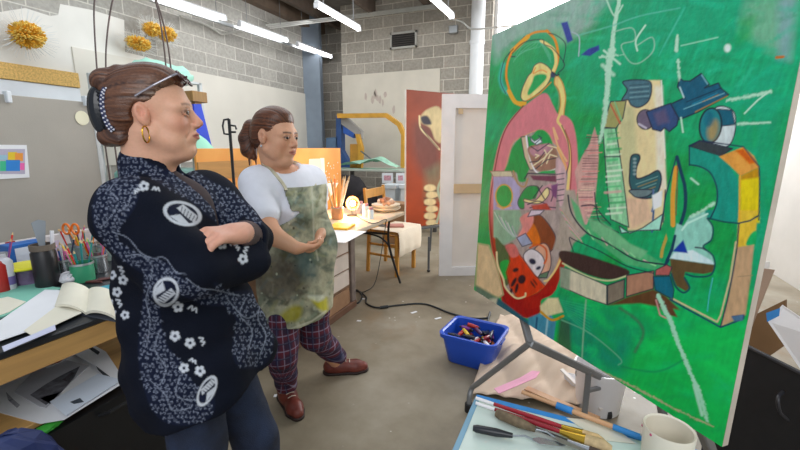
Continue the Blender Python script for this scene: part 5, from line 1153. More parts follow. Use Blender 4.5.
# block figure
P_.fill(F_((108, 172), (150, 152), (272, 182), (225, 212)), '343c40', False, .6, out=nv, ow=.8)
P_.fill(F_((110, 176), (222, 210), (262, 250), (290, 295), (296, 450), (192, 450), (212, 390), (212, 330), (190, 275), (150, 248), (110, 240)), '178c7a', False, .6)
P_.fill(G((205, 0), (332, 0), (328, 52), (280, 42), (212, 28)), '178c7a', False, .6)
P_.fill(F_((222, 212), (312, 176), (352, 210), (372, 252), (302, 285), (262, 245)), 'd99a55', False, .6); P_.fill(F_((285, 190), (312, 182), (360, 235), (335, 240)), 'c8641e', False, 1.2); P_.fill(F_((302, 285), (370, 252), (372, 310), (302, 330)), 'b98a30', False, 1)
P_.fill(F_((302, 300), (372, 290), (372, 460), (302, 460)), 'd8c31e', False, 1.2); P_.fill(G((333, 0), (405, 0), (402, 30), (395, 100), (385, 140), (325, 145)), 'dab850', False, .8); P_.stroke(F_((300, 285), (298, 450)), 2, 'd9a84e')
P_.fill(G((378, 90), (400, 80), (392, 135), (360, 130)), '2aa05c', True)
P_.fill(G((325, 140), (390, 130), (378, 250), (358, 395), (265, 438), (300, 300)), 'b99878', False, .8); P_.stroke(G((330, 250), (385, 245)), .6, '8f7a60')
P_.stroke(F_((110, 245), (110, 175), (150, 152), (312, 175), (372, 250), (374, 330), (370, 450)), 1.3, '1c2a48'); P_.stroke(F_((110, 243), (150, 250), (190, 275), (213, 330), (212, 390), (188, 445)), 1.4, '1c2a48', True)
P_.stroke(G((205, 28), (280, 45), (330, 50), (375, 40), (405, 22)), 1.6, '14424a'); P_.stroke(G((334, 52), (326, 145), (310, 240), (290, 340), (265, 436)), 1.4, '1c2a48')
P_.stroke(G((322, 120), (300, 260), (265, 395), (252, 420), (80, 330)), 1.7, 'cdb894'); P_.stroke(G((75, 335), (140, 372), (265, 440), (350, 408), (352, 395), (310, 400)), 1.7, '1f3658'); P_.fill(G((305, 400), (350, 392), (348, 415), (315, 418)), '4c6a86')
P_.stroke(G((235, 255), (222, 320), (215, 380)), .8, '64b8c8')
# cloud lobes
P_.fill(G((100, 50), (125, 60), (150, 22), (205, 5), (215, 30), (236, 60), (232, 110), (200, 138), (235, 170), (243, 205), (200, 208), (75, 182), (88, 110)), '8fc4b4', False, .7); P_.stroke(G((120, 75), (140, 50), (215, 15)), 2, 'bfe4d4')
P_.fill(G((75, 182), (90, 160), (160, 150), (232, 190), (242, 205)), 'cfe4e6', False, .8); P_.fill(G((75, 182), (242, 206), (238, 232), (200, 240), (132, 232), (128, 250), (150, 290), (135, 305), (100, 285), (80, 240)), '5c4a30', False, .7)
P_.stroke(G((215, 32), (236, 65), (230, 112), (200, 138), (235, 170), (243, 210), (225, 245), (170, 250), (135, 240)), 1.8, '174a50', True); P_.stroke(G((80, 240), (95, 285), (125, 310), (148, 292), (130, 255)), 2, '174a50', True)
P_.fill(G((84, 155), (125, 112), (142, 162)), '1c3c94'); P_.stroke(G((170, 140), (195, 143), (210, 150)), 1, nv)
P_.stroke([(675, 236), (672, 250), (667, 260), (664.5, 268)], 2.8, '163a50')
P_.fill(G((22, 225), (62, 205), (82, 215), (72, 245), (20, 245)), 'a8605c', False, .6, out=nv, ow=.6); P_.fill(G((12, 250), (75, 248), (90, 300), (85, 335), (20, 300)), '166478', False, .6, out=nv, ow=.6)
P_.fill(G((0, 305), (60, 345), (80, 360), (104, 402), (60, 392), (20, 350)), '5f3f2c', False, .8); P_.stroke([(656, 300), (660, 315), (666, 318)], 1.5, 'c78f8c')
# white scratches and drips
wt = 'b9dcc4'
P_.stroke(Hh((220, -60), (222, 0), (210, 60), (200, 130), (195, 190)), 3.2, wt, True, .8, .95, 4.2, 1.1); P_.stroke(Hh((175, 0), (205, 60), (235, 20)), 1.5, wt, True, .7); P_.stroke(Hh((195, 190), (182, 250), (178, 330), (165, 450), (150, 530)), 7.5, wt, True, .9, .92, 3, 1.4); P_.stroke(Hh((150, 215), (235, 205)), 2.6, wt, False, .8, .9, 1, 2); P_.stroke(Hh((165, 190), (225, 240)), 2.2, wt, False, .8); P_.stroke(Hh((160, 245), (200, 280)), 4, wt, False, 1.2, .8)
P_.stroke(Hh((60, 135), (200, 95), (300, 60), (450, 30)), 1.3, '6fbda6', True, .8, .8); P_.stroke(Hh((70, 210), (72, 140), (45, 120)), 1.2, 'a9b8c0', True)
P_.stroke(Hh((200, 120), (270, 105), (280, 150), (230, 170), (260, 230), (300, 235), (350, 190), (345, 140), (290, 170)), 1.1, '9fc4ac', True, .6, .9); P_.stroke(Hh((320, 95), (285, 150), (290, 190)), 1.8, wt, True)
P_.stroke(Hh((450, 60), (400, 150), (370, 210)), 1.0, '5aba9a', False, .8, .7); P_.stroke(U((265, 30), (180, 190)), 1.6, '59b89c', False, 1, .6)
P_.stroke(U((235, 145), (230, 205)), 2.8, wt, False, .8, .95, 3.6, 1); P_.stroke(U((238, 245), (243, 330)), 2.6, wt, False, .8, .9, 2, 1.5); P_.stroke(U((250, 187), (400, 153)), 1.0, 'a6dcc0', False, .6); P_.ell(727.5, 48, 3.4, 4.2, 'cfe4d6', .3, soft=1.2); P_.stroke(U((640, 235), (668, 232)), 2.6, 'b96a34')
P_.stroke(Q((440, 105), (500, 95), (590, 75)), 2.6, wt, False, .9, .9, 3.2, 1.5); P_.stroke(Q((500, 150), (545, 105), (590, 70)), 1.6, wt); P_.stroke(Q((478, 186), (590, 182)), 2.6, wt, False, .8, .9, 1.5, 1); P_.stroke(Q((280, 165), (287, 215)), 1.8, wt); P_.stroke(Q((315, 375), (340, 395)), 1.8, wt, False, .8)
P_.stroke(F_((115, 440), (160, 415), (205, 385)), 2.4, wt, False, 1, .9, 2, 2)
P_.stroke([(658, 296), (664, 308), (670, 320), (677, 340), (684, 357), (691, 374), (698, 390)], 4.4, 'a9d8bc', True, .8, .95, 3.6, 1.5); P_.stroke([(697, 388), (703, 405), (707, 420)], 5.5, 'a9d8bc', False, 1, .9, 3.5, 2); P_.stroke([(694, 385), (702, 415)], 3, 'a9d8bc', False, 1)
P_.stroke(Rr((138, 0), (130, 100), (125, 190), (170, 208)), 1.4, '86b492', False, .7); P_.stroke(Rr((65, 60), (150, 100), (240, 175), (235, 195)), 1.1, '6fae8c', True, .7); P_.stroke(Rr((125, 190), (240, 240), (310, 275), (400, 325), (520, 380)), 2.0, 'b4ad8a', False, .8, .95, 1.2, 1.5); P_.stroke(Rr((300, 285), (315, 300)), 2, 'b4c9b4'); P_.stroke(Rr((240, 25), (290, 60), (310, 100), (285, 155)), 3, '4b5c50', True, 1.5, .7); P_.stroke(Rr((245, 200), (350, 215), (430, 180)), 1.5, '0f7f56', True, 1, .7)
P_.stroke([(486, 420), (490, 425)], 1, wt)
m_ = P_.c.mean(1, keepdims=True); P_.c = m_+(P_.c-m_)*1.14; P_.c = np.clip(P_.c*1.22, 0.004, .95)
gpr = YAW
def frame_mesh(name, mb, m, parent):
    """mesh given in the view frame for a thing placed in the room"""
    mb.v = [v2w(v) for v in mb.v]; return mb.build(name, m, parent)
vw_ = np.stack([vv[:, 0]*cy-vv[:, 1]*sy, vv[:, 0]*sy+vv[:, 1]*cy, vv[:, 2]], 1)
gp['view_base'] = tuple(gp.location)
fq = quad_idx(nx_, nz_)
np_mesh('painted_face', vw_, fq, vmat('painting_oil', .42, .3, 90), gp, P_.c, smooth=False); del gp['view_base']
sq = [PB0-pn*.002, PB0+pe*PW-pn*.002, PB0+pe*PW+pu*PHt-pn*.002, PB0+pu*PHt-pn*.002]
em_ = mat('canvas_side', 'c9beb0', .7, .15, 8)
m = MB().slab(sq, -pn*.022); frame_mesh('stretcher_edge', m, em_, gp)
def GP(s, t, n=0.0): return v2w(PB0+pe*s+pu*t+pn*n)
# ---------------------------------------------------------------- trestle below the painting
tg = mat('grey_tube_steel', '8f9194', .4, .1, 5, metal=.5)
ap = V(530, 343, 1.78); ft = WZ(469, 409, .012); 
tr = thing('metal_trestle', 'grey tubular steel trestle with splayed legs under the green painting', 'trestle', WZ(540, 400, 0))
apw = v2w(ap)
bendL = WZ(472, 388, .13)
MB().tube([ft+Vector((0, 0, .01))]+curve([ft+Vector((0, 0, .08)), bendL, bendL.lerp(apw, .12), bendL.lerp(apw, .35)], 5)+[apw], .0145, 10).build('leg', tg, tr, True)
MB().lathe(ft-Vector((0, 0, .012)), [(0, 0), (.024, 0), (.024, .045), (.018, .05)], 14).build('rubber_foot', bm_, tr, True)
ftR = WZ(611, 408, .03); bR = ftR+Vector((0, 0, .15))
MB().beam(apw, bR+Vector((0, 0, .0)), .024, .038, bev=.006).build('leg', tg, tr)
MB().beam(bR, ftR, .03, .03, bev=.004).build('post', tg, tr)
mid = apw.lerp(bR, .66); MB().beam(mid, Vector((mid.x, mid.y, .02)), .028, .028, bev=.004).build('post', tg, tr)
MB().beam(Vector((mid.x, mid.y, .2)), Vector((ftR.x, ftR.y, .17)), .02, .02, bev=.003).build('cross_brace', tg, tr)
cw_ = WZ(607, 418, .0); MB().lathe(cw_+Vector((0, 0, .03))-v2w(Vector((.01, 0, 0))), [(0, 0), (.03, 0), (.03, .02), (0, .02)], 18, ax=v2w(Vector((1, 0, 0)))).build('caster', bm_, tr, True)
# upright easel parts behind: bottom ledge and mast carrying the canvas
MB().beam(GP(.3, .05, -.05), GP(1.2, .05, -.05), .035, .05, bev=.004).build('top_rail', tg, tr)
MB().beam(apw, GP(.32, .05, -.05), .03, .03, bev=.004).build('cross_brace', tg, tr)
a = GP(1.12, .05, -.06); b = GP(1.12, .05, -.5); MB().beam(a, (b.x, b.y, 0), .03, .03, bev=.004).build('leg', tg, tr)
a = GP(.7, 1.0, -.03); b = GP(.75, 0, -.62); MB().beam(a, (b.x, b.y, 0), .03, .03, bev=.004).build('rear_prop', tg, tr)
# ---------------------------------------------------------------- floor: kraft paper, pink strip, bucket, bin
kp = mat('kraft_paper', 'cdb7a2', .8, .08, 5); 
K = [WZ(x, y, 0) for x, y in [(462, 392), (548, 398), (600, 392), (488, 322)]]
o0 = WZ(470, 398, .003); u_ = WZ(600, 412, .003)-o0; v_ = WZ(500, 318, .003)-o0
def crum(a, b): return .02+.012*abs(math.sin(a*23-b*17))+.035*abs(math.sin(a*9+b*6))*(.3+.7*math.sin(math.pi*b))+.05*max(0, math.sin(b*6.5-a*2))*math.sin(math.pi*a)
m = MB().sheet(o0, u_, v_, 60, 50, crum, .002); o = m.build('kraft_paper', kp, smooth='all')
tag(o, 'crumpled tan kraft paper spread on the floor under the trestle', 'paper')
p = [WZ(494, 389, .09), WZ(499, 394, .09), WZ(536, 378, .12), WZ(540, 372, .12), WZ(532, 371, .12), WZ(520, 378, .11)]
tag(MB().slab(p, (0, 0, .003)).build('pink_paper_strip', mat('pink_paper', 'e6a3bd', .7, .06)), 'torn pink paper strip lying on the kraft paper', 'paper strip')
p = [WZ(524, 392, .03), WZ(528, 389, .03), WZ(600, 420, .05), WZ(596, 424, .05)]
tag(MB().slab(p, (0, 0, .02)).build('wooden_batten', mat('batten_wood', 'c79a74', .6, .1, 5)), 'thin pinkish wooden batten lying across the kraft paper', 'batten')
p = [WZ(563, 372, .10), WZ(585, 376, .10), WZ(590, 402, .02), WZ(566, 386, .02)]
tag(MB().slab(p, (0, .004, 0)).build('note_sheet', pw), 'white paper sheet with a small black mark leaning near the bucket', 'paper')
p = [WZ(560, 371, .11), WZ(563, 370, .11), WZ(603, 410, .06), WZ(600, 411, .06)]
tag(MB().slab(p, (0, 0, .012)).build('white_strip', mat('white_strip', 'e6dfda', .6)), 'narrow white wooden strip leaning past the trestle leg', 'strip')
bq = WZ(597, 407, 0); bk_ = thing('white_bucket', 'white plastic bucket on the floor beneath the green painting', 'bucket', bq)
MB().lathe(bq, [(0, .003), (.105, .003), (.11, .01), (.13, .23), (.136, .23), (.136, .255), (.126, .255), (.106, .012), (0, .01)], 32).build('bucket_body', mat('bucket_white', 'f4f2f4', .4, .03), bk_, True)
MB().tube([bq+v2w(Vector((.135*math.cos(t), .135*math.sin(t)*.35-.05*abs(math.cos(t))*0, .22-.1*math.sin(t)))) for t in np.linspace(0, math.pi, 14)], .003, 6).build('handle', g, bk_, True)
# blue bin
bc = WZ(478, 371, 0)+v2w(Vector((0, .16, 0))); bn = thing('blue_bin', 'royal blue plastic bin of paint tubes on the floor beside the green painting', 'bin', bc)
brz = math.radians(-30); hb = .21
def rr(hx, hy, z, r=.05, n=6):
    out = []
    for cx_, cy_, a0 in ((hx-r, hy-r, 0), (-hx+r, hy-r, 90), (-hx+r, -hy+r, 180), (hx-r, -hy+r, 270)):
        for i in range(n): a = math.radians(a0+90*i/(n-1)); out.append(Vector((cx_+r*math.cos(a), cy_+r*math.sin(a), z)))
    return out
def ringmesh(levels, M, o, closed=True):
    m = MB(); k = len(levels[0]); vs = [M@v+o for L_ in levels for v in L_]
    fs = [(i*k+j, i*k+(j+1) % k, (i+1)*k+(j+1) % k, (i+1)*k+j) for i in range(len(levels)-1) for j in range(k)]
    return m.add(vs, fs+[tuple(range(k))[::-1]]+([tuple(range((len(levels)-1)*k, len(levels)*k))] if closed else []))
M_ = Matrix.Rotation(YAW+brz, 3, 'Z')
lv = [rr(.145, .13, .004), rr(.15, .135, .01), rr(.182, .158, hb-.03), rr(.182, .158, hb-.028), rr(.196, .172, hb-.026), rr(.198, .174, hb), rr(.186, .162, hb+.002), rr(.176, .152, hb-.006), rr(.145, .13, .012)]
ringmesh(lv, M_, bc).build('bin_body', mat('royal_blue_plastic', '2152c4', .35, .06, 6), bn, True)
for i in range(2):
    s_ = -1 if i else 1
    MB().box(bc+M_@Vector((s_*.19, 0, hb-.035)), (.02, .09, .016), R=M_, bev=.003).build('grip', mat('royal_blue_plastic', '1a3f9e'), bn)
tcol = ['1c1a20', '4a2358', '222a50', 'b32a25', 'e07a20', 'e8e4ea', '2a1a18', '7d2f8c', 'd8b52c', '26262e', '3a3a46', '8c1f2a']
for i in range(40):
    q = bc+M_@Vector((random.uniform(-.125, .125), random.uniform(-.105, .105), 0)); q.z = .10+.085*(i/40)
    a = random.uniform(0, 6.28); d = Vector((math.cos(a), math.sin(a), random.uniform(-.15, .25))).normalized(); c_ = tcol[i % 12]; L = random.uniform(.045, .07)
    n_ = Vector((-d.y, d.x, 0)).normalized()
    nm = {'1c1a20': 'black', '4a2358': 'purple', '222a50': 'navy', 'b32a25': 'red', 'e07a20': 'orange', 'e8e4ea': 'white', '2a1a18': 'dark brown', '7d2f8c': 'violet', 'd8b52c': 'yellow', '26262e': 'charcoal', '3a3a46': 'slate grey', '8c1f2a': 'crimson'}[c_]
    t = thing('paint_tube', nm+' paint tube '+('low in' if i < 13 else 'on top of' if i >= 27 else 'midway up')+' the heap inside the blue bin', 'paint tube', q, nm+' paint tubes in the blue bin')
    MB().tube([q-d*L*.6, q-d*L*.2, q+d*L*.5, q+d*L*.6], [.013, .014, .012, .006], 10).build('tube_body', mat('ptube_'+c_, c_, .35, .1), t, True)
    MB().tube([q+d*L*.6, q+d*(L*.6+.012)], .007, 8).build('cap', mat('ptube_cap', '1a1a1c', .4), t, True)
tag(MB().tube([bc+M_@Vector((0, .17, .012)), WZ(490, 312, .01)], .008, 8).build('cable_end', cabm, smooth=True), 'short black cable end rising behind the blue bin', 'cable')
# ================================================================ PALETTE TABLE (near)
PZ = .68
def PP(px, py, z=PZ): return WZ(px, py, z)
c0 = PP(478, 396); ex = (PP(640, 437)-c0).normalized(); ey = Vector((ex.y, -ex.x, 0)); 
if (PP(436, 450)-c0).dot(ey) < 0: ey = -ey
pt_ = thing('palette_table', 'low grey-topped table with a blue-taped glass palette, in front of the green painting', 'table', c0+ex*.35+ey*.3-Vector((0, 0, PZ)))
W_, L_ = .72, .56
def R4(a, b, c, d, z): return [c0+ex*a+ey*c+Vector((0, 0, z)), c0+ex*b+ey*c+Vector((0, 0, z)), c0+ex*b+ey*d+Vector((0, 0, z)), c0+ex*a+ey*d+Vector((0, 0, z))]
MB().slab(R4(-.01, W_, -.01, L_, -.035), (0, 0, .025)).build('tabletop', mat('table_grey', '6b7a86', .5, .15, 6), pt_)
for a, b in ((.04, .05), (W_-.05, .05), (.04, L_-.06), (W_-.05, L_-.06)):
    q = c0+ex*a+ey*b; MB().box((q.x, q.y, (PZ-.035)/2), (.035, .035, PZ-.035), math.atan2(ex.y, ex.x), bev=.003).build('leg', tg, pt_)
gl = MB().slab(R4(0, W_-.02, 0, L_-.02, -.01), (0, 0, .009)); o = gl.build('palette_glass', mat('pale_palette', 'c3d6cf', .12, .08, 3, col2='d6dfd8'), pt_)
bt_ = mat('blue_tape', '2a7fc4', .5, .15, 12)
MB().slab(R4(-.005, W_-.01, -.006, .014, -.0005), (0, 0, .001)).build('tape_strip', bt_, pt_); MB().slab(R4(-.006, .008, .014, L_-.02, -.0005), (0, 0, .001)).build('glass_edge', mat('glass_edge', '6d9cb8', .2, .1), pt_)
MB().slab([PP(566, 418), PP(600, 421), PP(620, 432), PP(636, 444), PP(600, 440)], (0, 0, .0012)).build('paint_smear', mat('cream_smear', 'd9d4c4', .4, .06), pt_)
# blue taped stick behind
def stick(p, q, r, m_, name, t): return MB().tube([p, q], r, 10).build(name, m_, t, True)
bs = thing('taped_wooden_rod', 'wooden rod partly wrapped in blue tape along the back edge of the palette table', 'rod', PP(580, 410))
q0, q1 = PP(522, 392, PZ+.012), PP(640, 437, PZ+.012)
for a, b, mm, r in ((0, .33, mat('rod_wood', 'c99a72', .5, .1), .006), (.33, .47, bt_, .010), (.47, .8, mat('rod_wood', 'c99a72'), .007), (.8, 1, bt_, .008)):
    stick(q0.lerp(q1, a), q0.lerp(q1, b), r, mm, 'rod_section' if mm is not bt_ else 'tape_wrap', bs)
def brush(p, q, hc, label, r=.006, bl=.05, bw_=.012, name='paint_brush', flat=.5, tip='c9a25c', fer='c9a13c', tail='e8e4e6'):
    t = thing(name, label, 'paint brush', (p+q)/2); d = (q-p).normalized(); L = (q-p).length
    stick(p, p+d*L*.16, r*.8, mat('bh_'+tail, tail, .3), 'handle_end', t)
    MB().tube([p+d*L*.16, p+d*L*.5, p+d*(L-bl*2)], [r*.85, r*1.15, r], 10).build('handle', mat('bh_'+hc, hc, .25, .15, 30), t, True)
    MB().tube([p+d*(L-bl*2), p+d*(L-bl)], [r*1.1, bw_*.9], 12).build('ferrule', mat('fer_'+fer, fer, .25, .05, metal=.9), t, True)
    MB().tube([p+d*(L-bl), p+d*(L-bl*.3), q], [bw_*.9, bw_, bw_*.45], 12).build('bristles', mat('bris_'+tip, tip, .8, .25, 60), t, True)
zb = PZ+.010
brush(PP(476, 398, zb+.006), PP(604, 441, zb+.008), '9a1f2c', 'dark red handled brush with a gold ferrule, back one of the two red brushes', tip='c7a878')
brush(PP(476, 403, zb+.006), PP(612, 449, zb+.01), '8c1826', 'dark red handled brush with a wide gold ferrule, front one of the two red brushes', bw_=.016, bl=.06, tip='b8a078')
brush(PP(496, 413, zb+.004), PP(612, 458, zb+.004), '2a2622', 'thin black handled brush lying in front of the red brushes', r=.004, bw_=.009, tail='2a2622', fer='b8b8bc', tip='4a3a30')
# stained putty knife / palette knives
def knife(p, q, frac, label, hm, bm__, r=.010, bwid=.012):
    t = thing('palette_knife', label, 'palette knife', (p+q)/2); d = (q-p).normalized(); n_ = Vector((-d.y, d.x, 0)).normalized(); L = (q-p).length
    MB().tube([p, p+d*.01, p+d*L*frac*.6, p+d*L*frac], [r*.7, r, r*1.05, r*.6], 12).build('handle', hm, t, True)
    s0_ = p+d*L*frac; MB().tube([s0_, s0_+d*.03+Vector((0, 0, .006)), s0_+d*.05], .0025, 8).build('shank', metalj, t, True)
    b0 = s0_+d*.045; MB().slab([b0+n_*.002, b0+d*.02+n_*bwid, q-d*.02+n_*bwid*.7, q, q-d*.02-n_*bwid*.7, b0+d*.02-n_*bwid, b0-n_*.002], (0, 0, .0012)).build('blade', bm__, t)
knife(PP(473, 428, zb+.004), PP(566, 446, zb+.0), .44, 'palette knife with a black handle and trowel blade at the front left of the palette', mat('black_handle', '1d1e24', .35, .2, 20), mat('steel_blade', 'b9bfc6', .2, .05, metal=.9))
knife(PP(496, 413, zb+.008), PP(590, 452, zb+.004), .45, 'palette knife with a paint-crusted grey-brown handle between the brushes', mat('crusty_handle', '6c5c46', .7, .4, 60), mat('steel_blade_dull', '8e8a84', .35, .1, metal=.6), r=.013)
cu = PP(664, 465); cup = thing('paint_cup', 'cream ceramic cup with pink paint specks at the right end of the palette', 'cup', cu)
hh_ = .097; MB().lathe(cu, [(0, .002), (.046, .002), (.049, .01), (.053, hh_), (.052, hh_+.003), (.048, hh_), (.044, .012), (0, .01)], 32).build('cup_body', mat('cream_cup', 'ddd5c4', .4, .05, 8), cup, True)
m = MB()
for a, z in ((2.6, .085), (3.4, .092), (4.6, .08), (1.6, .094)):
    m.ball(cu+Vector((.0515*math.cos(a+YAW), .0515*math.sin(a+YAW), z)), .0035, 8)
m.build('paint_fleck', mat('pink_fleck', 'b83c6a', .5), cup)
# ================================================================ RIGHT SIDE: portfolio, wood, panels
bp_ = thing('black_portfolio', 'large black portfolio folder leaning at the right edge behind the green painting', 'portfolio', W(790, 440, 1.3)); bp_.location.z = 0
def VS(px, py, d): return W(px, py, d)
qa, qb = VS(722, 334, 1.74), VS(818, 382, 1.42)
q = [Vector((qa.x, qa.y, qa.z-.06)), qa.lerp(qb, .06), qb, Vector((qb.x, qb.y, 0)), Vector((qa.x, qa.y, 0))]; q[1].z = qa.lerp(qb, .06).z
off = v2w(Vector((.02, .01, 0))); MB().slab(q, off).build('folder', mat('black_leather', '141417', .75, .2, 30), bp_)
m = MB(); q2 = [x-off*.06 for x in q]; m.tube([q2[1], q2[2]], .006, 8).tube([q2[0], q2[4]], .006, 8); m.build('piping', mat('black_piping', '2a2a30', .4), bp_, True)
MB().tube(curve([VS(783, 392, 1.5), VS(778, 398, 1.46), VS(780, 412, 1.46), VS(788, 420, 1.48)]), .006, 8).build('handle', mat('black_piping', '2a2a30'), bp_, True)
o = MB().slab([VS(768, 322, 1.9), VS(782, 305, 1.9), VS(840, 345, 1.7), VS(835, 420, 1.7)], off*.3); tag(o.build('white_card', mat('white_card2', 'd9d6d6', .6, .03)), 'white card panel leaning behind the black portfolio', 'card')
o = MB().slab([VS(766, 313, 1.86), VS(780, 308, 1.86), VS(779, 316, 1.86), VS(767, 322, 1.86)], off*.06); tag(o.build('blue_tape_piece', bt_), 'piece of blue tape on the corner of the white card at the right', 'tape')
o = MB().slab([VS(757, 268, 2.05), VS(774, 270, 2.05), VS(750, 330, 2.05), VS(738, 338, 2.05)], off*.5); stt = o.build('wooden_strut', mat('strut_wood', 'a58a76', .6, .15, 4)); tag(stt, 'slanting wooden strut between the green painting and the right wall', 'strut')
o = MB().slab([VS(760, 262, 2.1), VS(768, 262, 2.1), VS(768, 268, 2.1), VS(760, 272, 2.1)], off*.8); o.v = [v-stt.location for v in o.v]; o.v = [v+stt.location for v in o.v]; o.build('end_block', mat('white_block', 'e6e3df', .6), stt)
o = MB().slab([VS(748, 318, 2.15), VS(785, 300, 2.15), VS(785, 345, 2.15), VS(742, 375, 2.15)], off); tag(o.build('brown_board', mat('brown_board', '7a5a38', .7, .15, 4)), 'brown board standing behind the black portfolio', 'board')
# ================================================================ PEOPLE
def np_person(name, v, f, m, parent, cols=None, smooth=True):
    w_ = np.stack([v[:, 0]*cy-v[:, 1]*sy, v[:, 0]*sy+v[:, 1]*cy, v[:, 2]], 1)
    parent['view_base'] = tuple(parent.location); o = np_mesh(name, w_, f, m, parent, cols, smooth); del parent['view_base']; return o
def A3(p): return np.array(tuple(p), float)
def surf(body, h, rel=1, pad=.03, lo=None, hi=None, post=None, sub=0):
    D, lo_, ax = body.field(h, lo, hi, pad)
    if post is not None:
        Xg, Yg, Zg = np.meshgrid(*ax, indexing='ij'); D = post(D, Xg, Yg, Zg)
    v, f = nets(D, lo_, h); v = relax(v, f, rel)
    for _ in range(sub): v, f = subdiv(v, f)
    return v, f
class Frame:
    """head-local axes: x out of the face, y to the person's left, z up"""
    def __init__(s, o, yaw, tilt=0.0, sc=1.0, roll=0.0):
        s.o = A3(o); s.s = sc
        R = Matrix.Rotation(yaw, 3, 'Z') @ Matrix.Rotation(tilt, 3, 'Y') @ Matrix.Rotation(roll, 3, 'X'); s.R = np.array(R)
    def __call__(s, x, y, z): return s.o + s.R@(np.array([x, y, z])*s.s)
    def inv(s, P): return ((P-s.o)@s.R)/s.s
def head_sdf(b, F, old=True):
    S = F.s; R = F.R
    def el(c, r, k=.015, sub=False, id=0, R2=None): b.ell(F(*c), [q*S for q in r], k*S, R if R2 is None else R@R2, sub, id)
    def cp_(a, c, ra, rb, k=.015, sub=False, id=0): b.cap(F(*a), F(*c), ra*S, rb*S, k*S, sub, id=id)
    el((-.012, 0, .035), (.098, .076, .084))
    el((.03, 0, -.02), (.060, .062, .088), .02)
    w_ = .056 if old else .062
    for s_ in (-1, 1):
        cp_((.0, s_*w_, -.052), (.055, s_*.022, -.095), .020, .018, .022)
        el((.052, s_*.038, -.026), (.026, .026, .026) if old else (.030, .032, .034), .02)
        if not old: el((.035, s_*.048, -.06), (.032, .024, .032), .02)
    el((.070, 0, -.098), (.022, .024, .018), .018)
    if old:
        el((.028, 0, -.112), (.05, .042, .022), .02)
        for s_ in (-1, 1): el((.042, s_*.036, -.072), (.028, .024, .026), .02)
    else: el((.03, 0, -.112), (.045, .042, .022), .02)
    cp_((.075, -.030, .023), (.075, .030, .023), .015, .015, .015)
    for s_ in (-1, 1): el((.062, s_*.048, .016), (.018, .014, .014), .015)
    nl = .108 if old else .105
    cp_((.085, 0, .012), (nl, 0, -.025), .0075, .0105 if old else .0115, .011)
    for s_ in (-1, 1): el((nl-.010, s_*.0125, -.032), (.0115, .0085, .0075), .007)
    el((.074, 0, -.060), (.024, .030, .026), .015)
    for s_ in (-1, 1): el((.096, s_*.031, .002), (.016, .015, .011), .010, True)
    for s_ in (-1, 1):
        for k in range(5):
            a, c = -1+.4*k, -.6+.4*k
            if k == 4: break
            yz = lambda t: (.0785+.012*math.cos(t*1.1)-.001, s_*.031+.0155*math.sin(t*1.35), .0022+.0078*math.cos(t*1.35))
            yl = lambda t: (.0775+.011*math.cos(t*1.1)-.001, s_*.031+.0155*math.sin(t*1.35), .0008-.0074*math.cos(t*1.35))
            cp_(yz(a*1.1), yz(c*1.1), .0036, .0036, .002); cp_(yl(a*1.1), yl(c*1.1), .0032, .0032, .002)
    if old:
        for s_ in (-1, 1): cp_((.094, s_*.020, -.037), (.078, s_*.034, -.066), .003, .003, .006, True); cp_((.088, s_*.022, -.014), (.084, s_*.040, -.017), .002, .002, .005, True)
    el((.0945, 0, -.0555), (.0095, .0215, .0052), .003, id=1)
    el((.0935, 0, -.0655), (.0105, .0185, .0065), .003, id=1)
    Re = np.array(Matrix.Rotation(math.radians(-14), 3, 'Y'))
    for s_ in (-1, 1):
        Rz = np.array(Matrix.Rotation(s_*math.radians(-18), 3, 'Z'))@Re
        el((-.010, s_*.078, -.003), (.017, .0075, .029), .004, R2=Rz, id=2)
        el((-.008, s_*.087, .003), (.010, .0085, .018), .004, True, R2=Rz)
        el((-.002, s_*.080, -.008), (.006, .005, .008), .004, id=2)
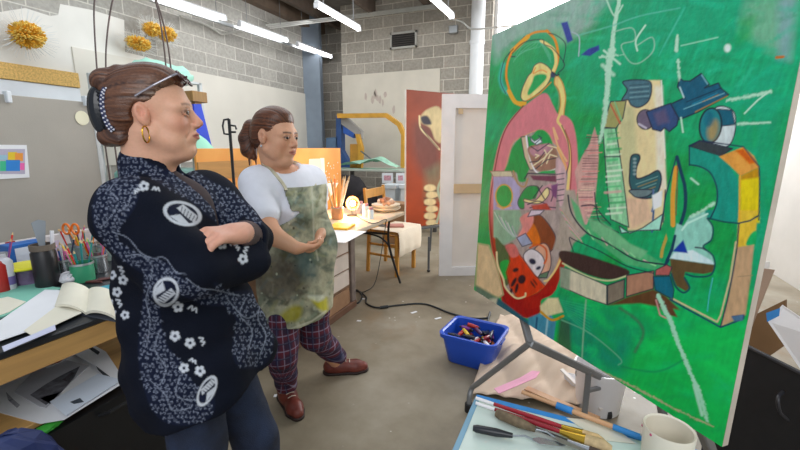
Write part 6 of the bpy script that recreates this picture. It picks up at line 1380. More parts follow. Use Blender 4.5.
def face_paint(F, v, base, old=True):
    L = F.inv(v); x, y, z = L[:, 0], L[:, 1], L[:, 2]; c = np.tile(np.array(lin(base)), (len(v), 1))
    def blob(cx_, cy_, cz, r, col, a):
        nonlocal c
        d = np.sqrt((x-cx_)**2+(np.abs(y)-cy_)**2+(z-cz)**2); t = np.clip(1-d/r, 0, 1)[:, None]*a; c = c*(1-t)+np.array(lin(col))*t
    if old:
        blob(.07, .042, -.03, .04, 'c9705c', .55); blob(.115, 0, -.03, .03, 'c4604e', .5); blob(-.01, .08, 0, .04, 'c9705c', .5); blob(.09, .031, -.012, .016, 'a9705f', .5)
    else:
        blob(.07, .042, -.035, .035, 'b8644a', .4); blob(.108, 0, -.03, .025, 'b0624a', .35); blob(-.01, .08, 0, .035, 'b0664f', .3)
    m = (x > .07) & (np.abs(y) < .024) & (np.abs(z+.0605) < .0115)
    ellp = ((y/.0225)**2+((z+.0605)/.0105)**2); t = (np.clip((1.1-ellp)*3, 0, 1)*(x > .075))[:, None]
    c = c*(1-t*.8)+np.array(lin('a04a48' if old else 'a85a50'))*t*.8
    t = (np.clip(1-np.abs(z+.0605)/.0022, 0, 1)*(np.abs(y) < .022)*(x > .07))[:, None]*.7; c = c*(1-t)+np.array(lin('4a1f1e'))*t
    br = .0245-.25*(np.abs(y)-.03)**2*20; t = (np.clip(1.2-np.abs(z-br)/(.0045 if not old else .0038), 0, 1)*(np.abs(y) > .010)*(np.abs(y) < .052)*(x > .05))[:, None]
    t = t*(.9 if not old else .7); c = c*(1-t)+np.array(lin('35231c' if not old else '6b4a3c'))*t
    yy = np.abs(y)-.031; e = (yy/.0165)**2+((z-.0035)/.0085)**2; t = (np.clip(1-np.abs(e-1)*2.2, 0, 1)*(z > .0)*(x > .06))[:, None]*(.95); c = c*(1-t)+np.array(lin('2c1a16'))*t
    for s_ in (-1, 1):
        d = np.hypot(y-s_*.010, z+.0385); t = (np.clip(1.2-d/.004, 0, 1)*(x > .09))[:, None]*.8; c = c*(1-t)+np.array(lin('3a1a16'))*t
    n = fbm(y*300+x*200, z*300, 3)[:, None]; return c*(.93+.14*n)
eyew = mat('eye_white', 'b9aea8', .2, .02); iris = {True: mat('iris_hazel', '4a3626', .2, .1), False: mat('iris_dark', '22140e', .2, .1)}
def eyes(F, parent, old):
    for s_ in (-1, 1):
        c = F(.0790, s_*.031, .0015); d = F.R@np.array([.9, .26*s_ if old else .1*s_, -.04]); d /= np.linalg.norm(d)
        m = MB().ball(Vector(c), .0118*F.s, 16); m.cur = 1
        m.lathe(Vector(c+d*.0096*F.s), [(.0070*F.s, 0), (.0066*F.s, .0022*F.s), (.003*F.s, .0031*F.s), (0, .0033*F.s)], 14, ax=Vector(d))
        frame_mesh('eye', m, [eyew, iris[old]], parent)
def hand_sdf(b, wrist, fdir, palmn, size=1.0, curl=(.5, .6, .7, .8), spread=.05, thumb=1, tcurl=.4):
    """palm and five fingers; fdir along the fingers, palmn out of the palm, thumb on side*thumb"""
    w0 = A3(wrist); f = A3(fdir); f /= np.linalg.norm(f); n = A3(palmn); n = n-f*(n@f); n /= np.linalg.norm(n); s_ = np.cross(n, f)*thumb
    S = size; b.cap(w0, w0+f*.03*S, .023*S, .026*S, .015)
    for o_ in (-.024, -.008, .008, .024): b.cap(w0+f*.02*S+s_*o_*.7*S, w0+f*.082*S+s_*o_*S, .014*S, .0115*S, .012)
    for i, (o_, L) in enumerate(((.027, .070), (.009, .080), (-.009, .074), (-.026, .058))):
        p = w0+f*.085*S+s_*o_*S; a = 0.0; L *= S
        for j, fr in enumerate((.45, .32, .23)):
            a += curl[i]*(.9 if j else .7); d = f*math.cos(a)+n*math.sin(a)+s_*(o_*spread*20*.1); d /= np.linalg.norm(d); q = p+d*L*fr
            r = (.0096, .0088, .0078, .0066); b.cap(p, q, r[j]*S, r[j+1]*S, .004); p = q
    p = w0+f*.02*S+s_*.024*S; d = f*.6+s_*.65+n*.35; d /= np.linalg.norm(d)
    q = p+d*.042*S; b.cap(p, q, .014*S, .011*S, .010); d2 = f*.85+s_*.2+n*tcurl; d2 /= np.linalg.norm(d2); q2 = q+d2*.030*S; b.cap(q, q2, .0105*S, .0092*S, .004)
    q3 = q2+(f*.9+n*tcurl*1.3)/np.linalg.norm(f*.9+n*tcurl*1.3)*.024*S; b.cap(q2, q3, .0092*S, .0072*S, .004)
skin_o = vmat('skin_fair', .5, .1, 300, sss=.15); skin_y = vmat('skin_warm', .5, .08, 300, sss=.12)
def merge(parts):
    V_, F2, C2, n = [], [], [], 0
    for v, f, c in parts: V_.append(v); F2.append(f+n); C2.append(c); n += len(v)
    return np.concatenate(V_), np.concatenate(F2), np.concatenate(C2)
# ---------------------------------------------------------------- older woman
OB = Vector((-.60, 1.05, 0)); ow = thing('person', 'older woman with clipped brown bun and crossed arms in a navy flower-print jacket', 'person', v2w(OB))
FO = Frame((-.618, 1.045, 1.500), .27, -.045, .915)
b = Body(); head_sdf(b, FO, True)
b.cap(FO(-.03, 0, -.05), (-.655, 1.05, 1.30), .056, .062, .03)
v, f = surf(b, .0028, 1); c = face_paint(FO, v, 'd8a58a', True); parts = [(v, f, c)]
# body: neck to feet, one figure
SR, SL = np.array((-.60, .88, 1.285)), np.array((-.605, 1.22, 1.285))
ELR, ELL = A3(V(190, 268, .93)), A3(V(252, 240, 1.2))
WRR, WRL = A3(V(246, 258, 1.10)), A3(V(243, 233, 1.03))
b = Body()
b.cap((-.655, 1.05, 1.33), (-.62, 1.05, 1.2), .062, .12, .04, flat=((1, 0, 0), .75))
b.cap((-.61, .96, 1.22), (-.61, 1.14, 1.22), .085, .085, .04); b.cap((-.61, 1.05, 1.2), (-.60, 1.06, .90), .105, .11, .04)
b.ell((-.60, 1.06, .86), (.115, .155, .12), .04)
for S_, E_, W_r in ((SR, ELR, WRR), (SL, ELL, WRL)): b.chain([S_, E_, W_r], [.05, .042, .028], .02)
HP = {'r': (-.57, 1.01, .84), 'l': (-.57, 1.13, .84)}; KN = {'r': (-.57, .98, .46), 'l': (-.49, 1.19, .46)}; AN = {'r': (-.56, .96, .09), 'l': (-.46, 1.23, .09)}
for s_ in 'rl':
    b.chain([HP[s_], KN[s_], AN[s_]], [.085, .055, .038], .02); b.cap(AN[s_], np.array(AN[s_])+(.02, 0, -.05), .035, .03, .02); b.cap(np.array(AN[s_])+(-.03, 0, -.055), np.array(AN[s_])+(.15, .02, -.06), .03, .026, .02)
v, f = surf(b, .008, 1); parts.append((v, f, np.tile(np.array(lin('cf9478')), (len(v), 1))))
b = Body(); hd = A3(V(206, 236, .93))-WRL
b.cap(ELL, WRL, .040, .027, .01); b.p.pop(); b.cap(WRL+(WRL-WRL)*0-hd*-.0, WRL+hd*.05, .026, .024, .01)
hand_sdf(b, WRL, hd, (-.1, .35, -.9), 1.05, (.6, .65, .7, .75), .05, 1, .35)
v, f = surf(b, .0028, 1); parts.append((v, f, np.tile(np.array(lin('d8a08a')), (len(v), 1))*(.93+.14*fbm(v[:, 0]*200, v[:, 2]*200, 5)[:, None])))
b = Body(); hand_sdf(b, WRR, (.1, .9, .15), (-.6, 0, -.5), .95, (.5, .5, .55, .6), .05, -1, .4)
v, f = surf(b, .004, 1); parts.append((v, f, np.tile(np.array(lin('d8a08a')), (len(v), 1))))
v, f, c = merge(parts); np_person('body', v, f, skin_o, ow, c); eyes(FO, ow, True)
# hair
def hair_mesh(name, F, b, cut, parent, m, h=.003, c1='4a2d22', c2='7a5240', bun=(-.1, 0, .02), freq=60, ridge=.0016, extra=None, taper=.006):
    def post(D, X, Y, Z):
        P = np.stack([X.ravel(), Y.ravel(), Z.ravel()], 1); L = F.inv(P); keep = cut(L).reshape(D.shape)*F.s
        k = .006; hh = np.clip(.5-.5*(keep-D)/k, 0, 1)*0; D = D+taper*np.clip(1-keep/.03, 0, 1); return np.maximum(D, -keep)
    v, f = surf(b, h, 1, post=post); L = F.inv(v)
    d = L-np.array(bun); ang = np.arctan2(d[:, 1], d[:, 2]); rad = np.linalg.norm(d, axis=1)
    s1 = fbm(ang*freq*.5, rad*14, 7, 3); s2 = fbm(ang*freq, rad*6, 11, 2)
    n = vnormals(v, f); v = v+n*((s1-.5)*ridge*2)[:, None]
    t = np.clip((s1*.6+s2*.6-.3)*1.6, 0, 1)[:, None]; c = np.array(lin(c1))*(1-t)+np.array(lin(c2))*t
    if extra is not None: c = extra(L, c, s2)
    return np_person(name, v, f, m, parent, c)
hairm = vmat('brown_hair', .38, .25, 400, spec=.5)
b = Body(); S = 1.0; R = FO.R
b.ell(FO(-.014, 0, .040), (.100, .079, .087), .02, R); b.ell(FO(-.05, 0, -.01), (.058, .070, .066), .03, R); b.ell(FO(.02, 0, .085), (.05, .058, .034), .03, R)
b.ell(FO(-.07, 0, -.05), (.036, .046, .032), .03, R)
b.ell(FO(-.082, 0, -.01), (.036, .048, .058), .02, R); b.ell(FO(-.098, -.01, .088), (.034, .036, .030), .006, R)
b.cap(FO(-.108, -.01, .075), FO(-.07, -.01, .112), .022, .016, .010); b.cap(FO(-.115, -.02, -.055), FO(-.075, -.05, -.065), .024, .02, .012)
def cutO(L):
    x, y, z = L[:, 0], L[:, 1], L[:, 2]; ay = np.abs(y)
    wob = .004*np.sin(z*120)+.003*np.sin(y*150)
    p = (x-.080+.45*ay)*.74+(z-.072)*-.67      # front of the hairline
    ear = .030-np.sqrt((x+.012)**2*1.2+(z+.010)**2*.6+((ay-.085)*.8)**2)
    q = np.where(z < -.02, x+.035-(z+.02)*.5, -1)
    return -np.maximum(np.maximum(p+wob, ear), q)
def grey_sides(L, c, s2):
    t = (np.clip(1-np.hypot(L[:, 0]-.02, L[:, 2]-.03)/.06, 0, 1)*np.clip(s2*3-1.0, 0, 1))[:, None]*.9; return c*(1-t)+np.array(lin('b0a298'))*t
hair_mesh('hair', FO, b, cutO, ow, hairm, .003, '3a1f14', '8a5a3e', (-.10, 0, .03), 60, .0022, grey_sides)
# claw clip with dotted band
cl = MB()
for s_ in (-1, 1):
    o_ = FO(-.135, s_*.0-.012, -.0)
    pts = [Vector(FO(-.142+.030*math.cos(t*1.25), -.040+.004*s_+.0*t, .012+.062*math.sin(t))) for t in np.linspace(-1.25, 1.25, 12)]
cl.tube([Vector(FO(-.112-.012*math.cos(t)*1.0, -.026, .010+.056*math.sin(t))) for t in np.linspace(-1.4, 1.4, 14)], [.010+.012*math.cos(t) for t in np.linspace(-1.4, 1.4, 14)], 12)
for t in np.linspace(-1.1, 1.1, 9):
    p = Vector(FO(-.108-.012*math.cos(t), -.036, .010+.052*math.sin(t))); q = Vector(FO(-.066, -.062, .010+.044*math.sin(t))); cl.tube([p, (p+q)/2+Vector(FO.R@np.array([0, -.008, 0])), q], [.006, .005, .003], 8)
frame_mesh('hair_clip', cl, mat('black_clip', '16181f', .25, .1), ow)
bd_ = MB(); N = 16
bd_.tube([Vector(FO(-.078-.022*math.cos(t), -.056, .010+.056*math.sin(t))) for t in np.linspace(-1.2, 1.2, N)], .0085, 8); hb_ = bd_
ob_ = frame_mesh('hair_band', hb_, mat('navy_band', '262c52', .5, .1), ow)
dt = MB()
for t in np.linspace(-1.15, 1.15, 12):
    for k_ in (-1, 1): dt.ball(Vector(FO(-.078-.022*math.cos(t)+.003*k_, -.0645, .010+.056*math.sin(t)+.002*k_)), .0024, 6)
dt.v = [v2w(v_) for v_ in dt.v]; o_ = dt.build('band_dot', mat('band_dot_white', 'd8d8e2', .4, .02), None)
o_.parent = ob_; o_.location = o_.location-ow.location if False else o_.location
o_.matrix_parent_inverse = Matrix.Translation(-ow.location)
# earrings
for s_ in (-1, 1):
    p = Vector(FO(-.006, s_*.086, -.034)); er = MB().tube([p+Vector(FO.R@np.array([.004*math.sin(t), .010*math.sin(t), -.019+.019*math.cos(t)])) for t in np.linspace(0, 6.1, 18)], .0018, 8)
    frame_mesh('hoop_earring', er, mat('gold', 'd9a23c', .2, .05, metal=1.0), ow)
# eyeglasses pushed up on the hair: a thing of its own
gloc = FO(.09, 0, .10)
eg = thing('eyeglasses', 'reddish dark-framed eyeglasses pushed up on the older woman\'s hair', 'glasses', v2w(Vector(gloc)))
fm = mat('tortoise_frame', '3a2024', .25, .3, 60)
for s_ in (-1, 1):
    cc = np.array([.086, s_*.030, .095]); t1 = np.array([.15, 0, -.99]); t1 = np.array([.55, 0, -.82]); t2 = np.array([0, 1., 0])
    ringp = [Vector(FO(*(cc+t1*.017*math.sin(a)+t2*.026*math.cos(a)))) for a in np.linspace(0, 2*math.pi, 20)]
    frame_mesh('rim', MB().tube(ringp, .0028, 8), fm, eg)
    frame_mesh('lens', MB().slab(ringp[:-1], Vector(FO.R@np.array([.82, 0, .55]))*.0012), mat('tinted_lens', '8a3a3c', .08, .1, alpha=.85), eg)
    frame_mesh('temple', MB().tube([Vector(FO(.082, s_*.058, .098)), Vector(FO(.07, s_*.072, .090)), Vector(FO(.03, s_*.088, .066)), Vector(FO(-.015, s_*.089, .040))], .0026, 8), mat('silver_temple', 'a9a5ae', .25, .05, metal=.7) if s_ < 0 else fm, eg)
frame_mesh('bridge', MB().tube([Vector(FO(.086, -.006, .098)), Vector(FO(.092, 0, .100)), Vector(FO(.086, .006, .098))], .0026, 8), fm, eg)
# jacket
b = Body()
b.cap((-.650, 1.05, 1.375), (-.64, 1.05, 1.31), .070, .080, .03)                       # collar
b.cap((-.605, .96, 1.255), (-.605, 1.15, 1.255), .080, .080, .05); b.cap((-.60, .94, 1.24), (-.605, 1.0, 1.10), .078, .095, .06)
b.cap((-.605, 1.05, 1.2), (-.585, 1.07, .98), .125, .135, .05)
b.chain([(-.60, 1.07, .98), (-.585, 1.07, .80), (-.575, 1.07, .70)], [.137, .15, .16], .04)
b.ell((-.585, 1.07, .80), (.15, .20, .16), .05); b.ell((-.56, .99, .78), (.13, .125, .16), .05)
b.chain([SR, ELR, WRR], [.068, .064, .054], .03); b.cap(SR+(-.0, .02, -.02), ELR+(-.05, 0, -.015), .072, .058, .05); b.ell(ELR+(-.01, .01, -.005), (.07, .06, .058), .04)
b.cap(ELR+(0, .02, -.01), WRR+(.0, .0, -.01), .062, .056, .03)
b.chain([SL, ELL], [.068, .056], .04); b.cap(ELL, ELL+(WRL-ELL)*.50, .056, .050, .03); b.cap(SL+(.04, .0, -.02), ELL+(-.02, 0, .02), .06, .05, .05)
b.cap((-.62, 1.0, 1.10), (-.61, 1.02, .86), .105, .135, .04); b.cap((-.50, 1.13, .95), (-.465, 1.16, .80), .07, .075, .05)                                # right-hand front panel
def folds(D, X, Y, Z):
    n = .004*np.sin(X*38+Z*22+3*np.sin(Y*9))+.003*np.sin(Z*55-X*30+Y*20); D = D+n*np.clip((1.33-Z)*10, 0, 1)
    hem = .715+.25*(X+.6)+.008*np.sin(X*30+Y*20); inner = np.maximum(D+.018, Z-.80)
    D = np.maximum(D, (hem-Z))
    # opening at the neck and hollow skirt
    hole = np.sqrt((X+.640)**2+((Y-1.05)*.95)**2)-.053; D = np.maximum(D, np.where(Z > 1.30, -hole, -1))
    vee = np.maximum(-(X+.60)+0*Z, np.abs(Y-1.07)-(Z-1.16)*.24); D = np.maximum(D, np.where((Z > 1.16) & (X > -.60), -np.maximum(vee, -(D+.03)), D))
    D = np.maximum(D, -inner); return D
v, f = surf(b, .006, 3, post=folds, sub=1); v = relax(v, f, 2); nrm = vnormals(v, f); X, Y = proj_view(v)
view = v-np.array([0, 0, H]); front = (nrm*view).sum(1) < 0.02*0+0
PJ = Painter(X, Y, front); PJ.base('0c111f'); PJ.c *= (.8+.4*fbm(v[:, 0]*30, v[:, 2]*30, 2))[:, None]
# small leaf print: drawn in the bands as little strokes
band = np.zeros(len(v)); 
PB = Painter(X, Y, front)
bands = [[(108, 158), (122, 150), (150, 163), (180, 178), (196, 196), (190, 200), (160, 184), (140, 172), (120, 176), (108, 172)],
         [(108, 160), (124, 168), (140, 176), (136, 205), (122, 225), (118, 240), (135, 252), (165, 262), (185, 280), (215, 292), (252, 290), (250, 300), (210, 306), (175, 292), (150, 278), (125, 262), (100, 240), (92, 215), (96, 190)],
         [(146, 262), (162, 280), (160, 310), (165, 340), (180, 362), (195, 384), (212, 392), (214, 412), (200, 424), (170, 424), (152, 410), (142, 380), (138, 350), (142, 310)],
         [(214, 282), (240, 296), (270, 285), (276, 310), (272, 352), (262, 366), (240, 368), (232, 350), (236, 320), (224, 305)],
         [(188, 168), (214, 182), (240, 196), (262, 214), (258, 228), (244, 216), (232, 226), (214, 206), (196, 192)],
         [(170, 165), (184, 172), (215, 202), (236, 222), (226, 230), (205, 214), (185, 196), (165, 178)]]
def inside(pt, poly):
    x, y = pt; r = False
    for k in range(len(poly)):
        (x1, y1), (x2, y2) = poly[k], poly[(k+1) % len(poly)]
        if (y1 > y) != (y2 > y) and x < (x2-x1)*(y-y1)/(y2-y1)+x1: r = not r
    return r
rr_ = random.Random(3)
for bi, pl in enumerate(bands):
    PJ.fill(pl, '131a30', True, 1, .8, 0)
    xs, ys = [p[0] for p in pl], [p[1] for p in pl]; y = min(ys); row = 0
    while y < max(ys):
        x = min(xs)+(row % 2)*2.2
        while x < max(xs):
            px_, py_ = x+rr_.uniform(-.8, .8), y+rr_.uniform(-.8, .8)
            if inside((px_, py_), pl):
                a = rr_.uniform(0, 6.28)
                for k_ in range(2): PJ.stroke([(px_, py_), (px_+2.0*math.cos(a+k_*1.3), py_+2.0*math.sin(a+k_*1.3))], .8, '8b93a8', soft=.45, alpha=.62)
            x += 4.6
        y += 4.2; row += 1
lw_ = '8f97aa'
for s_ in ([(100, 228), (112, 215), (118, 200), (110, 190), (120, 178)], [(118, 212), (128, 205), (132, 192), (142, 188)], [(112, 232), (128, 238), (140, 252), (152, 258), (165, 258), (176, 272), (186, 274)], [(126, 256), (140, 255), (152, 266), (150, 280)], [(186, 278), (200, 288), (215, 290), (240, 296)], [(150, 285), (146, 300), (150, 320), (147, 345)], [(160, 330), (155, 350), (166, 368), (160, 385)], [(150, 380), (166, 396), (172, 410), (190, 408)], [(180, 376), (176, 395), (190, 400), (205, 398)], [(245, 300), (240, 315), (252, 330), (248, 350)], [(262, 300), (258, 318), (266, 335), (260, 355)], [(228, 300), (246, 318), (262, 312), (272, 330)]): PJ.stroke(s_, .9, lw_, True, .45, .7)
wh = 'c3c8d2'
def flower(x, y, s_, rot=0.0):
    for k_ in range(5):
        a = rot+k_*1.257; PJ.ell(x+s_*.62*math.cos(a), y+s_*.62*math.sin(a), s_*.42, s_*.42, wh, soft=.5, tex=.1)
    PJ.ell(x, y, s_*.30, s_*.30, '141b30', soft=.4)
def squig(x, y, s_, a=0.0):
    P5 = [(-1, .4), (-.5, -.5), (0, .3), (.5, -.5), (1, .3)]; PJ.stroke([(x+s_*(p*math.cos(a)-q*math.sin(a)), y+s_*(p*math.sin(a)+q*math.cos(a))) for p, q in P5], 1.5, wh, True, .5)
for x, y, s_ in ((144, 186, 4.6), (222, 244, 4.6), (243, 259, 4.6), (178, 307, 4.8), (175, 336, 4.8), (190, 343, 4.8), (184, 368, 4.5), (200, 371, 4.8), (112, 275, 4), (123, 280, 4.4), (117, 292, 4.4), (125, 315, 4), (110, 302, 3)): flower(x, y, s_*1.12, x)
for x, y, s_, a in ((156, 189, 3.5, .2), (137, 191, 3, -.6), (232, 241, 4, -.9), (246, 250, 3.6, -1.2), (193, 309, 4.5, .5), (202, 341, 4, 1.2), (193, 361, 3.5, .5), (121, 270, 4, 1.2), (119, 303, 4, 1.2), (113, 311, 3.5, .9), (207, 232, 3, .2), (237, 247, 3, 1)): squig(x, y, s_, a)
def medal(x, y, rx, ry, rot):
    PJ.ell(x, y, rx, ry, wh, rot, soft=.6, tex=.1); PJ.ell(x, y, rx*.80, ry*.78, '151b30', rot, soft=.5)
    c_, n_ = math.cos(rot), math.sin(rot)
    T_ = lambda p, q: (x+rx*p*c_-ry*q*n_, y+rx*p*n_+ry*q*c_)
    PJ.fill([T_(-.1, -.75), T_(.75, -.15), T_(.7, .5), T_(.1, .1), T_(-.35, -.3)], wh, soft=.5, tex=.1); PJ.fill([T_(-.6, .5), T_(-.1, .1), T_(.5, .7), T_(0, .8)], wh, soft=.5, tex=.1)
    for k_ in range(5): PJ.stroke([T_(-.1+k_*.18, -.5+k_*.1), T_(-.1+k_*.16, .1+k_*.08)], .8, '151b30', soft=.4)
medal(182.5, 213.5, 20, 12, .28); medal(166, 292, 15, 13, 1.9); medal(207, 391, 17, 8, -1.1)
cuffb = (v[:, 2] > 0)
np_person('jacket', v, f, vmat('navy_jacket_cloth', .85, .25, 260, spec=.15), ow, PJ.c)
# dark brown knit shirt and ribbed cuff
b = Body(); b.cap((-.60, 1.06, 1.25), (-.57, 1.07, 1.02), .095, .105, .04); b.cap((-.645, 1.05, 1.32), (-.61, 1.05, 1.25), .064, .08, .03)
v, f = surf(b, .007, 1); np_person('shirt', v, f, mat('brown_knit', '3a2c2e', .9, .15, 60), ow)
b = Body(); cd = (WRL-ELL)/np.linalg.norm(WRL-ELL); b.cap(ELL+(WRL-ELL)*.45, WRL-cd*.012, .046, .033, .01)
v, f = surf(b, .003, 1); t = (v-ELL)@cd; n = vnormals(v, f); v = v+n*(.0012*np.sin(t*900))[:, None]
np_person('ribbed_cuff', v, f, mat('grey_brown_rib', '5a4a4a', .9, .1, 40), ow)
# jeans
b = Body(); b.ell((-.585, 1.07, .84), (.125, .165, .12), .04)
for s_ in 'rl':
    b.chain([HP[s_], KN[s_], np.array(AN[s_])+(0, 0, -.02)], [.086, .070, .062], .035)
def jf(D, X, Y, Z): return np.maximum(D+.004*np.sin(Z*42+X*15)*np.cos(Y*25), .045-Z)
v, f = surf(b, .007, 1, post=jf); np_person('jeans', v, f, mat('dark_denim', '131a2c', .85, .25, 12, bump=.3, bscale=300, col2='202e4a'), ow)
for s_ in 'rl':
    a = np.array(AN[s_]); b = Body(); b.cap(a+(-.035, 0, -.045), a+(.15, .02, -.055), .040, .035, .02, flat=((0, 0, 1), .9)); b.cap(a+(-.03, 0, .0), a+(-.03, 0, -.05), .042, .04, .02)
    v, f = surf(b, .005, 1, post=lambda D, X, Y, Z: np.maximum(D, .002-Z)); np_person('shoe', v, f, mat('black_shoe', '1a1a1c', .5, .1), ow)
# ---------------------------------------------------------------- younger woman
YBs = Vector((-.55, 2.05, 0)); yw = thing('person', 'younger woman with ponytail, white T-shirt, stained apron and plaid trousers', 'person', v2w(YBs))
FY = Frame((-.590, 1.945, 1.468), -.40, .08, 1.06)
b = Body(); head_sdf(b, FY, False); b.cap(FY(-.03, 0, -.05), (-.60, 1.985, 1.285), .060, .068, .03)
v, f = surf(b, .003, 1); parts = [(v, f, face_paint(FY, v, 'd09c7e', False))]
sr, sl_ = np.array((-.685, 1.90, 1.255)), np.array((-.475, 2.17, 1.25))
er, el_ = A3(V(270, 234, 1.76)), A3(V(318, 222, 2.16)); wr, wl = A3(V(296, 248, 1.78)), A3(V(320, 234, 1.98))
b = Body(); b.cap((-.60, 1.99, 1.30), (-.575, 2.02, 1.18), .066, .13, .04); b.cap((-.63, 1.96, 1.2), (-.52, 2.10, 1.2), .11, .11, .04)
b.cap((-.57, 2.03, 1.18), (-.55, 2.05, .90), .15, .17, .04); b.ell((-.55, 2.06, .84), (.17, .19, .15), .04)
hp = {'r': (-.60, 1.99, .80), 'l': (-.50, 2.13, .80)}; kn = {'r': A3(V(281, 352, 2.07)), 'l': A3(V(315, 335, 2.30))}
an = {'r': A3(V(287, 391, 2.26)), 'l': A3(V(337, 363, 2.56))}
for s_ in 'rl':
    b.chain([hp[s_], kn[s_], an[s_]], [.09, .058, .04], .02)
b.chain([sr, er, wr], [.055, .047, .030], .02); b.chain([sl_, el_, wl], [.055, .045, .030], .02)
v, f = surf(b, .008, 1); parts.append((v, f, np.tile(np.array(lin('cd9878')), (len(v), 1))))
for (W_h, d_, n_, th_) in ((wr, (.62, .28, -.05), (.15, .5, .75), 1), (wl, (-.05, -.75, -.35), (-.75, .2, .3), -1)):
    E_h = er if W_h is wr else el_; b = Body(); b.cap(E_h*.9+W_h*.1, W_h, .045, .029, .01); hand_sdf(b, W_h, d_, n_, .88, (.45, .5, .55, .6), .04, th_, .45)
    v, f = surf(b, .0035, 1); parts.append((v, f, np.tile(np.array(lin('cf9878')), (len(v), 1))*(.93+.14*fbm(v[:, 0]*200, v[:, 2]*200, 5)[:, None])))
for s_ in 'rl':
    a = an[s_]; d = np.array((.10, -.10, -.04)) if s_ == 'r' else np.array((.15, .0, -.03)); b = Body(); b.cap(a, a+(0, 0, -.03), .036, .034, .01); b.cap(a+(0, 0, -.035), a+d*.75, .026, .020, .015)
    v, f = surf(b, .006, 1); parts.append((v, f, np.tile(np.array(lin('cd9878')), (len(v), 1))))
v, f, c = merge(parts); np_person('body', v, f, skin_y, yw, c); eyes(FY, yw, False)
# hair with ponytail
b = Body(); R = FY.R; s0 = 1.07
b.ell(FY(-.014, 0, .042), np.array((.101, .082, .090))*s0, .02, R); b.ell(FY(-.055, 0, -.0), np.array((.06, .076, .07))*s0, .03, R); b.ell(FY(.015, 0, .085), np.array((.055, .06, .036))*s0, .03, R)
b.chain([FY(-.10, 0, .035), FY(-.135, 0, .03), FY(-.155, -.005, -.02), FY(-.145, -.01, -.07), FY(-.115, -.01, -.10)], [.026, .038, .042, .036, .016], .02)
for q_ in range(7): b.cap(FY(-.14-.004*(q_%3), -.02+.008*q_, -.04), FY(-.125-.01*(q_%4), -.03+.011*q_, -.115-.012*(q_%3)), .012, .004, .006)
def cutY(L):
    x, y, z = L[:, 0], L[:, 1], L[:, 2]; ay = np.abs(y); p = (x-.082+.35*ay)*.80+(z-.066)*-.60
    ear = .030-np.sqrt((x+.012)**2*1.2+(z+.006)**2*.6+((ay-.085)*.8)**2); lock = np.where((x > .0) & (x < .034) & (z > -.035), -1, 1)
    q = np.where((z < -.02) & (x > -.10), x+.03-(z+.02)*.4, -1)
    return -np.maximum(np.maximum(np.minimum(p, np.where((x > .012) & (x < .036) & (z > -.045) & (ay > .05), -.004, p))+.003*np.sin(z*150), ear), q)
hair_mesh('hair', FY, b, cutY, yw, hairm, .0034, '2a130b', '8a4e2a', (-.11, 0, .035), 60, .0022)
frame_mesh('hair_tie', MB().tube([Vector(FY(-.112, .032*math.cos(t), .035+.032*math.sin(t))) for t in np.linspace(0, 6.283, 16)], .006, 8), mat('dark_tie', '1c1416', .7), yw)
frame_mesh('earring', MB().ball(Vector(FY(-.004, -.088, -.040)), .006, 10).ball(Vector(FY(-.004, .088, -.040)), .006, 10), mat('silver_stud', 'd8d8dc', .2, .05, metal=.8), yw)
# T-shirt
b = Body(); b.cap((-.605, 1.99, 1.285), (-.60, 2.0, 1.24), .085, .10, .04); b.cap((-.645, 1.94, 1.215), (-.505, 2.12, 1.215), .118, .118, .05); b.cap((-.575, 2.03, 1.18), (-.55, 2.05, .90), .163, .185, .04)
b.ell((-.52, 1.96, 1.12), (.11, .12, .09), .05); b.ell((-.55, 2.05, .92), (.19, .2, .12), .05)
b.cap(sr, sr*.35+er*.65, .078, .070, .03); b.cap(sl_, sl_*.4+el_*.6, .072, .066, .03)
def tf(D, X, Y, Z):
    n = .003*np.sin(Z*60+X*25)+.002*np.sin(X*70-Z*30+Y*40); D = D+n*np.clip((1.25-Z)*8, 0, 1)
    hole = np.sqrt((X+.585)**2+(Y-1.975)**2)-.078-.35*(Z-1.29); return np.maximum(np.maximum(D, np.where(Z > 1.25, -hole, -1)), .86-Z)
v, f = surf(b, .006, 2, post=tf); tsh = mat('white_cotton', 'dfe0ea', .85, .03, 30); np_person('t_shirt', v, f, tsh, yw)
shirtB = b
# apron: cloth that follows the front of the body and hangs to the knees
b2 = Body(); b2.p = list(shirtB.p[1:6]); b2.ell((-.55, 2.03, .86), (.185, .20, .16), .05); b2.chain([(-.56, 2.05, .95), (-.57, 2.05, .72), (-.58, 2.06, .56)], [.178, .188, .192], .04)
FD = np.array((.80, -.60, 0)); SDv = np.array((.60, .80, 0))
def apf(D, X, Y, Z):
    D = D+.004*np.sin(X*45+Y*30+Z*6)*np.clip((1.0-Z)*4, 0, 1); sh = np.maximum(D-.016, -(D-.006))
    a = (X+.56)*FD[0]+(Y-2.04)*FD[1]; s_ = (X+.56)*SDv[0]+(Y-2.04)*SDv[1]
    wl_ = np.where(Z > 1.0, .105+np.clip(1.12-Z, 0, .12)*.9, .24); wl_ = np.where(Z > 1.13, .135, wl_)
    lim = np.maximum(np.maximum(np.abs(s_)-wl_, Z-1.235), (.545+.02*np.sin(s_*9))-Z)
    return np.maximum(np.maximum(sh, lim), -(a+.035))
v, f = surf(b2, .0055, 1, post=apf, sub=1); nrm = vnormals(v, f); X, Y = proj_view(v); PA = Painter(X, Y)
n1, n2, n3 = fbm(X*.06, Y*.05, 3), fbm(X*.12, Y*.09, 8), fbm(X*.35, Y*.2, 12)
g0 = np.clip((n1-.30)*2.4, 0, 1)[:, None]; PA.c = np.array(lin('c2bea2'))*(1-g0)+np.array(lin('6a7262'))*g0
g0 = np.clip((n2-.5)*4, 0, 1)[:, None]*.7; PA.c = PA.c*(1-g0)+np.array(lin('5c6a5c'))*g0; PA.c *= (.62+.76*n3)[:, None]
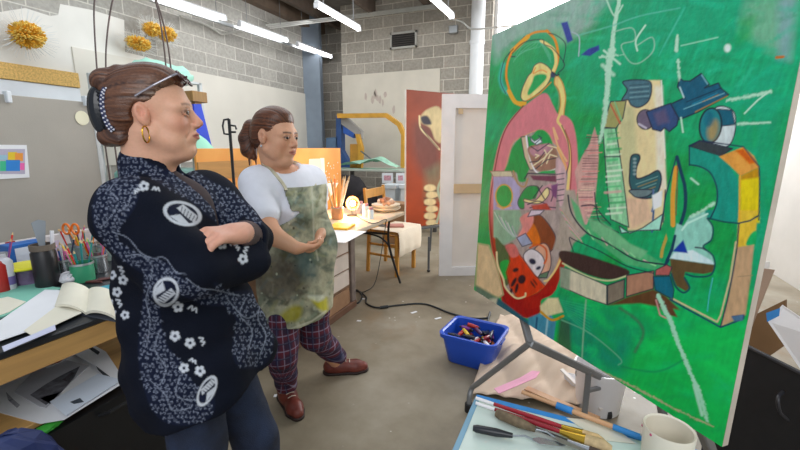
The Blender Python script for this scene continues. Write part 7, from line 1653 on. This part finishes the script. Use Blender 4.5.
low = np.clip((Y-225)/40, 0, 1)*np.clip((320-Y)/40, 0, 1); PA.c *= (1-.22*low)[:, None]
r2 = random.Random(11)
for i in range(190):
    x, y = r2.uniform(252, 330), r2.uniform(190, 332); a = r2.uniform(-1.5, .6); L = r2.uniform(3, 11)
    PA.stroke([(x, y), (x+L*math.cos(a), y+L*math.sin(a))], r2.uniform(1, 4), r2.choice(('8f9c86', '56655a', 'a8a88c', '4b4a3c', '7a8f8c', 'c4c4ac', '6a6a4a', '9a9a70')), soft=1.2, alpha=.6, rough=1.8)
PA.fill([(252, 272), (275, 255), (300, 262), (306, 285), (290, 300), (262, 298)], '4a3c36', True, 6, .65); PA.fill([(295, 245), (315, 255), (318, 280), (300, 275)], '4f6e72', True, 5, .5)
PA.fill([(280, 316), (292, 306), (302, 308), (298, 320), (284, 322)], 'a39a22', True, 2.5, .8); PA.fill([(311, 298), (322, 300), (327, 298), (327, 312), (318, 308)], 'c4bc28', True, 2, .85); PA.fill([(308, 296), (318, 302), (324, 296)], 'd9dcc8', True, 1.5, .8)
PA.stroke([(262, 334), (285, 331), (312, 321), (326, 311)], 1.6, 'c9c8b4', soft=.8, alpha=.8); PA.stroke([(312, 185), (314, 240), (318, 260)], 1.2, 'cfcdb8', soft=1, alpha=.6)
for i in range(22): x, y = r2.uniform(252, 328), r2.uniform(195, 325); PA.ell(x, y, r2.uniform(.5, 1.3), r2.uniform(.5, 1.5), r2.choice(('e0e0d0', '2f3a34', '3a3028', 'b9c0a8')), soft=.5, alpha=.8)
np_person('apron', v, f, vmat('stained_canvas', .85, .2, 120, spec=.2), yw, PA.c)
def on(px, py, d): return V(px, py, d)
st = MB(); apm = mat('apron_strap', 'bfb8a0', .85, .15, 30)
def strap(pts, w_=.016):
    m = MB(); pts = curve(pts, 4); 
    for i in range(len(pts)-1): m.beam(pts[i], pts[i+1]+(pts[i+1]-pts[i])*.15, w_, .004, up=(.8, -.6, .2))
    return m
frame_mesh('strap', strap([Vector((-.525, 1.845, 1.225)), Vector((-.545, 1.862, 1.255)), Vector((-.60, 1.885, 1.315)), Vector((-.655, 1.935, 1.34)), Vector((-.665, 1.99, 1.345))]), apm, yw)
frame_mesh('strap', strap([Vector((-.42, 1.99, 1.225)), Vector((-.44, 2.02, 1.265)), Vector((-.50, 2.05, 1.33)), Vector((-.56, 2.06, 1.35)), Vector((-.62, 2.05, 1.35))]), apm, yw)
frame_mesh('strap_ring', MB().tube([Vector((-.527, 1.858, 1.215))+Vector((.010*math.cos(t)*.6, .010*math.cos(t)*.8, .010*math.sin(t))) for t in np.linspace(0, 6.283, 14)], .002, 6), g, yw)
# plaid trousers
b = Body(); b.ell((-.55, 2.06, .83), (.175, .195, .14), .04)
for s_ in 'rl': b.chain([hp[s_], kn[s_], an[s_]+(0, 0, .05)], [.112, .082, .060], .03)
v, f = surf(b, .006, 1, post=lambda D, X, Y, Z: D+.003*np.sin(Z*50+X*20), sub=1)
pc = np.tile(np.array(lin('3a2a3e')), (len(v), 1)); k0 = np.argmin(np.stack([np.linalg.norm(v[:, :2]-kn[s_][:2], axis=1) for s_ in 'rl']), 0)
ang = np.where(k0 == 0, np.arctan2(v[:, 1]-kn['r'][1], v[:, 0]-kn['r'][0]), np.arctan2(v[:, 1]-kn['l'][1], v[:, 0]-kn['l'][0]))*.09+.0*v[:, 2]; zz = v[:, 2]*1.0
def pst(u, p, w_, col, a, off=0.0):
    global pc
    d = np.abs(((u+off) % p)-p/2); t = (np.clip(1.3-d/w_, 0, 1)*a)[:, None]; pc = pc*(1-t)+np.array(lin(col))*t
pst(zz, .075, .016, '6a2a34', .7); pst(ang, .0707, .014, '6a2a34', .6); pst(zz, .0375, .003, '9a9ab4', .6, .01); pst(ang, .0354, .0026, '9a9ab4', .6, .01); pst(zz, .075, .004, '1a1c34', .8, .03); pst(ang, .0707, .006, '1c2444', .7, .03)
np_person('trousers', v, f, vmat('plaid_cotton', .85, .2, 250, spec=.2), yw, pc)
shm = mat('maroon_leather', '5a2620', .45, .15, 12, col2='7a382c'); sole = mat('dark_sole', '2a1a18', .6); sockm = mat('grey_sock', '9d98a8', .9, .15, 40)
for s_ in 'rl':
    a = an[s_]; d = np.array((.085, -.125, 0)) if s_ == 'r' else np.array((.155, .02, 0)); dn = d/np.linalg.norm(d); a0_ = np.array((a[0], a[1], 0))
    b = Body(); b.cap(a+(0, 0, .02), a0_+(0, 0, .05), .047, .043, .02); v, f = surf(b, .005, 1); np_person('sock', v, f, sockm, yw)
    heel, ball_, toe = a0_-dn*.045, a0_+dn*.12, a0_+dn*.165
    b = Body(); b.cap(heel+(0, 0, .045), heel+dn*.06+(0, 0, .05), .043, .045, .02); b.cap(heel+dn*.05+(0, 0, .045), ball_+(0, 0, .034), .044, .042, .03); b.cap(ball_+(0, 0, .032), toe+(0, 0, .03), .044, .032, .02)
    def sf(D, X, Y, Z, a0_=a0_): 
        D = np.maximum(D, .012-Z); return np.maximum(D, -np.maximum(np.sqrt((X-a0_[0])**2+(Y-a0_[1])**2)-.037, .055-Z))
    v, f = surf(b, .0045, 1, post=sf); sh_ = np_person('shoe', v, f, shm, yw)
    b = Body(); b.cap(heel+(0, 0, .012), ball_+(0, 0, .012), .047, .048, .02); b.cap(ball_+(0, 0, .012), toe+(0, 0, .012), .048, .036, .02)
    v, f = surf(b, .0045, 1, post=lambda D, X, Y, Z: np.maximum(np.maximum(D, .001-Z), Z-.018)); np_person('shoe_sole', v, f, sole, yw)
    lc = MB(); pr_ = np.array((-dn[1], dn[0], 0))
    for k_ in range(3):
        q = a0_+dn*(.055+.025*k_)+(0, 0, .090-.008*k_); lc.tube([Vector(q-pr_*.022-np.array((0, 0, .006))), Vector(q), Vector(q+pr_*.022-np.array((0, 0, .006)))], .0026, 6)
    frame_mesh('shoe_lace', lc, mat('lace_cream', 'c9bfae', .8), yw)
